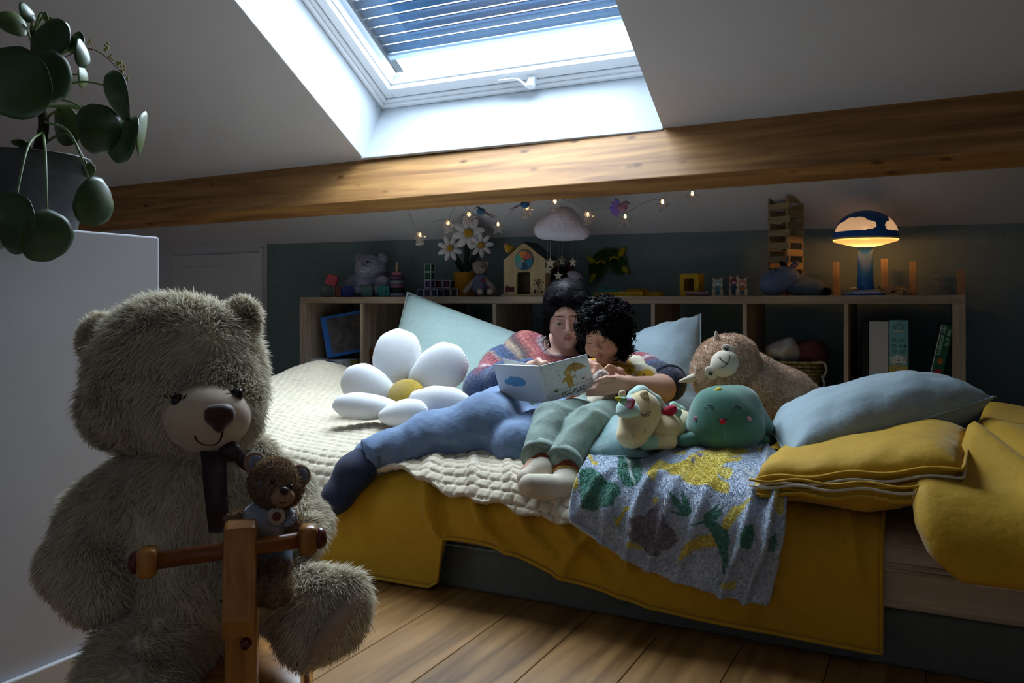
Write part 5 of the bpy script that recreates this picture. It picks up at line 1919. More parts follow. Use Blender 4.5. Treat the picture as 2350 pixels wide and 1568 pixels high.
# planks standing against the wall, and a little pile beside the lamp
for px, y0, y1, yy, lb_ in ((1919, 600, 676, 3.50, 'wooden plank standing upright left of the lamp'), (2030, 593, 676, 3.50, 'tall wooden plank standing upright right of the lamp foot'), (2095, 600, 676, 3.50, 'wooden plank standing upright behind the plank pile'), (2206, 618, 678, 3.52, 'wooden plank standing at the right end of the shelf')):
    p = onshelf(px, yy)
    h = (678 - y0) * mpp(p)
    m = np.stack([ZUP, np.array([0, 1, 0]), np.array([-1, 0, 0])], 1)
    o = kapla(p + ZUP * a_ * h / a_ / 2, m, lb_, 'planks standing at the wall')
    o.scale = (h / a_, 1, 1)
for k, (px, dz, yaw, yy, ln) in enumerate(((2035, 0, 5, 3.34, 1), (2058, 0, -8, 3.40, 1), (2040, 1, 80, 3.36, .6), (2066, 1, 85, 3.38, .6), (2056, 2, 3, 3.37, 1), (2048, 3, 12, 3.38, .9))):
    p = onshelf(px, yy) + ZUP * (th_ * (dz + .5) + .0002)
    m = rot('Z', yaw) @ np.stack([np.array([1, 0, 0]), np.array([0, 0, -1.0]), np.array([0, 1.0, 0])], 1)
    o = kapla(p, m, 'wooden plank right of the lamp, ' + ('bottom left one of the pile', 'bottom right one of the pile', 'short crosspiece at the left of the pile', 'short crosspiece at the right of the pile', 'second from the top of the pile', 'topmost of the pile')[k], 'planks piled beside the lamp')
    o.scale = (ln, 1, 1)

# ---- mushroom lamp
Yl = 3.36
lp = onshelf(1986, Yl)
mp_ = mpp(lp)
lamp = thing('mushroom_lamp', 'blue mushroom table lamp with glowing cloud windows on the shelf', 'lamp', lp)
m_lb = M('blue_lamp_plastic', hexc('#1a63b4'), .35, .02, spec=.5)
m_lb2 = M('blue_lamp_base', hexc('#2a62b8'), .35, .02, spec=.5)


def glow_mat(name, col, thru, tcol=None):
    m = bpy.data.materials.new(name)
    m.use_nodes = True
    nt = m.node_tree
    nt.nodes.remove(nt.nodes['Principled BSDF'])
    tl, tr, mx = (nt.nodes.new(q) for q in ('ShaderNodeBsdfTranslucent', 'ShaderNodeBsdfTransparent', 'ShaderNodeMixShader'))
    tl.inputs[0].default_value = (*col, 1)
    tr.inputs[0].default_value = (*(tcol or col), 1)
    mx.inputs[0].default_value = thru
    nt.links.new(tl.outputs[0], mx.inputs[1])
    nt.links.new(tr.outputs[0], mx.inputs[2])
    nt.links.new(mx.outputs[0], nt.nodes['Material Output'].inputs[0])
    return m


m_cloudwin = glow_mat('translucent_cream_window', (.115, .105, .100), .02, (.75, .60, .42))
m_diff = glow_mat('translucent_clear_diffuser', hexc('#b9a078'), .45)
Rm = 71 * mp_
zr = (678 - 548) * mp_           # rim height
ztop = (678 - 483) * mp_
na, nr = 120, 46
V, F, MI = [], [], []
for i in range(nr + 1):
    ph = math.pi / 2 * i / nr
    for j in range(na):
        a = 2 * math.pi * j / na
        r = Rm * math.cos(ph) ** .92
        V.append(lp + (r * math.cos(a), r * math.sin(a), zr + (ztop - zr) * math.sin(ph)))
fm = facing(lp)
fa = math.atan2(fm[1, 1], fm[0, 1])


def in_cloud(a, f):
    """cloud outline in turn (degrees from the front) and height fraction"""
    bumps = ((-26, .40, 17, .17), (-10, .50, 16, .22), (10, .52, 17, .20), (28, .42, 15, .15), (0, .34, 36, .12), (-34, .30, 10, .08))
    return f > .24 and any(((a - c) / w) ** 2 + ((f - h) / k) ** 2 < 1 for c, h, w, k in bumps)


for i in range(nr):
    for j in range(na):
        F.append((i * na + j, i * na + (j + 1) % na, (i + 1) * na + (j + 1) % na, (i + 1) * na + j))
        a = math.degrees((2 * math.pi * (j + .5) / na - fa + math.pi) % (2 * math.pi) - math.pi)
        f = math.sin(math.pi / 2 * (i + .5) / nr)
        hit = any(in_cloud(((a - o_ + 180) % 360 - 180) * .95, f) for o_ in (-24, 84, 192))
        MI.append(1 if hit else 0)
shade = part('lamp_shade', (np.array(V), F), [m_lb, m_cloudwin], lamp, midx=MI, label='blue dome with cream cloud windows')
part('shade_rim', lathe([(Rm + .001, zr - 2 * mp_), (Rm + .003, zr), (Rm + .001, zr + 2 * mp_)], 60, None, lp), M('cream_rim', hexc('#d9c79a'), .4, 0), shade)
part('diffuser', lathe([(Rm, zr - 2 * mp_), (Rm * .96, zr - 6 * mp_), (Rm * .55, zr - 14 * mp_), (Rm * .28, zr - 18 * mp_)], 48, None, lp), m_diff, shade)
part('neck', lathe([(20 * mp_, zr - 19 * mp_), (17 * mp_, zr - 21 * mp_), (16 * mp_, zr - 25 * mp_)], 28, None, lp), M('neck_plastic', hexc('#7f98a5'), .4, 0), lamp)
part('stem', lathe([(21 * mp_, 12 * mp_), (18 * mp_, 22 * mp_), (16 * mp_, zr - 24 * mp_), (.0, zr - 24 * mp_)], 32, None, lp), m_lb, lamp)
part('base', lathe([(0, 0), (48 * mp_, 0), (49 * mp_, 3 * mp_), (46 * mp_, 6 * mp_), (30 * mp_, 9 * mp_), (22 * mp_, 14 * mp_), (0, 14 * mp_)], 40, None, lp), m_lb2, lamp)
part('switch', ell(T(1960, 663, Yl - .05), (.014, .010, .006)), M('cream_button', hexc('#c9b98a'), .5, 0), lamp)
bc = lp + ZUP * (zr - 2 * mp_)
part('bulb', ell(bc + ZUP * .034, (.014, .014, .018)), M('lamp_bulb_glow', (1.0, .72, .40), .5, 0, emis=14), lamp)
_l = bpy.data.lights.new('lamp_light', 'POINT')
_l.energy, _l.color, _l.shadow_soft_size = 8.5, (1.0, .58, .27), .028
_lo = bpy.data.objects.new('lamp_light', _l)
COL.objects.link(_lo)
_lo.location = tuple(bc + ZUP * .002)

# ---- string of star lights behind the beam
m_cs = M('clear_acrylic', (.95, .9, .88), .08, 0, trans=.85, spec=.5, ior=1.25)
m_fb = M('warm_led', (1.0, .62, .25), .5, 0, emis=9)
Ys = 3.06
sl = thing('star_string_lights', 'string of clear plastic star lights drooping behind the beam', 'string lights', T(1290, 480, Ys))
stars = [(964, 549, 60), (1029, 522, 40), (1077, 502, 30), (1143, 524, 0), (1210, 487, 55), (1274, 472, 12), (1349, 502, 55), (1435, 506, 5), (1521, 473, 8), (1589, 454, 2)]
wire = [(937, 480), (946, 510), (955, 530), (962, 534), (985, 514), (1012, 505), (1028, 506), (1040, 482), (1060, 468), (1077, 486), (1110, 500), (1142, 508), (1165, 495), (1190, 470), (1210, 472), (1240, 455), (1274, 455), (1310, 462), (1335, 476), (1349, 486), (1380, 478), (1410, 482), (1435, 489), (1470, 470), (1500, 458), (1521, 456), (1535, 438), (1560, 430), (1589, 437), (1600, 430)]
part('wire', tube(spline([T(x, y, Ys) for x, y in wire], 5), .0011, 5), M('clear_twisted_wire', hexc('#7f8794'), .35, 0), sl)
for x, y, yaw in stars:
    c = T(x, y, Ys)
    mm = mpp(c)
    R = facing(c) @ rot('Z', yaw)
    B = np.stack([R[:, 0], R[:, 2], np.cross(R[:, 0], R[:, 2])], 1)
    st_ = part('star', join(ringprism(star2d(17 * mm, 8.5 * mm), star2d(14 * mm, 6.8 * mm), .022, B, c),
                            prism(star2d(14.5 * mm, 7 * mm), .0012, B, c + R[:, 1] * .004)), m_cs, sl, smooth=False)
    part('bulb', lathe([(0, -.006), (.0042, -.003), (.0046, .002), (.0018, .011), (0, .013)], 12, None, c + ZUP * 8 * mm), m_fb, st_)
    part('clip', tube([c + ZUP * 13 * mm, c + ZUP * 19 * mm], .0018, 6), M('clear_clip', hexc('#b9a48a'), .3, 0), st_)
gcraft = 'craft birds on the string of lights'
bird('toy_bird', 'blue craft bird with red and navy tail feathers clipped to the light string', T(1104, 486, Ys - .02), .0150, -VIEW_R + VIEW_F * -.3, '#3c5f7e', '#b9b4c4', '#8a3a3a', '#1d2b52', 4.2, .2, .45, gcraft)
bird('toy_bird', 'blue craft bird with pink face turned towards the room on the light string', T(1204, 470, Ys - .02), .0155, VIEW_R * .9 - VIEW_F * .5, '#35607f', '#c05c86', '#24304e', '#a34a3c', 3.6, .3, .25, gcraft)
bird('toy_bird', 'lilac craft bird with ruffled purple tail on the light string', T(1428, 476, Ys - .02), .0165, VIEW_R * 1.0 - VIEW_F * .6, '#a8738c', '#a99a9e', '#8f6fc0', None, 2.5, .2, .4, gcraft, ruffle=True)

# ================================================================== things in the shelf cells
def cellbox(name, x0, x1, y0, ytop, dep, mat, label, cat, yy=3.24, group=None, z0=None):
    a, b = T(x0, 700, yy)[0], T(x1, 700, yy)[0]
    z1 = T((x0 + x1) / 2, ytop, yy)[2]
    zz = CELLZ + .0004 if z0 is None else z0
    o = thing(name, label, cat, ((a + b) / 2, yy + dep / 2, zz), group)
    part('box', bx(a, b, yy, yy + dep, zz, z1, .0015, 1), mat, o, smooth=False)
    return o, a, b, zz, z1, yy


m_wh = M('white_card', hexc('#b9b9b8'), .6, .03)
o, a, b, z0, z1, yy = cellbox('game_box', 706, 785, 0, 826, .24, m_wh, 'white board game box lying flat in the leftmost shelf cell', 'game box', 3.235)
def print_(o, name, x0, x1, z0, z1, y, col, var=0.0, vs=60):
    return part(name, bx(x0, x1, y - .0008, y + .0004, z0, z1), M('print_' + col[1:] + ('v' if var else ''), hexc(col), .6, var, vs), o, smooth=False)


w_ = b - a
print_(o, 'printed_picture', a + w_ * .38, a + w_ * .80, z0 + .004, z1 - .003, yy, '#44638a', .5, 30)
part('printed_disc', lathe([(0, .001), (.012, .001), (.012, 0)], 18, WALLM, (a + w_ * .07, yy, z1 - .024)), M('print_black', hexc('#1b1b1d'), .6, 0), o, smooth=False)
print_(o, 'printed_line', a + w_ * .15, a + w_ * .35, z1 - .018, z1 - .012, yy, '#6d5a5a', .6, 200)
o, a, b, z0, z1, yy = cellbox('game_box', 788, 822, 0, 828, .2, M('olive_card', hexc('#6a6a22'), .6, .3, 12), 'olive green game box behind the white one in the leftmost cell', 'game box', 3.30)
# leaning blue puzzle box
pzb = thing('puzzle_box', 'blue jigsaw puzzle box leaning on the game boxes in the leftmost cell', 'puzzle box', T(757, 826, 3.27))
pc_ = T(757, 824, 3.27)
Rz = rot('Y', -13) @ rot('Z', -52)
Ls, Hs, Ts = .24, .205, .042
m_pzb = M('puzzle_blue_card', hexc('#1f5fa5'), .5, .08, 20)
cz = pc_ + Rz @ np.array([Ts / 2, 0, 0]) + Rz @ np.array([0, Ls / 2, 0]) * 1 + Rz @ np.array([0, 0, Hs / 2])
cz = pc_ + Rz @ np.array([0, Ls / 2 - .01, Hs / 2 + .004])
part('box', box(cz, (Ts, Ls, Hs), Rz, .0015, 1), m_pzb, pzb, smooth=False)
part('lid_picture', box(cz + Rz @ np.array([Ts / 2 + .0006, .008, 0]), (.0012, Ls * .84, Hs * .84), Rz), M('puzzle_picture', hexc('#4f4a48'), .5, .6, 25, detail=6), pzb, smooth=False)
for zz, hh2, cc in ((.30, .16, '#b9863a'), (-.15, .06, '#c9cdd2'), (-.22, .05, '#7d7f85'), (-.30, .05, '#c4c8ce'), (-.42, .12, '#d5d8dc')):
    part('spine_print', box(cz + Rz @ np.array([0, -Ls / 2 - .0006, Hs * zz]), (Ts * .8, .0012, Hs * hh2), Rz), M('spine_' + cc[1:], hexc(cc), .5, .15, 120), pzb, smooth=False)

# wicker baskets
def weave(name, col):
    return M(name, hexc(col), .85, .35, 90, 1.0, 60, 'voronoi', bdist=.012)


def basket(px0, px1, ytop, yy, mat, label, shape='rect', dep=.24):
    a, b = T(px0, 800, yy)[0], T(px1, 800, yy)[0]
    zt = T((px0 + px1) / 2, ytop, yy)[2]
    zb_ = CELLZ + .0004
    o = thing('wicker_basket', label, 'basket', ((a + b) / 2, yy + dep / 2, zb_))
    n = 9
    m_out = mat
    for k in range(n):
        z_ = zb_ + (zt - zb_) * (k + .5) / n
        f = .90 + .10 * k / n
        w2, d2 = (b - a) / 2 * f, dep / 2 * f
        P = np.array([((a + b) / 2 + x, yy + dep / 2 + y, z_ + .0025 * math.sin(28 * t_)) for t_, (x, y) in zip(np.linspace(0, 2 * math.pi, 61), (rrect2d(2 * w2, 2 * d2, min(w2, d2) * .5, 14) * 2)[:61])])
        part('woven_row', tube(P, (zt - zb_) / n * .56, 7, caps=False, flat=.9), m_out, o)
    return o, a, b, zt


o, a, b, zt = basket(842, 905, 800, 3.24, weave('brown_wicker', '#6e4526'), 'brown wicker basket half hidden behind the sage pillow')
o, a, b, zt = basket(1762, 1880, 829, 3.25, weave('olive_wicker', '#8a7a4c'), 'pale seagrass basket holding pink cloths in the shelf')
part('rope_handle', tube(spline([(b - .01, 3.26, zt - .005), (b + .016, 3.25, zt - .004), (b + .026, 3.245, zt - .03), (b + .012, 3.25, zt - .06)], 6), .005, 8), M('cream_rope', hexc('#a09080'), .9, .1), o)
part('handle_ring', tube(spline([(b + .012, 3.236, zt - .05), (b + .02, 3.23, zt - .08), (b + .010, 3.236, zt - .11)], 6), .004, 8), M('clear_tag', hexc('#7d8588'), .3, 0), o)
def rag(c, r, seed, yaw=0):
    V, F = sdf([eli(c, r, rot('Z', yaw)), eli(c + np.array([r[0] * .5, 0, -r[2] * .2]), (r[0] * .6, r[1] * .7, r[2] * .7))], .006, .02)
    V = V + (vnormals(V, F) * (.008 * fbm2(V[:, 0] * 60, V[:, 2] * 60 + V[:, 1] * 40, seed, 2))[:, None])
    return V, F


xm = (a + b) / 2
solo('folded_cloth', rag(np.array([xm - .045, 3.33, zt + .032]), (.06, .06, .045), 3), M('white_terry_cloth', hexc('#b7b0a8'), .95, .06), 'white cloth peaking out of the seagrass basket', 'cloth')
solo('folded_cloth', rag(np.array([xm + .035, 3.37, zt + .025]), (.07, .07, .05), 5), M('dusty_pink_cloth', hexc('#6d3b3b'), .95, .12, 14), 'dusty pink cloth heaped in the seagrass basket', 'cloth')

# books and boxes in the rightmost cell
o, a, b, z0, z1, yy = cellbox('binder', 1978, 1993, 0, 738, .25, M('black_binder_card', hexc('#17161a'), .6, .05), 'black binder standing beside the white box file', 'binder')
o, a, b, z0, z1, yy = cellbox('box_file', 1994.5, 2039, 0, 737.5, .25, M('white_box_card', hexc('#b5b3b0'), .6, .02), 'plain white box standing in the rightmost shelf cell', 'box')
o, a, b, z0, z1, yy = cellbox('giraffe_game_box', 2040.5, 2084, 0, 735, .25, M('light_teal_card', hexc('#6fa3a3'), .6, .03), 'light teal game box with a giraffe standing upright in the shelf', 'game box')
w_ = b - a
h_ = z1 - z0
print_(o, 'printed_grass', a + .001, b - .001, z0 + h_ * .30, z0 + h_ * .42, yy, '#b5a04a')
xc = (a + b) / 2
m_ink = M('dark_teal_ink', hexc('#2f4b50'), .6, 0)
part('lettering', text_mesh('2+', .017, WALLM, (xc + .012, yy - .001, z0 + h_ * .745)), m_ink, o, smooth=False)
part('lettering', text_mesh('1-4', .017, WALLM, (xc + .012, yy - .001, z0 + h_ * .675)), m_ink, o, smooth=False)
part('lettering', text_mesh("10'", .017, WALLM, (xc + .012, yy - .001, z0 + h_ * .605)), m_ink, o, smooth=False)
for f_ in (.745, .675, .605):
    part('printed_icon', ringprism(circ2d(.0065, 16), circ2d(.005, 16), .0008, WALLM, (xc - .014, yy - .0006, z0 + h_ * f_)), m_ink, o, smooth=False)
for q, cc in ((-1, '#c3c6b8'), (0, '#d0d0c4'), (1, '#c3c6b8')):
    part('printed_card', prism(rrect2d(.019, .026, .002), .0010 + .0005 * (q == 0), rot('Y', q * 14) @ WALLM, (xc + q * .0155, yy - .0008, z0 + h_ * .51 - abs(q) * .003)), M('card_' + cc[1:], hexc(cc), .6, 0), o, smooth=False)
part('lettering', text_mesh('2', .022, WALLM, (xc, yy - .0022, z0 + h_ * .515)), M('red_ink', hexc('#a3343a'), .6, 0), o, smooth=False)
part('lettering', text_mesh('1', .015, WALLM, (xc - .0175, yy - .0018, z0 + h_ * .51)), m_ink, o, smooth=False)
part('lettering', text_mesh('3', .015, WALLM, (xc + .0175, yy - .0018, z0 + h_ * .51)), m_ink, o, smooth=False)
part('printed_banner', ringprism(circ2d(.016, 20, 0, 0, .011), circ2d(.014, 20, 0, 0, .009), .0008, WALLM, (xc, yy - .0006, z0 + h_ * .91)), m_ink, o, smooth=False)
part('printed_banner', bx(xc - .020, xc + .020, yy - .0012, yy, z0 + h_ * .855, z0 + h_ * .875), M('banner_cream', hexc('#a9b39a'), .6, 0), o, smooth=False)
m_gir = M('giraffe_print', hexc('#b59a62'), .6, .4, 160)
part('printed_giraffe', join(prism(circ2d(.008, 16, 0, 0, .010), .001, WALLM, (xc - .004, yy - .0008, z0 + h_ * .405)), bx(xc - .008, xc + .000, yy - .0012, yy, z0 + h_ * .25, z0 + h_ * .40),
                              prism(circ2d(.005, 10, 0, 0, .003), .001, WALLM, (xc - .013, yy - .0008, z0 + h_ * .43)), prism(circ2d(.005, 10, 0, 0, .003), .001, WALLM, (xc + .005, yy - .0008, z0 + h_ * .43))), m_gir, o, smooth=False)
# green picture book leaning on the side panel
pb_ = T(2160, 700, 3.235)
gb = thing('green_book', 'dark green picture book leaning at the right end of the shelf', 'book', (pb_[0], 3.235, CELLZ))
zt_ = T(2178, 746, 3.235)[2]
xb, xt = T(2150, 700, 3.235)[0] - .018, T(2177, 700, 3.235)[0]
ax = np.array([xt - xb, 0, zt_ - CELLZ])
Lb = np.linalg.norm(ax)
ax /= Lb
Rb = np.stack([np.cross(np.array([0, 1.0, 0]), ax), np.array([0, 1.0, 0]), ax], 1)
cb = np.array([(xb + xt) / 2, 3.235 + .115, (CELLZ + .006 + zt_) / 2])
m_gbk = M('green_cloth_cover', hexc('#0f5a3c'), .5, .05)
part('cover', box(cb, (.036, .23, Lb - .006), Rb, .002, 1), m_gbk, gb, smooth=False)
part('pages', box(cb - Rb[:, 0] * .0195, (.003, .228, Lb - .012), Rb), M('book_pages', hexc('#c9c6ba'), .8, 0), gb, smooth=False)
Tm = np.stack([-Rb[:, 2], Rb[:, 0], np.array([0, -1.0, 0])], 1)
m_wt = M('white_ink', hexc('#c9cfc8'), .6, 0)
fr_ = cb + np.array([0, -.1158, 0])
part('lettering', text_mesh('les cris', .021, Tm, fr_ + ax * (Lb * .33) + Rb[:, 0] * .009, shear=.2), m_wt, gb, smooth=False)
part('lettering', text_mesh('des animaux', .021, Tm, fr_ + ax * (Lb * .29) - Rb[:, 0] * .008, shear=.2), m_wt, gb, smooth=False)
part('printed_animal', prism(circ2d(.011, 16, 0, 0, .009), .001, Tm, fr_ + ax * (Lb * .02)), M('orange_print', hexc('#a8552a'), .6, .2, 200), gb, smooth=False)
part('printed_square', prism(rrect2d(.026, .022, .004), .001, Tm, fr_ - ax * (Lb * .13)), M('red_print', hexc('#9a2430'), .6, 0), gb, smooth=False)

# ================================================================== pillows and plush on the bed
m_sage = M('sage_knit_cotton', hexc('#9fb5b0'), .9, .06, 40, .5, 260, sheen=.2, bdist=.002)
m_bg = M('grey_blue_cotton', hexc('#98a9b0'), .8, .04, 12, .35, 13, bdist=.02)
m_tealp = M('soft_teal_satin', hexc('#7a9797'), .6, .05, 12, .30, 15, bdist=.02)
m_dgp = M('dark_green_velvet', hexc('#3f5a50'), .8, .08, 20, sheen=.3)


def pillow(name, pts, thick, mat, label, piping=True, **kw):
    c = [T(*p) for p in pts]
    v, f = cushion(c, thick, **kw)
    o = thing(name, label, 'pillow', (v[:, 0].mean(), v[:, 1].mean(), v[:, 2].min()))
    part('cover', (v, f), mat, o)
    if piping:
        P = np.array(c)
        e = []
        pull = kw.get('pull', .06)
        for i in range(4):
            for t in np.linspace(-1, 1, 14, endpoint=False):
                U, Vv = [(t, -1), (1, t), (-t, 1), (-1, -t)][i]
                s2, t2 = U * (1 - pull * (1 - Vv * Vv)), Vv * (1 - pull * (1 - U * U))
                a, b = (s2 + 1) / 2, (t2 + 1) / 2
                e.append((1 - a) * (1 - b) * P[0] + a * (1 - b) * P[1] + a * b * P[2] + (1 - a) * b * P[3])
        e.append(e[0])
        part('seam', tube(np.array(e), .0028, 6, caps=False), mat, o)
    return o


pillow('sage_pillow', [(935, 671, 3.13), (1345, 820, 3.10), (1230, 1010, 2.80), (858, 935, 2.86)], .24, m_sage, 'large sage green knit pillow leaning on the shelf behind the daisy cushion', wrinkle=.05, seed=4, pull=.03, power=3)
pillow('grey_blue_pillow', [(1440, 772, 3.08), (1608, 721, 3.08), (1622, 990, 2.82), (1430, 985, 2.80)], .22, m_bg, 'grey blue pillow standing on end behind the child', wrinkle=.14, seed=9, pull=.05)
pillow('teal_pillow', [(1340, 1050, 2.01), (1480, 1048, 1.99), (1530, 985, 2.34), (1398, 972, 2.40)], .13, m_tealp, 'small soft teal pillow lying flat under the unicorn', wrinkle=.10, seed=3, pull=.03)
pillow('green_cushion', [(1130, 1005, 2.24), (1300, 1010, 2.24), (1320, 930, 2.46), (1150, 935, 2.48)], .15, m_dgp, 'dark green velvet cushion behind the crossed legs', wrinkle=.08, seed=2)

# folded mustard duvets stacked at the right, a pillow on top
def folded(name, pts, thick, label, seed, pipes):
    c = [T(*p) for p in pts]
    v, f = cushion(c, thick, n=34, wrinkle=.20, seed=seed, pull=.015, power=5)
    o = thing(name, label, 'folded duvet', (v[:, 0].mean(), v[:, 1].mean(), v[:, 2].min()), 'folded mustard duvets')
    part('cover', (v, f), m_yel, o)
    P = np.array(c)
    front = np.array([P[0] + (P[1] - P[0]) * t for t in np.linspace(.0, 1, 30)])
    side = np.array([P[1] + (P[2] - P[1]) * t for t in np.linspace(0, 1, 20)])
    wv = .004 * np.sin(np.linspace(0, 17, 30) + seed)[:, None] * ZUP
    m_pipe = M('white_piping', hexc('#cfc6b4'), .7, 0)
    for dz, mm, r in pipes:
        part('piping', tube(np.concatenate([front + wv + ZUP * dz + (0, -.003, 0), side + ZUP * dz + (.003, 0, 0)]), r, 6), m_pipe if mm else m_yel, o)
    return o


folded('folded_duvet', [(1720, 1132, 1.86), (2138, 1152, 1.84), (2175, 1060, 2.42), (1800, 1030, 2.50)], .085, 'thin folded mustard duvet at the bottom of the stack under the grey pillow', 3, [(.0, 0, .004), (.017, 1, .003), (.030, 0, .003)])
folded('folded_duvet', [(1735, 1098, 1.87), (2208, 1074, 1.86), (2226, 985, 2.30), (1800, 1030, 2.45)], .095, 'upper folded mustard duvet with white piping under the grey pillow', 6, [(.0, 0, .004), (-.016, 1, .003), (-.028, 0, .003)])
pillow('grey_pillow', [(1812, 1063, 1.985), (2284, 911, 2.43), (2105, 905, 2.80), (1764, 984, 2.42)], .205, m_bg, 'plump grey blue pillow lying on the stack of mustard duvets', wrinkle=.12, seed=12, pull=.02, power=3.2, n=34)

# big mustard duvet dropped at the right end of the bed
pr = Profile(.100, .10, 2.75)
n1_, n2_ = 70, 90
sv = np.linspace(0, pr.l1 + pr.l2 + .085, n2_)
yv, zv = pr.yz(sv)
xl = np.interp(sv / sv[-1], [0, .45, .70, .80, .88, .95, 1], [.10, .06, .01, -.055, -.045, -.01, .03])
Uq, Sq = np.meshgrid(np.linspace(0, 1, n1_), sv, indexing='ij')
Xq = xl[None] + Uq * (.95 - xl[None])
eg = np.minimum(np.clip(Uq / .035, 0, 1), np.clip((sv[-1] - Sq) / .04, 0, 1))
rnd = np.sqrt(1 - (1 - eg) ** 2)
wr = .016 * fbm2(Xq * 9, Sq * 8, 31, 2) + .035 * np.exp(-((Xq - .12 - .55 * (Sq - pr.l1 + .15)) / .05) ** 2) - .025 * np.exp(-((Xq - .22 - .35 * (Sq - pr.l1)) / .04) ** 2)
top_ = pr.point(Xq, Sq, .040 * rnd + 1.2 * wr * rnd)
bot_ = pr.point(Xq, Sq, -.040 * rnd)
v1, f1 = gridmesh(top_)
v2, f2 = gridmesh(bot_)
rd = thing('folded_duvet', 'bulky mustard duvet dropped over the right end of the bed', 'folded duvet', (.4, 2.2, .33), 'folded mustard duvets')
vv2, ff2 = weld(*join((v1, [q[::-1] for q in f1]), (v2, f2)))
part('cover', (vv2, ff2), m_yel, rd)
for k_, l_ in ((-1, .012), (-1, -.022), (-2, -.045)):
    q = pr.point(Xq[:, k_], Sq[:, k_] - (0 if l_ > 0 else .006), l_ + .004 * np.sin(Xq[:, k_] * 40))
    part('piping', tube(q[2:], .0032, 6), M('white_piping', hexc('#cfc6b4'), .7, 0), rd)

# ---- daisy cushion
m_dw = M('white_fine_cord', hexc('#dadadb'), .9, .02, 30, .35, 160, 'wave_x', sheen=.2, bdist=.003)
m_dy = M('mustard_wide_cord', hexc('#bb9a1e'), .85, .04, 30, .8, 95, 'wave_x', sheen=.2, bdist=.004)
dc = at_t(933, 905, 2.80)
dz_ = thing('daisy_cushion', 'big white daisy cushion with mustard corduroy centre on the knitted blanket', 'cushion', dc - ZUP * .05)
for px_, py_, t_, ra_, rb_, an in ((908, 832, 2.88, 80, 56, 80), (1003, 852, 2.85, 76, 56, 34), (853, 893, 2.83, 76, 50, 155), (845, 934, 2.66, 82, 32, 176), (926, 951, 2.60, 58, 35, 5), (1012, 933, 2.68, 78, 50, -14)):
    c = at_t(px_, py_, t_)
    s_ = t_ / FPX
    a = math.radians(an)
    ax_ = VIEW_R * math.cos(a) + ZUP * math.sin(a)
    ax_ = ax_ + VIEW_F * (.35 * math.sin(a))
    ax_ /= np.linalg.norm(ax_)
    up_ = np.cross(ax_, -VIEW_F)
    up_ /= np.linalg.norm(up_)
    R = np.stack([ax_, up_, np.cross(ax_, up_)], 1)
    V, F = ell((0, 0, 0), (1, 1, 1), None, 36, 24)
    # broad outside, narrow towards the centre, gathered seam round the rim
    q = V.copy()
    inw = 1 if np.dot(dc - c, ax_) > 0 else -1
    taper = 1 - .22 * (V[:, 0] * inw + .2)
    q[:, 1] *= taper
    ang_ = np.arctan2(V[:, 1], V[:, 0])
    rim_ = np.exp(-(V[:, 2] / .25) ** 2)
    q[:, :2] *= (1 + .018 * np.sin(ang_ * 9 + px_) * rim_)[:, None]
    q[:, 2] = np.sign(V[:, 2]) * np.abs(V[:, 2]) ** .9 + .03 * np.sin(ang_ * 12) * rim_
    W_ = (q * [ra_ * s_, rb_ * s_, .052]) @ R.T + c
    part('petal', (W_, F), m_dw, dz_)
V, F = ell((0, 0, 0), (1, 1, 1), None, 40, 24)
cn = frame(-VIEW_F + ZUP * .75, VIEW_R)
part('flower_centre', (V * [43 * 2.8 / FPX, 43 * 2.8 / FPX, .040] @ cn.T + at_t(933, 910, 2.76), F), m_dy, dz_)

# ---- dinosaur plush
m_dn = M('green_velboa_plush', hexc('#3f7362'), .9, .16, 22, sheen=.5)
m_dn2 = M('pale_green_velboa', hexc('#6ba08a'), .9, .12, 22, sheen=.5)
TD = 2.19
sD = TD / FPX
dn = thing('dinosaur_plush', 'round green dinosaur plush with smiling face on the fleece throw', 'soft toy', at_t(1665, 1025, TD))
V, F = sdf([eli(at_t(1664, 985, TD), (.100, .095, .058)), eli(at_t(1662, 950, TD), (.088, .085, .060)), eli(at_t(1652, 918, TD), (.05, .05, .030), k=.04), cap(at_t(1700, 930, TD + .02), at_t(1760, 1000, TD + .1), .05, .03)], .005, .03)
part('body', (V, F), m_dn, dn)
part('foot', sdf([cap(at_t(1600, 1005, TD - .02), at_t(1568, 1012, TD - .04), .020, .016)], .004, .01), m_dn, dn)
part('foot', sdf([cap(at_t(1735, 1008, TD - .01), at_t(1752, 1012, TD - .03), .018, .015)], .004, .01), m_dn, dn)
part('spike', sdf([cap(at_t(1645, 900, TD - .03), at_t(1662, 903, TD - .03), .008, .006), eli(at_t(1650, 896, TD - .03), (.008, .006, .008))], .002, .006), M('yellow_plush_spike', hexc('#c9b52c'), .9, .06), dn)
DV = V
for pts in ([(1618, 937), (1623, 932), (1629, 931), (1635, 934), (1637, 938)], [(1680, 937), (1686, 933), (1692, 933), (1698, 936), (1701, 941)]):
    drawn(dn, 'stitched_eye', V, pts, .0012, m_black)
drawn(dn, 'stitched_mouth', V, [(1645, 962), (1650, 964), (1658, 961), (1668, 964), (1673, 962)], .0010, m_black)
tp_ = project_on(V, [(1652, 963), (1665, 963), (1664, 970), (1658, 975), (1652, 970)], .002)
part('tongue', ell(project_on(V, [(1658, 968)], .0005)[0], (.0078, .003, .0072), facing(tp_[0])), M('red_felt', hexc('#b01f35'), .8, .05), dn)
for q in ((1597, 960), (1719, 961)):
    cpt = project_on(V, [q], .0008)[0]
    part('cheek', ell(cpt, (.0072, .003, .0052), facing(cpt) @ rot('Y', -25 if q[0] < 1650 else 25)), M('pink_felt', hexc('#c58ab0'), .8, .05), dn)
drawn(dn, 'seam', V, [(1662, 985), (1662, 998), (1662, 1012)], .0007, m_dn2)

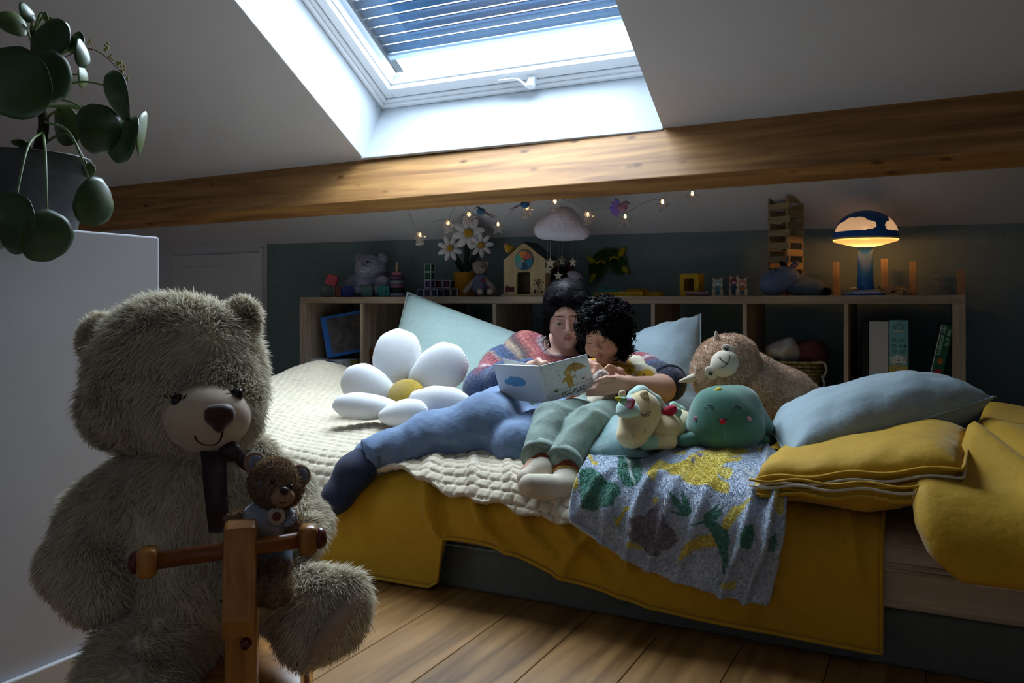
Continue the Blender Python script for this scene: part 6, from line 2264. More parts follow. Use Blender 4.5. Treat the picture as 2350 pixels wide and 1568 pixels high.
# ---- unicorn plush
TU = 2.15
m_un = M('cream_short_plush', hexc('#d8c394'), .95, .06, 30, sheen=.4)
m_mint = M('mint_short_plush', hexc('#b5d3c8'), .95, .05, 30, sheen=.4)
m_hoof = M('sea_green_plush', hexc('#93b8a8'), .95, .05, 30, sheen=.3)


def U(x, y, d=0):
    return at_t(x, y, TU + d)


un = thing('unicorn_plush', 'cream unicorn plush with mint mane lying beside the child', 'soft toy', U(1480, 1028))
V, F = sdf([eli(U(1462, 965, -.02), (.047, .05, .055)), eli(U(1450, 1000, -.05), (.038, .042, .032)), eli(U(1480, 945), (.040, .045, .040)), eli(U(1470, 925), (.034, .04, .028))], .004, .025)
part('head', (V, F), m_un, un)
part('body', sdf([eli(U(1520, 985, .06), (.060, .075, .050)), eli(U(1555, 975, .12), (.045, .06, .042)), eli(U(1505, 1000, .03), (.045, .05, .035))], .005, .03), m_un, un)
l_ = part('leg', sdf([cap(U(1535, 1012, .0), U(1485, 1015, -.04), .022, .019)], .004, .01), m_un, un)
part('hoof', sdf([cap(U(1494, 1015, -.042), U(1482, 1016, -.048), .0195, .019)], .003, .01), m_hoof, l_)
part('hoof', sdf([cap(U(1440, 1025, -.03), U(1465, 1027, -.02), .014, .014)], .003, .01), m_hoof, un)
mane = part('mane', sdf([eli(U(1440, 935, -.05), (.028, .022, .016)), eli(U(1432, 948, -.055), (.020, .02, .012)), eli(U(1452, 946, -.06), (.020, .018, .012)), eli(U(1440, 922, -.03), (.022, .02, .015)),
                             cap(U(1455, 910, .0), U(1468, 902, .02), .018, .020), cap(U(1475, 905, .03), U(1500, 920, .05), .020, .018), cap(U(1505, 925, .05), U(1525, 940, .06), .017, .010)], .0035, .012), m_mint, un)
for q in (((1428, 905), (1427, 908)), ((1478, 908), (1483, 915))):
    part('ear', sdf([cap(U(q[0][0], q[0][1] - 2, -.035 if q[0][0] < 1450 else -.03), U(q[1][0], q[1][1] + 12, -.03 if q[0][0] < 1450 else -.02), .012 if q[0][0] > 1450 else .009, .010)], .003, .01), m_un, un)
hb = U(1447, 926, -.075)
ha = (U(1417, 915, -.09) - hb)
hl_ = np.linalg.norm(ha)
Rh = frame(ha)
for z0_, z1_, r0_, r1_, cc, nm in ((-.1, .08, .0135, .0130, '#a8324f', 'horn'), (.08, .45, .0130, .0105, '#c59ac0', 'horn'), (.45, .82, .0105, .0070, '#8fc4a8', 'horn'), (.82, 1.12, .0066, .003, '#c2bd3a', 'horn')):
    part('horn_band', lathe([(0, z0_ * hl_), (r0_, z0_ * hl_), (r1_, z1_ * hl_), (0, z1_ * hl_)], 18, Rh, hb), M('horn_plush_' + cc[1:], hexc(cc), .9, .06), un)
wing = part('wing', sdf([eli(U(1538, 943, .03), (.021, .010, .013), rot('Y', -28)), eli(U(1528, 948, .03), (.012, .009, .010))], .003, .008), M('crimson_plush', hexc('#b3243f'), .9, .06), un)
part('wing_lining', sdf([eli(U(1552, 948, .045), (.016, .009, .014), rot('Y', -30))], .003, .008), m_hoof, un)
part('tail', sdf([cap(U(1545, 930, .16), U(1560, 945, .17), .011, .015), cap(U(1560, 945, .17), U(1570, 965, .17), .015, .012)], .003, .01), m_mint, un)
def C7(pts):
    return [(1380 + x / 9.8, 880 + y / 9.8) for x, y in pts]


drawn(un, 'stitched_eyelid', V, C7([(895, 690), (950, 715), (1010, 705), (1060, 670), (1085, 635)]), .0011, m_black)
for a, b in (((940, 715), (950, 750)), ((1000, 712), (1018, 768)), ((1050, 680), (1080, 738)), ((1080, 650), (1125, 678))):
    drawn(un, 'stitched_eyelash', V, C7([a, b]), .0009, m_black)
drawn(un, 'stitched_nostril', V, C7([(705, 1180), (725, 1160), (740, 1185), (725, 1210), (705, 1185)]), .0007, m_hoof)
drawn(un, 'stitched_smile', V, C7([(1000, 1030), (985, 1080), (960, 1095)]), .0008, m_hoof)
drawn(un, 'stitched_smile', V, C7([(985, 1080), (1030, 1105)]), .0008, m_hoof)

# ---- alpaca plush
TA = 2.52
m_al = M('beige_curly_plush', hexc('#c9ac92'), .95, .16, 60, sheen=.35)
m_face = M('cream_velour_face', hexc('#cfc3ae'), .9, .04, 40, sheen=.3)


def AL(x, y, d=0):
    return at_t(x, y, TA + d)


al = thing('alpaca_plush', 'large curly beige alpaca plush slumped sideways beside the grey pillow', 'soft toy', AL(1790, 960, .1))
part('head', furry([eli(AL(1660, 842), (.088, .09, .088)), eli(AL(1690, 815, .01), (.055, .06, .05), k=.05), eli(AL(1635, 875, .0), (.05, .055, .05), k=.05)], .007, .04, 15000, .009, .0011, 3, (0, 0, -.1), .2, .9, None, .8), m_al, al)
part('body', furry([cap(AL(1725, 865, .05), AL(1800, 925, .08), .075, .095), cap(AL(1800, 925, .08), AL(1850, 960, .10), .095, .09)], .008, .04, 18000, .009, .0011, 4, (0, 0, -.1), .2, .9, None, .8), m_al, al)
V, F = sdf([eli(AL(1663, 832, -.085), (.040, .032, .036), rot('Y', -20)), eli(AL(1660, 843, -.09), (.034, .03, .026))], .0035, .015)
part('muzzle', (V, F), m_face, al)
for q, r, e in (((1671, 801), (.020, .006, .013), (1667, 800)), ((1632, 856), (.021, .006, .016), (1631, 857))):
    c = AL(*q, -.088)
    part('eye_patch', ell(c, r, facing(c) @ rot('Y', 50 if q[0] < 1650 else 20)), m_face, al)
    p = AL(*e, -.0925)
    part('eye', ell(p, (.0062, .004, .0066), facing(p)), m_black, al)
    part('eye_glint', ell(p - VIEW_F * .0035 + ZUP * .0025, .0012), M('white_thread', (.8, .8, .8), .6, 0), al)
def C6(pts):
    return [(1520 + x / 3.136, 420 + y / 3.136) for x, y in pts]


drawn(al, 'stitched_mouth', V, C6([(400, 1248), (415, 1265), (440, 1285), (468, 1300)]), .0010, m_black)
drawn(al, 'stitched_mouth', V, C6([(415, 1265), (425, 1252)]), .0009, m_black)
drawn(al, 'stitched_mouth', V, C6([(482, 1235), (484, 1262), (475, 1290), (450, 1320), (410, 1335)]), .0010, m_black)
for a, b, r in (((1645, 778), (1643, 762), .010), ((1590, 868), (1560, 876), .013)):
    part('ear', sdf([cap(AL(*a, -.02), AL(*b, -.03), r, r * .35)], .003, .01), m_face, al)

# ---- shaggy lion plush held on the child's lap
TL_ = 2.50
ln = thing('lion_plush', 'shaggy beige and rust lion plush held on the lap of the child', 'soft toy', at_t(1390, 960, TL_))
m_ln = M('beige_shaggy_plush', hexc('#a08869'), .95, .2, 60, sheen=.2)
m_rs = M('rust_orange_plush', hexc('#8a4416'), .95, .2, 60, sheen=.2)
part('body', furry([cap(at_t(1412, 935, TL_ - .04), at_t(1385, 940, TL_), .040, .038), cap(at_t(1385, 940, TL_), at_t(1330, 945, TL_ + .03), .036, .036)], .006, .02, 9000, .018, .0010, 8, (-.1, -.1, -.3), .5, .8), m_ln, ln)
part('mane', furry([cap(at_t(1448, 903, TL_ - .03), at_t(1400, 905, TL_ + .02), .022, .03), cap(at_t(1320, 935, TL_), at_t(1300, 945, TL_ + .02), .028, .026)], .005, .02, 4000, .014, .0010, 9, (-.1, -.1, -.2), .5, .8), m_rs, ln)
part('hair_tuft', furry([eli(at_t(1382, 860, TL_ - .055), (.012, .010, .011)), eli(at_t(1372, 868, TL_ - .055), (.010, .009, .009))], .003, .01, 1600, .011, .0010, 10, (.2, -.1, .3), .5, .9), M('white_wispy_yarn', hexc('#efe6df'), .95, .1), ln)

# ---- picture book
TK = 2.40
book = thing('picture_book', 'open white picture book with rain and umbrella cover held by woman and child', 'book', at_t(1255, 930, TK))


class Quad:
    def __init__(s, bl, br, tr, tl, flat=None):
        s.q = [np.asarray(x, float) for x in (bl, br, tr, tl)]
        if flat == 'bl':
            s.q[0] = s.q[1] + s.q[3] - s.q[2]
        elif flat == 'br':
            s.q[1] = s.q[0] + s.q[2] - s.q[3]
        n = np.cross(s.q[1] - s.q[0], s.q[3] - s.q[0])
        n /= np.linalg.norm(n)
        if n @ VIEW_F > 0:
            n = -n
        s.n = n

    def p(s, u, v, l=0):
        a, b, c, d = s.q
        return (1 - u) * (1 - v) * a + u * (1 - v) * b + u * v * c + (1 - u) * v * d + s.n * l

    def slab(s, l0, l1):
        V = [s.p(u, v, l) for l in (l0, l1) for u, v in ((0, 0), (1, 0), (1, 1), (0, 1))]
        return np.array(V), [(0, 3, 2, 1), (4, 5, 6, 7), (0, 1, 5, 4), (1, 2, 6, 5), (2, 3, 7, 6), (3, 0, 4, 7)]

    def poly(s, pts, l0=.0003, l1=.0007):
        n = len(pts)
        V = [s.p(u, v, l) for l in (l0, l1) for u, v in pts]
        return np.array(V), [tuple(range(n)), tuple(range(2 * n - 1, n - 1, -1))] + [(i, (i + 1) % n, n + (i + 1) % n, n + i) for i in range(n)]

    def line(s, pts, r):
        return tube(np.array([s.p(u, v, .0006) for u, v in pts]), r, 5)


m_cov = M('white_glossy_cover', hexc('#d3d7de'), .35, .01, spec=.5)
m_pg = M('white_paper', hexc('#d5d5d2'), .8, .01)
ql = Quad(at_t(1153, 931, TK + .085), at_t(1252, 925, TK), at_t(1231, 841, TK - .02), at_t(1131, 836, TK + .065), 'bl')
qr = Quad(at_t(1259, 923, TK), at_t(1364, 907, TK + .055), at_t(1347, 813, TK + .035), at_t(1237, 841, TK - .02), 'br')
part('back_cover', ql.slab(-.0028, 0), m_cov, book, smooth=False)
fcv = part('front_cover', qr.slab(-.0028, 0), m_cov, book, smooth=False)
qs = Quad(at_t(1252, 925, TK - .0005), at_t(1259, 923, TK - .0005), at_t(1237, 841, TK - .0205), at_t(1231, 841, TK - .0205))
part('spine', qs.slab(-.0028, .0012), m_cov, book, smooth=False)
part('page', Quad(ql.p(.04, .03, -.004), ql.p(1, .03, -.006), ql.p(1, .985, -.006), ql.p(.04, .985, -.004)).slab(-.004, 0), m_pg, book, smooth=False)
part('page', Quad(qr.p(0, .03, -.006), qr.p(.96, .03, -.004), qr.p(.96, .985, -.004), qr.p(0, .985, -.006)).slab(-.004, 0), m_pg, book, smooth=False)
lf_ = [ql.p(1, .97, -.011), at_t(1153, 823, TK + .10), ql.p(.14, .05, -.045), ql.p(1, .03, -.011)]
part('page', Quad(lf_[3], lf_[2], lf_[1], lf_[0]).slab(-.0006, 0), m_pg, book, smooth=False)
# back cover: the rain cloud
cl_ = [(.20, .46), (.17, .52), (.20, .58), (.27, .60), (.30, .66), (.38, .69), (.46, .67), (.51, .69), (.57, .65), (.62, .64), (.66, .58), (.67, .52), (.64, .46), (.58, .43), (.48, .42), (.40, .41), (.30, .43)]
m_clp = M('blue_cloud_print', hexc('#5f9bc2'), .5, .12, 300)
bcv = [o for o in book.children if o.name.startswith('back_cover')][0]
part('printed_cloud', ql.poly(cl_), m_clp, bcv, smooth=False)
rain = [ql.line([(x, y), (x - .004, y - .035)], .00025) for x, y in ((.24, .36), (.30, .33), (.36, .37), (.42, .34), (.48, .37), (.54, .33), (.60, .36), (.33, .27), (.45, .28), (.57, .27))]
part('printed_drizzle', join(*rain), M('pale_blue_print', hexc('#a9bccb'), .5, 0), bcv)
# front cover: rain, umbrella, child in a yellow coat, grass, title
rk = random.Random(5)
rl_ = []
for i in range(40):
    u_, v_ = rk.uniform(.04, .95), rk.uniform(.42, .96)
    if .38 < u_ < .93 and .42 < v_ < .80:
        continue
    rl_.append(qr.line([(u_, v_), (u_ - .022, v_ + .055)], .00035))
part('printed_rain', join(*rl_), M('dark_grey_print', hexc('#3f4347'), .5, 0), fcv)
m_umb = M('umbrella_print', hexc('#b08c4e'), .5, .15, 200)
m_br = M('brown_print_line', hexc('#5d3a1e'), .5, 0)
um = [(.50, .72), (.53, .79), (.60, .84), (.68, .86), (.78, .83), (.86, .76), (.93, .66), (.86, .68), (.80, .65), (.74, .66), (.68, .62), (.62, .66), (.56, .68)]
part('printed_umbrella', qr.poly(um), m_umb, fcv, smooth=False)
part('printed_line', join(*[qr.line([(.68, .86), e], .0003) for e in ((.50, .72), (.56, .68), (.62, .66), (.68, .62), (.74, .66), (.80, .65), (.93, .66))] + [qr.line([(.68, .90), (.66, .40)], .00035), qr.line([(.0 + .08, .22), (.5, .26), (.98, .33)], .0003)]), m_br, fcv)
m_coat = M('mustard_coat_print', hexc('#b8953f'), .5, .1, 200)
part('printed_child', join(qr.poly([(.46, .30), (.44, .48), (.48, .56), (.56, .56), (.59, .47), (.58, .30)]), qr.poly([(.44, .60), (.46, .70), (.52, .74), (.58, .70), (.60, .61), (.55, .56), (.48, .56)], .0003, .0008),
                            qr.poly([(.36, .43), (.44, .53), (.46, .48), (.38, .39)]), qr.poly([(.58, .50), (.65, .54), (.65, .49), (.58, .45)]), qr.poly([(.47, .22), (.47, .30), (.51, .30), (.51, .22)]), qr.poly([(.55, .24), (.54, .30), (.58, .30), (.59, .24)])), m_coat, fcv, smooth=False)
part('printed_face', qr.poly([(.48, .61), (.49, .67), (.53, .69), (.57, .66), (.57, .61), (.53, .58)], .0006, .0011), M('skin_print', hexc('#cfa989'), .5, 0), fcv, smooth=False)
gr = []
for gx, gy, s in ((.20, .20, 1), (.80, .36, .6)):
    for k in range(9):
        a = math.radians(20 + 140 * k / 8)
        gr.append(qr.poly([(gx - .006 * s, gy), (gx + .006 * s, gy), (gx + .11 * s * math.cos(a), gy + .10 * s * math.sin(a) + .02)]))
part('printed_grass', join(*gr), M('grass_print', hexc('#5a6b33'), .5, .1), fcv, smooth=False)
tx, tf = text_mesh('PLIC-PLAC', 1, None, (0, 0, 0), .0, bold=.012)
tw = tx[:, 0].max() - tx[:, 0].min()
tv = np.array([qr.p(.555 + x / tw * .50, .115 + y * .17 + x / tw * .03, .0005 + z) for x, y, z in tx])
part('lettering', (tv, tf), M('black_title_ink', hexc('#25272b'), .5, 0), fcv, smooth=False)

# ================================================================== the readers
class Head:
    """skull, face and neck stub in a head frame: r = picture right of the face, f = where it looks, u = crown"""
    def __init__(s, c, f, u, sc, child=False):
        f = np.asarray(f, float)
        f /= np.linalg.norm(f)
        u = np.asarray(u, float)
        u = u - f * (u @ f)
        u /= np.linalg.norm(u)
        s.c, s.sc, s.child = np.asarray(c, float), sc, child
        s.R = np.stack([np.cross(u, f) * 1.0, f, u], 1)
        if s.R[:, 0] @ VIEW_R < 0:
            s.R[:, 0] *= -1
        s.Rm = s.R.copy()
        if np.linalg.det(s.Rm) < 0:
            s.Rm[:, 0] *= -1

    def p(s, r, f, u):
        return s.c + s.R @ (np.array([r, f, u]) * s.sc)

    def e(s, c, r, k=None, op='+'):
        return eli(s.p(*c), np.asarray(r) * s.sc, s.Rm, None if k is None else k * s.sc, op)

    def cp(s, a, b, ra, rb=None, k=None, op='+'):
        return cap(s.p(*a), s.p(*b), ra * s.sc, (ra if rb is None else rb) * s.sc, None if k is None else k * s.sc, op)

    def prims(s):
        ch = s.child
        P = [s.e((0, -.012, .030), (.074, .092, .084)), s.e((0, .022, -.036), (.060 if not ch else .066, .064, .074 if not ch else .066), .03)]
        P += [s.e((q * .036, .044, -.038 if not ch else -.048), (.030, .030, .030) if not ch else (.036, .034, .032), .025) for q in (-1, 1)]
        P += [s.e((0, .066, -.096 if not ch else -.090), (.021, .019, .018), .022), s.cp((-.034, .074, .026), (.034, .074, .026), .011, None, .018)]
        P += [s.e((q * .031, .096, .004), (.019, .014, .010), .012, '-') for q in (-1, 1)]
        P += [s.e((q * .031, .071, .003), (.0165, .0150, .0125), .004) for q in (-1, 1)]
        if ch:
            P += [s.cp((0, .082, .004), (0, .098, -.024), .007, .011, .012)]
        else:
            P += [s.cp((0, .084, .018), (0, .107, -.028), .0072, .0105, .010)]
        P += [s.e((q * .0105, .092, -.033), (.0085, .010, .0075), .006) for q in (-1, 1)]
        P += [s.e((q * .006, .101, -.040), (.0032, .004, .003), .003, '-') for q in (-1, 1)]
        w = .022 if not ch else .018
        P += [s.cp((-w, .078, -.063), (0, .089, -.058), .0035, .0062, .006), s.cp((w, .078, -.063), (0, .089, -.058), .0035, .0062, .006),
              s.cp((-w * .8, .078, -.070), (w * .8, .078, -.070), .0045, None, .006), s.e((0, .084, -.071), (.012, .008, .0065), .006)]
        P += [s.cp((-w, .086, -.0655), (w, .086, -.0655), .0016, None, .003, '-')]
        P += [s.e((q * .076, -.012, -.006), (.009, .018, .029), .008) for q in (-1, 1)]
        return P

    def colors(s, V, skin, lip, blush):
        L = ((V - s.c) @ s.R) / s.sc
        C_ = np.tile(np.array(skin), (len(V), 1))
        def blend(m, col):
            C_[:] = C_ * (1 - m[:, None]) + np.array(col) * m[:, None]
        front = L[:, 1] > .04
        for q in (-1, 1):
            d = ((L[:, 0] - q * .040) / .022) ** 2 + ((L[:, 2] + .034) / .020) ** 2
            blend(np.clip(1 - d, 0, 1) * .55 * front, blush)
        d = (L[:, 0] / (.016 if s.child else .021)) ** 2 + ((L[:, 2] + .0650) / .0095) ** 2
        blend(np.clip((1 - d) * 2.5, 0, 1) * (L[:, 1] > .070), lip)
        return C_

    def features(s, parent, hair_mat, open_=0):
        for q in (-1, 1):
            # lashes along the lowered lid, and the brow
            arc = [s.p(q * (.031 + a), .0855 - 9 * a * a * 4, -.0055 - .004 * (1 - (a / .016) ** 2)) for a in np.linspace(-.016, .016, 7)]
            part('eyelashes', tube(np.array(arc), [.0005 * s.sc, .0016 * s.sc, .0007 * s.sc], 6, flat=.7), m_lash, parent)
            if open_:
                part('eye', ell(s.p(q * .031, .0765, -.0065), (.0115 * s.sc, .0095 * s.sc, .0050 * s.sc), s.Rm), m_eye, parent)
                part('iris', ell(s.p(q * .031, .0845, -.0072), (.0050 * s.sc, .0024 * s.sc, .0042 * s.sc), s.Rm), m_iris, parent)
            b = [s.p(q * (.012 + a * .040), .0885 - .013 * a * a, .0215 + .008 * a - .008 * a * a) for a in np.linspace(0, 1, 7)]
            part('eyebrow', tube(np.array(b), [.0018 * s.sc, .0030 * s.sc, .0008 * s.sc] if not s.child else [.0010 * s.sc, .0016 * s.sc, .0006 * s.sc], 6, flat=.6), hair_mat, parent)
        part('mouth_line', tube(np.array([s.p(a, .0855 - 11 * a * a, -.0645) for a in np.linspace(-.017, .017, 7)]), [.0004 * s.sc, .0013 * s.sc, .0004 * s.sc], 6), m_mouth, parent)


m_lash = M('dark_lashes', hexc('#140f10'), .6, 0)
m_eye = M('eye_white', hexc('#b9aaa2'), .3, 0, spec=.5)
m_iris = M('dark_brown_iris', hexc('#1d120e'), .2, 0, spec=.5)
m_mouth = M('mouth_shadow_line', hexc('#4a2020'), .7, 0)
m_hair = M('black_hair', hexc('#110f13'), .5, .25, 60, .4, 160, spec=.08, bdist=.003)
m_skin = M('skin', vcol=True, rough=.55, var=.05, vscale=50, subs=.12, spec=.35)
SKIN_A, LIP_A, BLU_A = hexc('#c79c88'), hexc('#a8665f'), hexc('#c78878')
SKIN_C, LIP_C, BLU_C = hexc('#c5957a'), hexc('#ad6c60'), hexc('#c27c66')


def finger(pts, r0, r1, k=.003):
    return chain(pts, np.linspace(r0, r1, len(pts)), k)


# ------------------------------------------------------------------ the woman
TW = 3.12
hw = Head(at_t(1300, 727, 2.95), -VIEW_F - ZUP * .24 - VIEW_R * .02, ZUP - VIEW_R * .05 - VIEW_F * .3, .88)
shR, shL = A(1205, 806, 3.10), A(1405, 838, 3.10)
elR, wrR = A(1112, 892, 2.80), A(1212, 848, 2.62)
elL, wrL = A(1518, 892, 2.60), A(1442, 885, 2.49)
nk = A(1298, 800, 3.10)
pel = A(1265, 930, 2.80)
hiR, hiL = A(1205, 932, 2.78), A(1310, 930, 2.80)
knR, anR, toR = A(1108, 976, 2.38), A(856, 1046, 2.30), A(752, 1172, 2.25)
heR = A(812, 1085, 2.27)
knL, anL, toL = A(1192, 1030, 2.30), A(990, 984, 2.58), A(922, 972, 2.60)
woman = thing('person', 'woman in striped knit sweater and blue jeans reading aloud on the bed', 'person', np.array([pel[0], pel[1], .39]))
B = hw.prims()
B += [cap(hw.p(0, -.02, -.07), nk, .050, .055, .03), cap(nk, A(1300, 860, 3.05), .065, .09, .05), cap(A(1300, 860, 3.05), pel, .09, .09, .05), cap(shR, shL, .055, .055, .05)]
B += chain([shR, elR, wrR], [.045, .037, .024], .02) + chain([shL, elL, wrL], [.045, .040, .026], .02)
B += chain([hiR, knR, anR], [.075, .050, .036], .02) + chain([hiL, knL, anL], [.075, .050, .036], .02)
B += chain([anR, heR, toR], [.034, .034, .024], .02) + chain([anL, toL], [.034, .026], .02)
# left hand closed round the edge of the book: palm, four fingers over the cover, thumb behind
palm = A(1424, 881, 2.445)
B += [cap(wrL, palm, .026, .024, .015), cap(A(1415, 871, 2.438), A(1417, 893, 2.44), .013, .012, .012)]
for kx, ky, mx, my, tx_, ty_, r in ((1414, 869, 1390, 869, 1368, 877, .0088), (1416, 879, 1388, 882, 1363, 889, .0090), (1417, 888, 1385, 892, 1349, 897, .0088), (1418, 897, 1388, 903, 1350, 906, .0080)):
    B += finger([A(kx, ky, 2.436), A(mx, my, 2.418), A((mx + tx_) / 2, (my + ty_) / 2 - 1, 2.408), A(tx_, ty_, 2.418)], r, r * .78)
B += finger([A(1428, 872, 2.46), A(1408, 862, 2.485), A(1385, 868, 2.49)], .0105, .0085, .006)
# right hand behind the top of the book
B += [cap(wrR, A(1234, 840, 2.56), .024, .021, .012)]
for kx, ky, tx_, ty_, r in ((1240, 833, 1262, 838, .0085), (1242, 838, 1266, 846, .0088), (1240, 845, 1264, 855, .0086), (1236, 852, 1258, 864, .0078)):
    B += finger([A(kx - 4, ky, 2.555), A((kx + tx_) / 2, (ky + ty_) / 2 - 2, 2.525), A(tx_, ty_, 2.53)], r, r * .8)
B += finger([A(1228, 836, 2.56), A(1236, 828, 2.53), A(1246, 836, 2.50)], .0100, .008, .006)
V, F = sdf(B, .0036, .018)
wbody = part('body', (V, F), m_skin, woman, cols=hw.colors(V, SKIN_A, LIP_A, BLU_A))
hw.features(wbody, m_hair, 1)

# hair: parted, swept down the right of the face, a loose strand at the left
hp = [hw.e((0, -.022, .040), (.086, .102, .092)), hw.e((.012, -.03, .055), (.088, .10, .088), .02), hw.cp((.050, .055, .078), (.080, .050, .010), .024, .020, .02), hw.cp((.080, .050, .010), (.074, .055, -.075), .020, .015, .02),
      hw.cp((.074, .055, -.075), (.056, .056, -.15), .015, .010, .02), hw.cp((-.036, .050, .085), (-.076, .030, .030), .018, .012, .02), hw.cp((-.076, .030, .030), (-.080, .020, -.05), .010, .007, .015), hw.cp((-.080, .020, -.05), (-.070, .030, -.115), .005, .004, .01),
      hw.cp((.070, -.01, -.02), (.095, .01, -.16), .050, .035, .03), hw.cp((.095, .01, -.16), (.10, .03, -.25), .035, .018, .03), hw.cp((0, -.06, -.02), (.02, -.05, -.14), .06, .04, .03)]
hp += [hw.e((-.010, .112, -.034), (.064, .080, .104), .012, '-')]
V, F = sdf(hp, .0045, .018)
fwd = ((V - hw.c) @ hw.R)[:, 1]


def comb_w(P):
    L = (P - hw.c) @ hw.R
    side = np.clip((L[:, 0] + .012) / .03, -1, 1)[:, None]
    fr = np.clip((L[:, 1:2] - .02) / .03, 0, 1)
    return -hw.R[:, 2] * (.9 - .75 * fr) + hw.R[:, 0] * side * (.8 + .6 * fr) - hw.R[:, 1] * (.25 + .5 * fr) * np.clip(L[:, 2:3] / .05, 0, 1)


def off_face(P):
    L = ((P - hw.c) @ hw.R) / hw.sc
    return np.where((L[:, 1] > .045) & (L[:, 0] > -.070) & (L[:, 0] < .045) & (L[:, 2] < .062), 0.0, 1.0)


HV, HF = fur(V, F, 18000, .036, .0005, 21, comb_w, .16, 0, off_face, tang=.93)
part('hair', piled((V, F), (HV, HF)), m_hair, woman)

# sweater: loose knit in bands of red, brown, beige and navy
sw = [cap(shR, shL, .062, .062, .05), cap(A(1297, 850, 3.10), A(1300, 885, 3.0), .09, .10, .06), cap(A(1300, 885, 3.0), pel, .10, .10, .06), eli(A(1250, 848, 3.02), (.085, .08, .070), k=.06)]
sw += chain([shR, A(1155, 850, 2.96), elR], [.066, .074, .062], .05) + chain([elR, A(1165, 868, 2.71), A(1213, 848, 2.625)], [.064, .052, .036], .04)
sw += chain([shL, A(1470, 862, 2.80), A(1532, 880, 2.66)], [.070, .068, .060], .04)
sw += [eli(A(1290, 790, 3.02), (.062, .08, .040), k=.03, op='-')]
V, F = sdf(sw, .0055, .03)
d_n = np.linalg.norm(V - A(1296, 800, 3.06), axis=1)
d_n = d_n + .014 * fbm2(V[:, 0] * 40, V[:, 2] * 40 + V[:, 1] * 30, 51, 2)
bands = [(.0, '#3a2a2c'), (.085, '#40302f'), (.095, '#8d858b'), (.115, '#83333a'), (.15, '#a05850'), (.175, '#5e2a2e'), (.195, '#3b2b2a'), (.215, '#8c7660'), (.235, '#8a7360'), (.25, '#2b3d5e'), (.285, '#2f456b'), (.30, '#7c6a62'), (.315, '#7d3038'), (.36, '#91434a'), (.385, '#b3a6a8'), (.40, '#6f2f3c'), (.44, '#34486e'), (.6, '#2c3c60')]
bx_ = [b[0] for b in bands]
bc_ = np.array([hexc(b[1]) for b in bands])
C_ = np.stack([np.interp(d_n, bx_, bc_[:, i]) for i in range(3)], 1)
side = (V - shL) @ VIEW_R
nv = np.array(hexc('#2a2d42'))
dl = np.linalg.norm(V - A(1535, 878, 2.65), axis=1)
C_ = np.where((dl < .085)[:, None], nv * .9, C_)
C_ = np.clip(C_ * (1 + .45 * fbm2(V[:, 0] * 330, V[:, 2] * 330 + V[:, 1] * 210, 52, 2))[:, None], .004, 1)
SV, SF = fur(V, F, 15000, .005, .0007, 53, (0, 0, -1), .9, tang=.6)
idx = np.array([0])
kd = kdtree.KDTree(len(V))
for i_, p_ in enumerate(V):
    kd.insert(p_, i_)
kd.balance()
sc_ = np.repeat(np.array([C_[kd.find(SV[i_])[1]] for i_ in range(0, len(SV), 5)]) * RNG.uniform(.8, 1.5, (15000, 1)), 5, axis=0)
m_sw = M('mottled_knit_wool', vcol=True, rough=.95, var=.2, vscale=160, bump=.9, bscale=200, sheen=.3, bdist=.005)
part('sweater', piled((V, F), (SV, SF)), m_sw, woman, cols=np.concatenate([C_, np.clip(sc_, 0, 1)]))
cf = tube(spline([A(1535, 878, 2.65) + np.array([math.cos(a) * .050, 0, math.sin(a) * .050]) @ frame(A(1518, 892, 2.6) - A(1470, 862, 2.8), VIEW_R)[:, [0, 2, 1]].T for a in np.linspace(0, 2 * math.pi, 14)], 3), .009, 8, caps=False)
part('sleeve_cuff', cf, M('navy_melange_rib', hexc('#26283a'), .95, .3, 200, .8, 260, bdist=.003), woman)

# jeans and navy socks
m_jean = M('washed_blue_denim', hexc('#697e9c'), .85, .18, 22, .30, 16, sheen=.1, bdist=.025)
jn = [cap(hiR, hiL, .088, .088, .05)] + chain([hiR, A(1150, 958, 2.56), knR], [.080, .080, .080], .05) + chain([knR, A(980, 1005, 2.36), anR], [.080, .060, .047], .04)
jn += chain([hiL, A(1250, 1000, 2.50), knL], [.078, .070, .068], .015) + chain([knL, A(1090, 1015, 2.45), anL], [.072, .062, .052], .015)
def wrinkle(P):
    return .010 * np.abs(fbm2(P[..., 0] * 26 + P[..., 2] * 18, P[..., 1] * 18 - P[..., 2] * 28, 61, 2)) - .005


jn += [cap(hiL, knL, .086, .066, .015), cap(hiR, knR, .086, .070, .02), cap(knR, anR, .062, .046, .02), cap(knL, anL, .062, .048, .015)]
V, F = sdf(jn, .0052, .03, wrinkle)
jo = part('jeans', (V, F), m_jean, woman)
def ring(c, d, r, w, h=.03):
    """a turned-up hem: short wide band round direction d"""
    R = frame(d)
    return lathe([(r, -h / 2), (r + w, -h / 2), (r + w * 1.2, 0), (r + w, h / 2), (r, h / 2)], 32, R, c)


part('jeans_hem', ring(anR + (anR - knR) * .01, anR - knR, .046, .004, .036), m_jean, jo)
m_sock = M('navy_rib_sock', hexc('#22335c'), .95, .08, 60, .9, 140, 'wave_x', sheen=.15, bdist=.004)
m_sock2 = M('navy_sock', hexc('#1b2444'), .95, .1, 60, .5, 300, bdist=.003)
part('sock', sdf([cap(anR, heR, .044, .044, .02), cap(heR, A(775, 1140, 2.25), .047, .040, .03), cap(A(775, 1140, 2.25), toR, .040, .026, .02)], .005, .02), m_sock, woman)
part('sock', sdf([cap(anL, toL, .040, .032, .02)], .005, .02), m_sock2, woman)

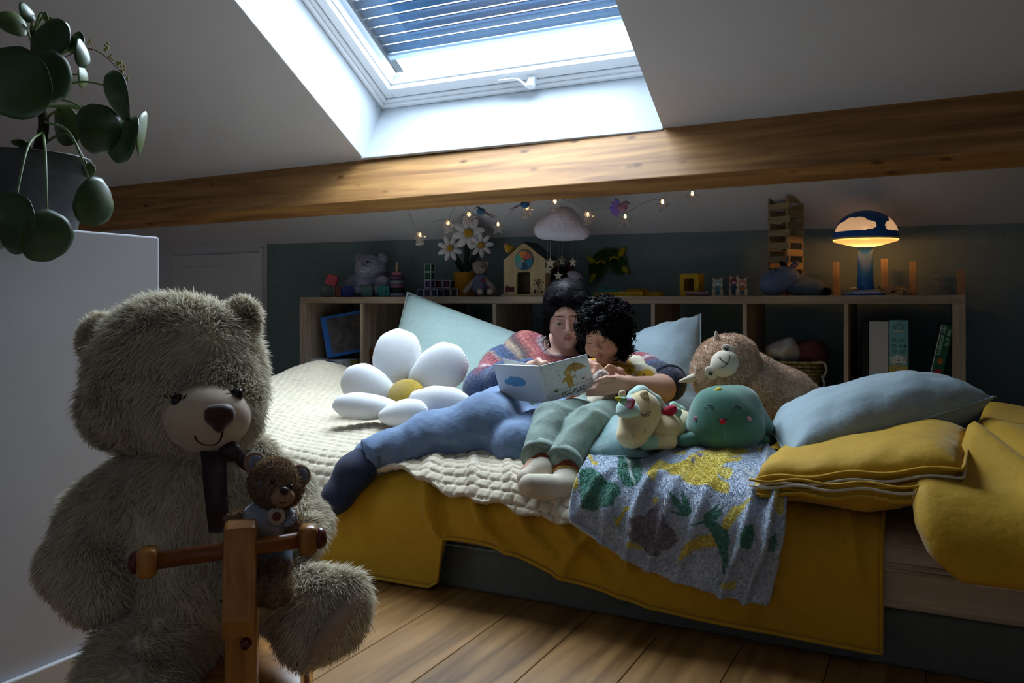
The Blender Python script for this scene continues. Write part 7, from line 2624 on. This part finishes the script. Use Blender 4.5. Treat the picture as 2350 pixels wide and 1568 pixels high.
# ------------------------------------------------------------------ the child
TC = 2.78
hc_ = Head(at_t(1383, 766, 2.66), -VIEW_F * .88 - VIEW_R * .42 - ZUP * .34, ZUP - VIEW_R * .32 - VIEW_F * .35, .745, True)
cshR, cshL = A(1358, 858, 2.74), A(1458, 852, 2.76)
celL, cwrL = A(1462, 905, 2.58), A(1430, 874, 2.53)
celR, cwrR = A(1335, 880, 2.58), A(1352, 840, 2.52)
cpel = A(1382, 956, 2.50)
ckR, caR, ctR = A(1266, 966, 2.30), A(1243, 1040, 2.17), A(1206, 1098, 2.09)
ckL, caL = A(1345, 975, 2.27), A(1298, 1054, 2.14)
cheL, ctL = A(1298, 1122, 2.07), A(1216, 1116, 2.02)
kid = thing('person', 'small child with dark curls in cream shirt and green trousers looking at the book', 'person', np.array([cpel[0], cpel[1], .39]))
B = hc_.prims()
cn_ = A(1408, 832, 2.76)
B += [cap(hc_.p(0, -.02, -.06), cn_, .036, .040, .025), cap(cn_, A(1402, 880, 2.68), .05, .065, .04), cap(A(1402, 880, 2.68), cpel, .065, .065, .04), cap(cshR, cshL, .034, .034, .03)]
B += chain([cshL, celL, cwrL], [.032, .028, .020], .015) + chain([cshR, celR, cwrR], [.032, .028, .020], .015)
B += chain([cpel + VIEW_R * -.04, ckR, caR], [.05, .038, .026], .02) + chain([cpel + VIEW_R * .03, ckL, caL], [.05, .038, .026], .02)
B += chain([caR, ctR], [.025, .018], .015) + chain([caL, cheL, ctL], [.024, .024, .016], .015)
# left hand: fingers bent over the yarn tuft
B += [cap(cwrL, A(1420, 856, 2.51), .019, .018, .01)]
for kx, ky, mx, my, tx_, ty_ in ((1412, 846, 1398, 840, 1388, 848), (1415, 850, 1400, 847, 1391, 855), (1417, 856, 1402, 855, 1390, 861), (1418, 863, 1404, 864, 1392, 868)):
    B += finger([A(kx, ky, 2.50), A(mx, my, 2.475), A(tx_, ty_, 2.470)], .0066, .0054, .002)
B += finger([A(1416, 858, 2.52), A(1402, 858, 2.52), A(1392, 856, 2.51)], .0068, .0056, .003)
B += [cap(cwrR, A(1360, 842, 2.51), .018, .016, .01)]
for kx, ky, mx, my, tx_, ty_ in ((1364, 836, 1372, 838, 1380, 846), (1363, 840, 1370, 845, 1377, 852), (1361, 845, 1367, 852, 1372, 858), (1358, 849, 1362, 857, 1366, 862)):
    B += finger([A(kx, ky, 2.50), A(mx, my, 2.482), A(tx_, ty_, 2.478)], .0064, .0052, .002)
B += finger([A(1366, 838, 2.52), A(1376, 842, 2.52), A(1384, 850, 2.51)], .0066, .0054, .003)
V, F = sdf(B, .0033, .015)
kbody = part('body', (V, F), m_skin, kid, cols=hc_.colors(V, SKIN_C, LIP_C, BLU_C))
hc_.features(kbody, m_hair, 0)
# curls
hp = [hc_.e((0, -.025, .040), (.088, .102, .090)), hc_.e((.055, -.01, -.01), (.052, .07, .075), .03), hc_.e((-.05, -.01, .01), (.045, .06, .06), .03)]
rk = np.random.default_rng(4)
for i in range(70):
    th, ph = rk.uniform(0, 2 * math.pi), math.acos(rk.uniform(-.35, 1))
    d = np.array([math.sin(ph) * math.cos(th), math.sin(ph) * math.sin(th), math.cos(ph)])
    q = d * [.096, .108, .095] + [0.008, -.022, .036]
    hp.append(hc_.e(tuple(q), (.021, .021, .019), .012))
for q in ((.083, .02, -.03), (.092, -.01, -.06), (.080, .03, -.08), (.098, -.03, -.02), (.07, -.05, -.10), (-.075, .03, .0), (-.082, .01, -.03), (.03, .070, .078), (.055, .060, .055), (-.02, .072, .082), (.070, .052, .024), (-.055, .052, .062), (.076, .042, .0)):
    hp.append(hc_.e(q, (.022, .020, .020), .012))
hp += [hc_.e((-.014, .112, -.044), (.064, .082, .098), .010, '-')]
V, F = sdf(hp, .0042, .012)
rl2 = np.random.default_rng(8)
Nh = vnormals(V, F)
Lh = ((V - hc_.c) @ hc_.R) / hc_.sc
ok_ = np.where(~((Lh[:, 1] > .050) & (Lh[:, 2] < .055) & (Lh[:, 0] < .040)))[0]
locks = []
for i in rl2.choice(ok_, 850, replace=False):
    n_ = Nh[i]
    t_ = np.cross(n_, rl2.normal(size=3)) * .7 - hc_.R[:, 2] * .8
    t_ = t_ - n_ * (t_ @ n_)
    t_ /= np.linalg.norm(t_)
    b_ = np.cross(n_, t_)
    L_ = rl2.uniform(.022, .038)
    ph = rl2.uniform(0, 6.28)
    am = rl2.uniform(.003, .006)
    w_ = rl2.uniform(6, 9)
    q = np.linspace(0, 1, 10)[:, None]
    path = V[i] + t_ * L_ * q + n_ * (.004 * np.sin(q * 3.1) + am * .7 * np.sin(w_ * q + ph)) + b_ * am * np.cos(w_ * q + ph)
    locks.append(tube(path, [.0022, .0026, .0007], 5, flat=.6))
HV, HF = fur(V, F, 5000, .016, .0005, 31, -hc_.R[:, 2], .8, .9, lambda P: np.where((((P - hc_.c) @ hc_.R)[:, 1] > .035) & (((P - hc_.c) @ hc_.R)[:, 0] < .03), 0.0, 1.0), tang=.75)
part('hair', piled((V, F), join(*locks, (HV, HF))), m_hair, kid)
# shirt with spotted mustard patches
sh_ = [cap(cshR, cshL, .042, .042, .03), cap(A(1407, 868, 2.74), A(1400, 895, 2.66), .070, .080, .04), cap(A(1400, 895, 2.66), cpel, .08, .08, .04)]
sh_ += chain([cshL, A(1478, 875, 2.66), A(1470, 900, 2.60)], [.046, .048, .046], .03) + chain([cshR, A(1340, 870, 2.61)], [.044, .042], .03)
sh_ += [eli(A(1395, 826, 2.70), (.046, .06, .032), k=.02, op='-')]
V, F = sdf(sh_, .0045, .025, lambda P: .004 * fbm2(P[..., 0] * 35, P[..., 2] * 40 + P[..., 1] * 20, 71, 2))
C_ = np.tile(np.array(hexc('#c9bfa6')), (len(V), 1))
yl = np.array(hexc('#b98f1c'))
dk_ = np.array(hexc('#1d1814'))
rel = V - EYE
tt_ = rel @ VIEW_F
vx, vy = CXP + (rel @ VIEW_R) / tt_ * FPX, HYP - rel[:, 2] / tt_ * FPX
msk = np.zeros(len(V), bool)
for cx, cy, t_, r in ((1385, 840, 2.64, .016), (1402, 834, 2.64, .016), (1425, 838, 2.66, .020), (1440, 842, 2.67, .020), (1470, 866, 2.62, .020), (1478, 872, 2.62, .018), (1484, 860, 2.64, .020), (1366, 836, 2.62, .016)):
    dd = V - A(cx, cy, t_)
    msk |= ((dd @ VIEW_R) ** 2 + dd[:, 2] ** 2 < r * r)
C_[msk] = yl
kd = [rk.uniform(-1, 1, 3) for _ in range(160)]
vi = np.where(msk)[0]
if len(vi):
    for s_ in rk.choice(vi, min(34, len(vi)), replace=False):
        C_[np.linalg.norm(V - V[s_], axis=1) < .0042] = dk_
part('shirt', (V, F), M('cream_printed_jersey', vcol=True, rough=.9, var=.04, bump=.2, bscale=600, bdist=.001), kid, cols=C_)
# trousers
m_tr = M('sage_green_denim', hexc('#7f8f86'), .9, .14, 60, .28, 22, stretch=(1, 1, .5), bdist=.02)
tr_ = [cap(cpel + VIEW_R * -.04, cpel + VIEW_R * .05, .065, .065, .03)] + chain([cpel + VIEW_R * -.045, ckR, caR], [.060, .050, .050], .006) + chain([cpel + VIEW_R * .045, ckL, caL], [.060, .050, .050], .004)
V, F = sdf(tr_, .0045, .006, lambda P: .008 * np.abs(fbm2(P[..., 0] * 34, P[..., 2] * 22 + P[..., 1] * 18, 81, 2)) - .003)
to_ = part('trousers', (V, F), m_tr, kid)
for k_, a_ in ((ckR, caR), (ckL, caL)):
    part('trouser_hem', ring(a_ + (a_ - k_) * .10, a_ - k_, .046, .0035, .024), m_tr, to_)
m_cs_ = M('cream_cotton_sock', hexc('#cfc3b0'), .95, .05, 50, .3, 400, bdist=.002)
m_rust = M('rust_rib', hexc('#8f4630'), .95, .08, 60, .6, 200, 'wave_x', bdist=.003)
m_ochre = M('ochre_rib', hexc('#a8803c'), .95, .05)
for an_, dn_, pr_ in ((caR, A(1243, 1082, 2.12) - caR, [cap(caR, A(1243, 1082, 2.12), .029, .030, .02), cap(A(1243, 1082, 2.12), ctR, .030, .022, .025)]),
                      (caL, cheL - caL, [cap(caL, cheL, .031, .032, .02), cap(cheL, ctL, .033, .022, .025), cap(cheL * .45 + ctL * .55, ctL + ZUP * .004, .028, .022, .02)])):
    so_ = part('sock', sdf(pr_, .0042, .02), m_cs_, kid)
    d_ = dn_ / np.linalg.norm(dn_)
    part('sock_band', ring(an_ + d_ * .034, d_, .028, .006, .026), m_rust, so_)
    part('sock_band', ring(an_ + d_ * .050, d_, .028, .006, .006), m_ochre, so_)
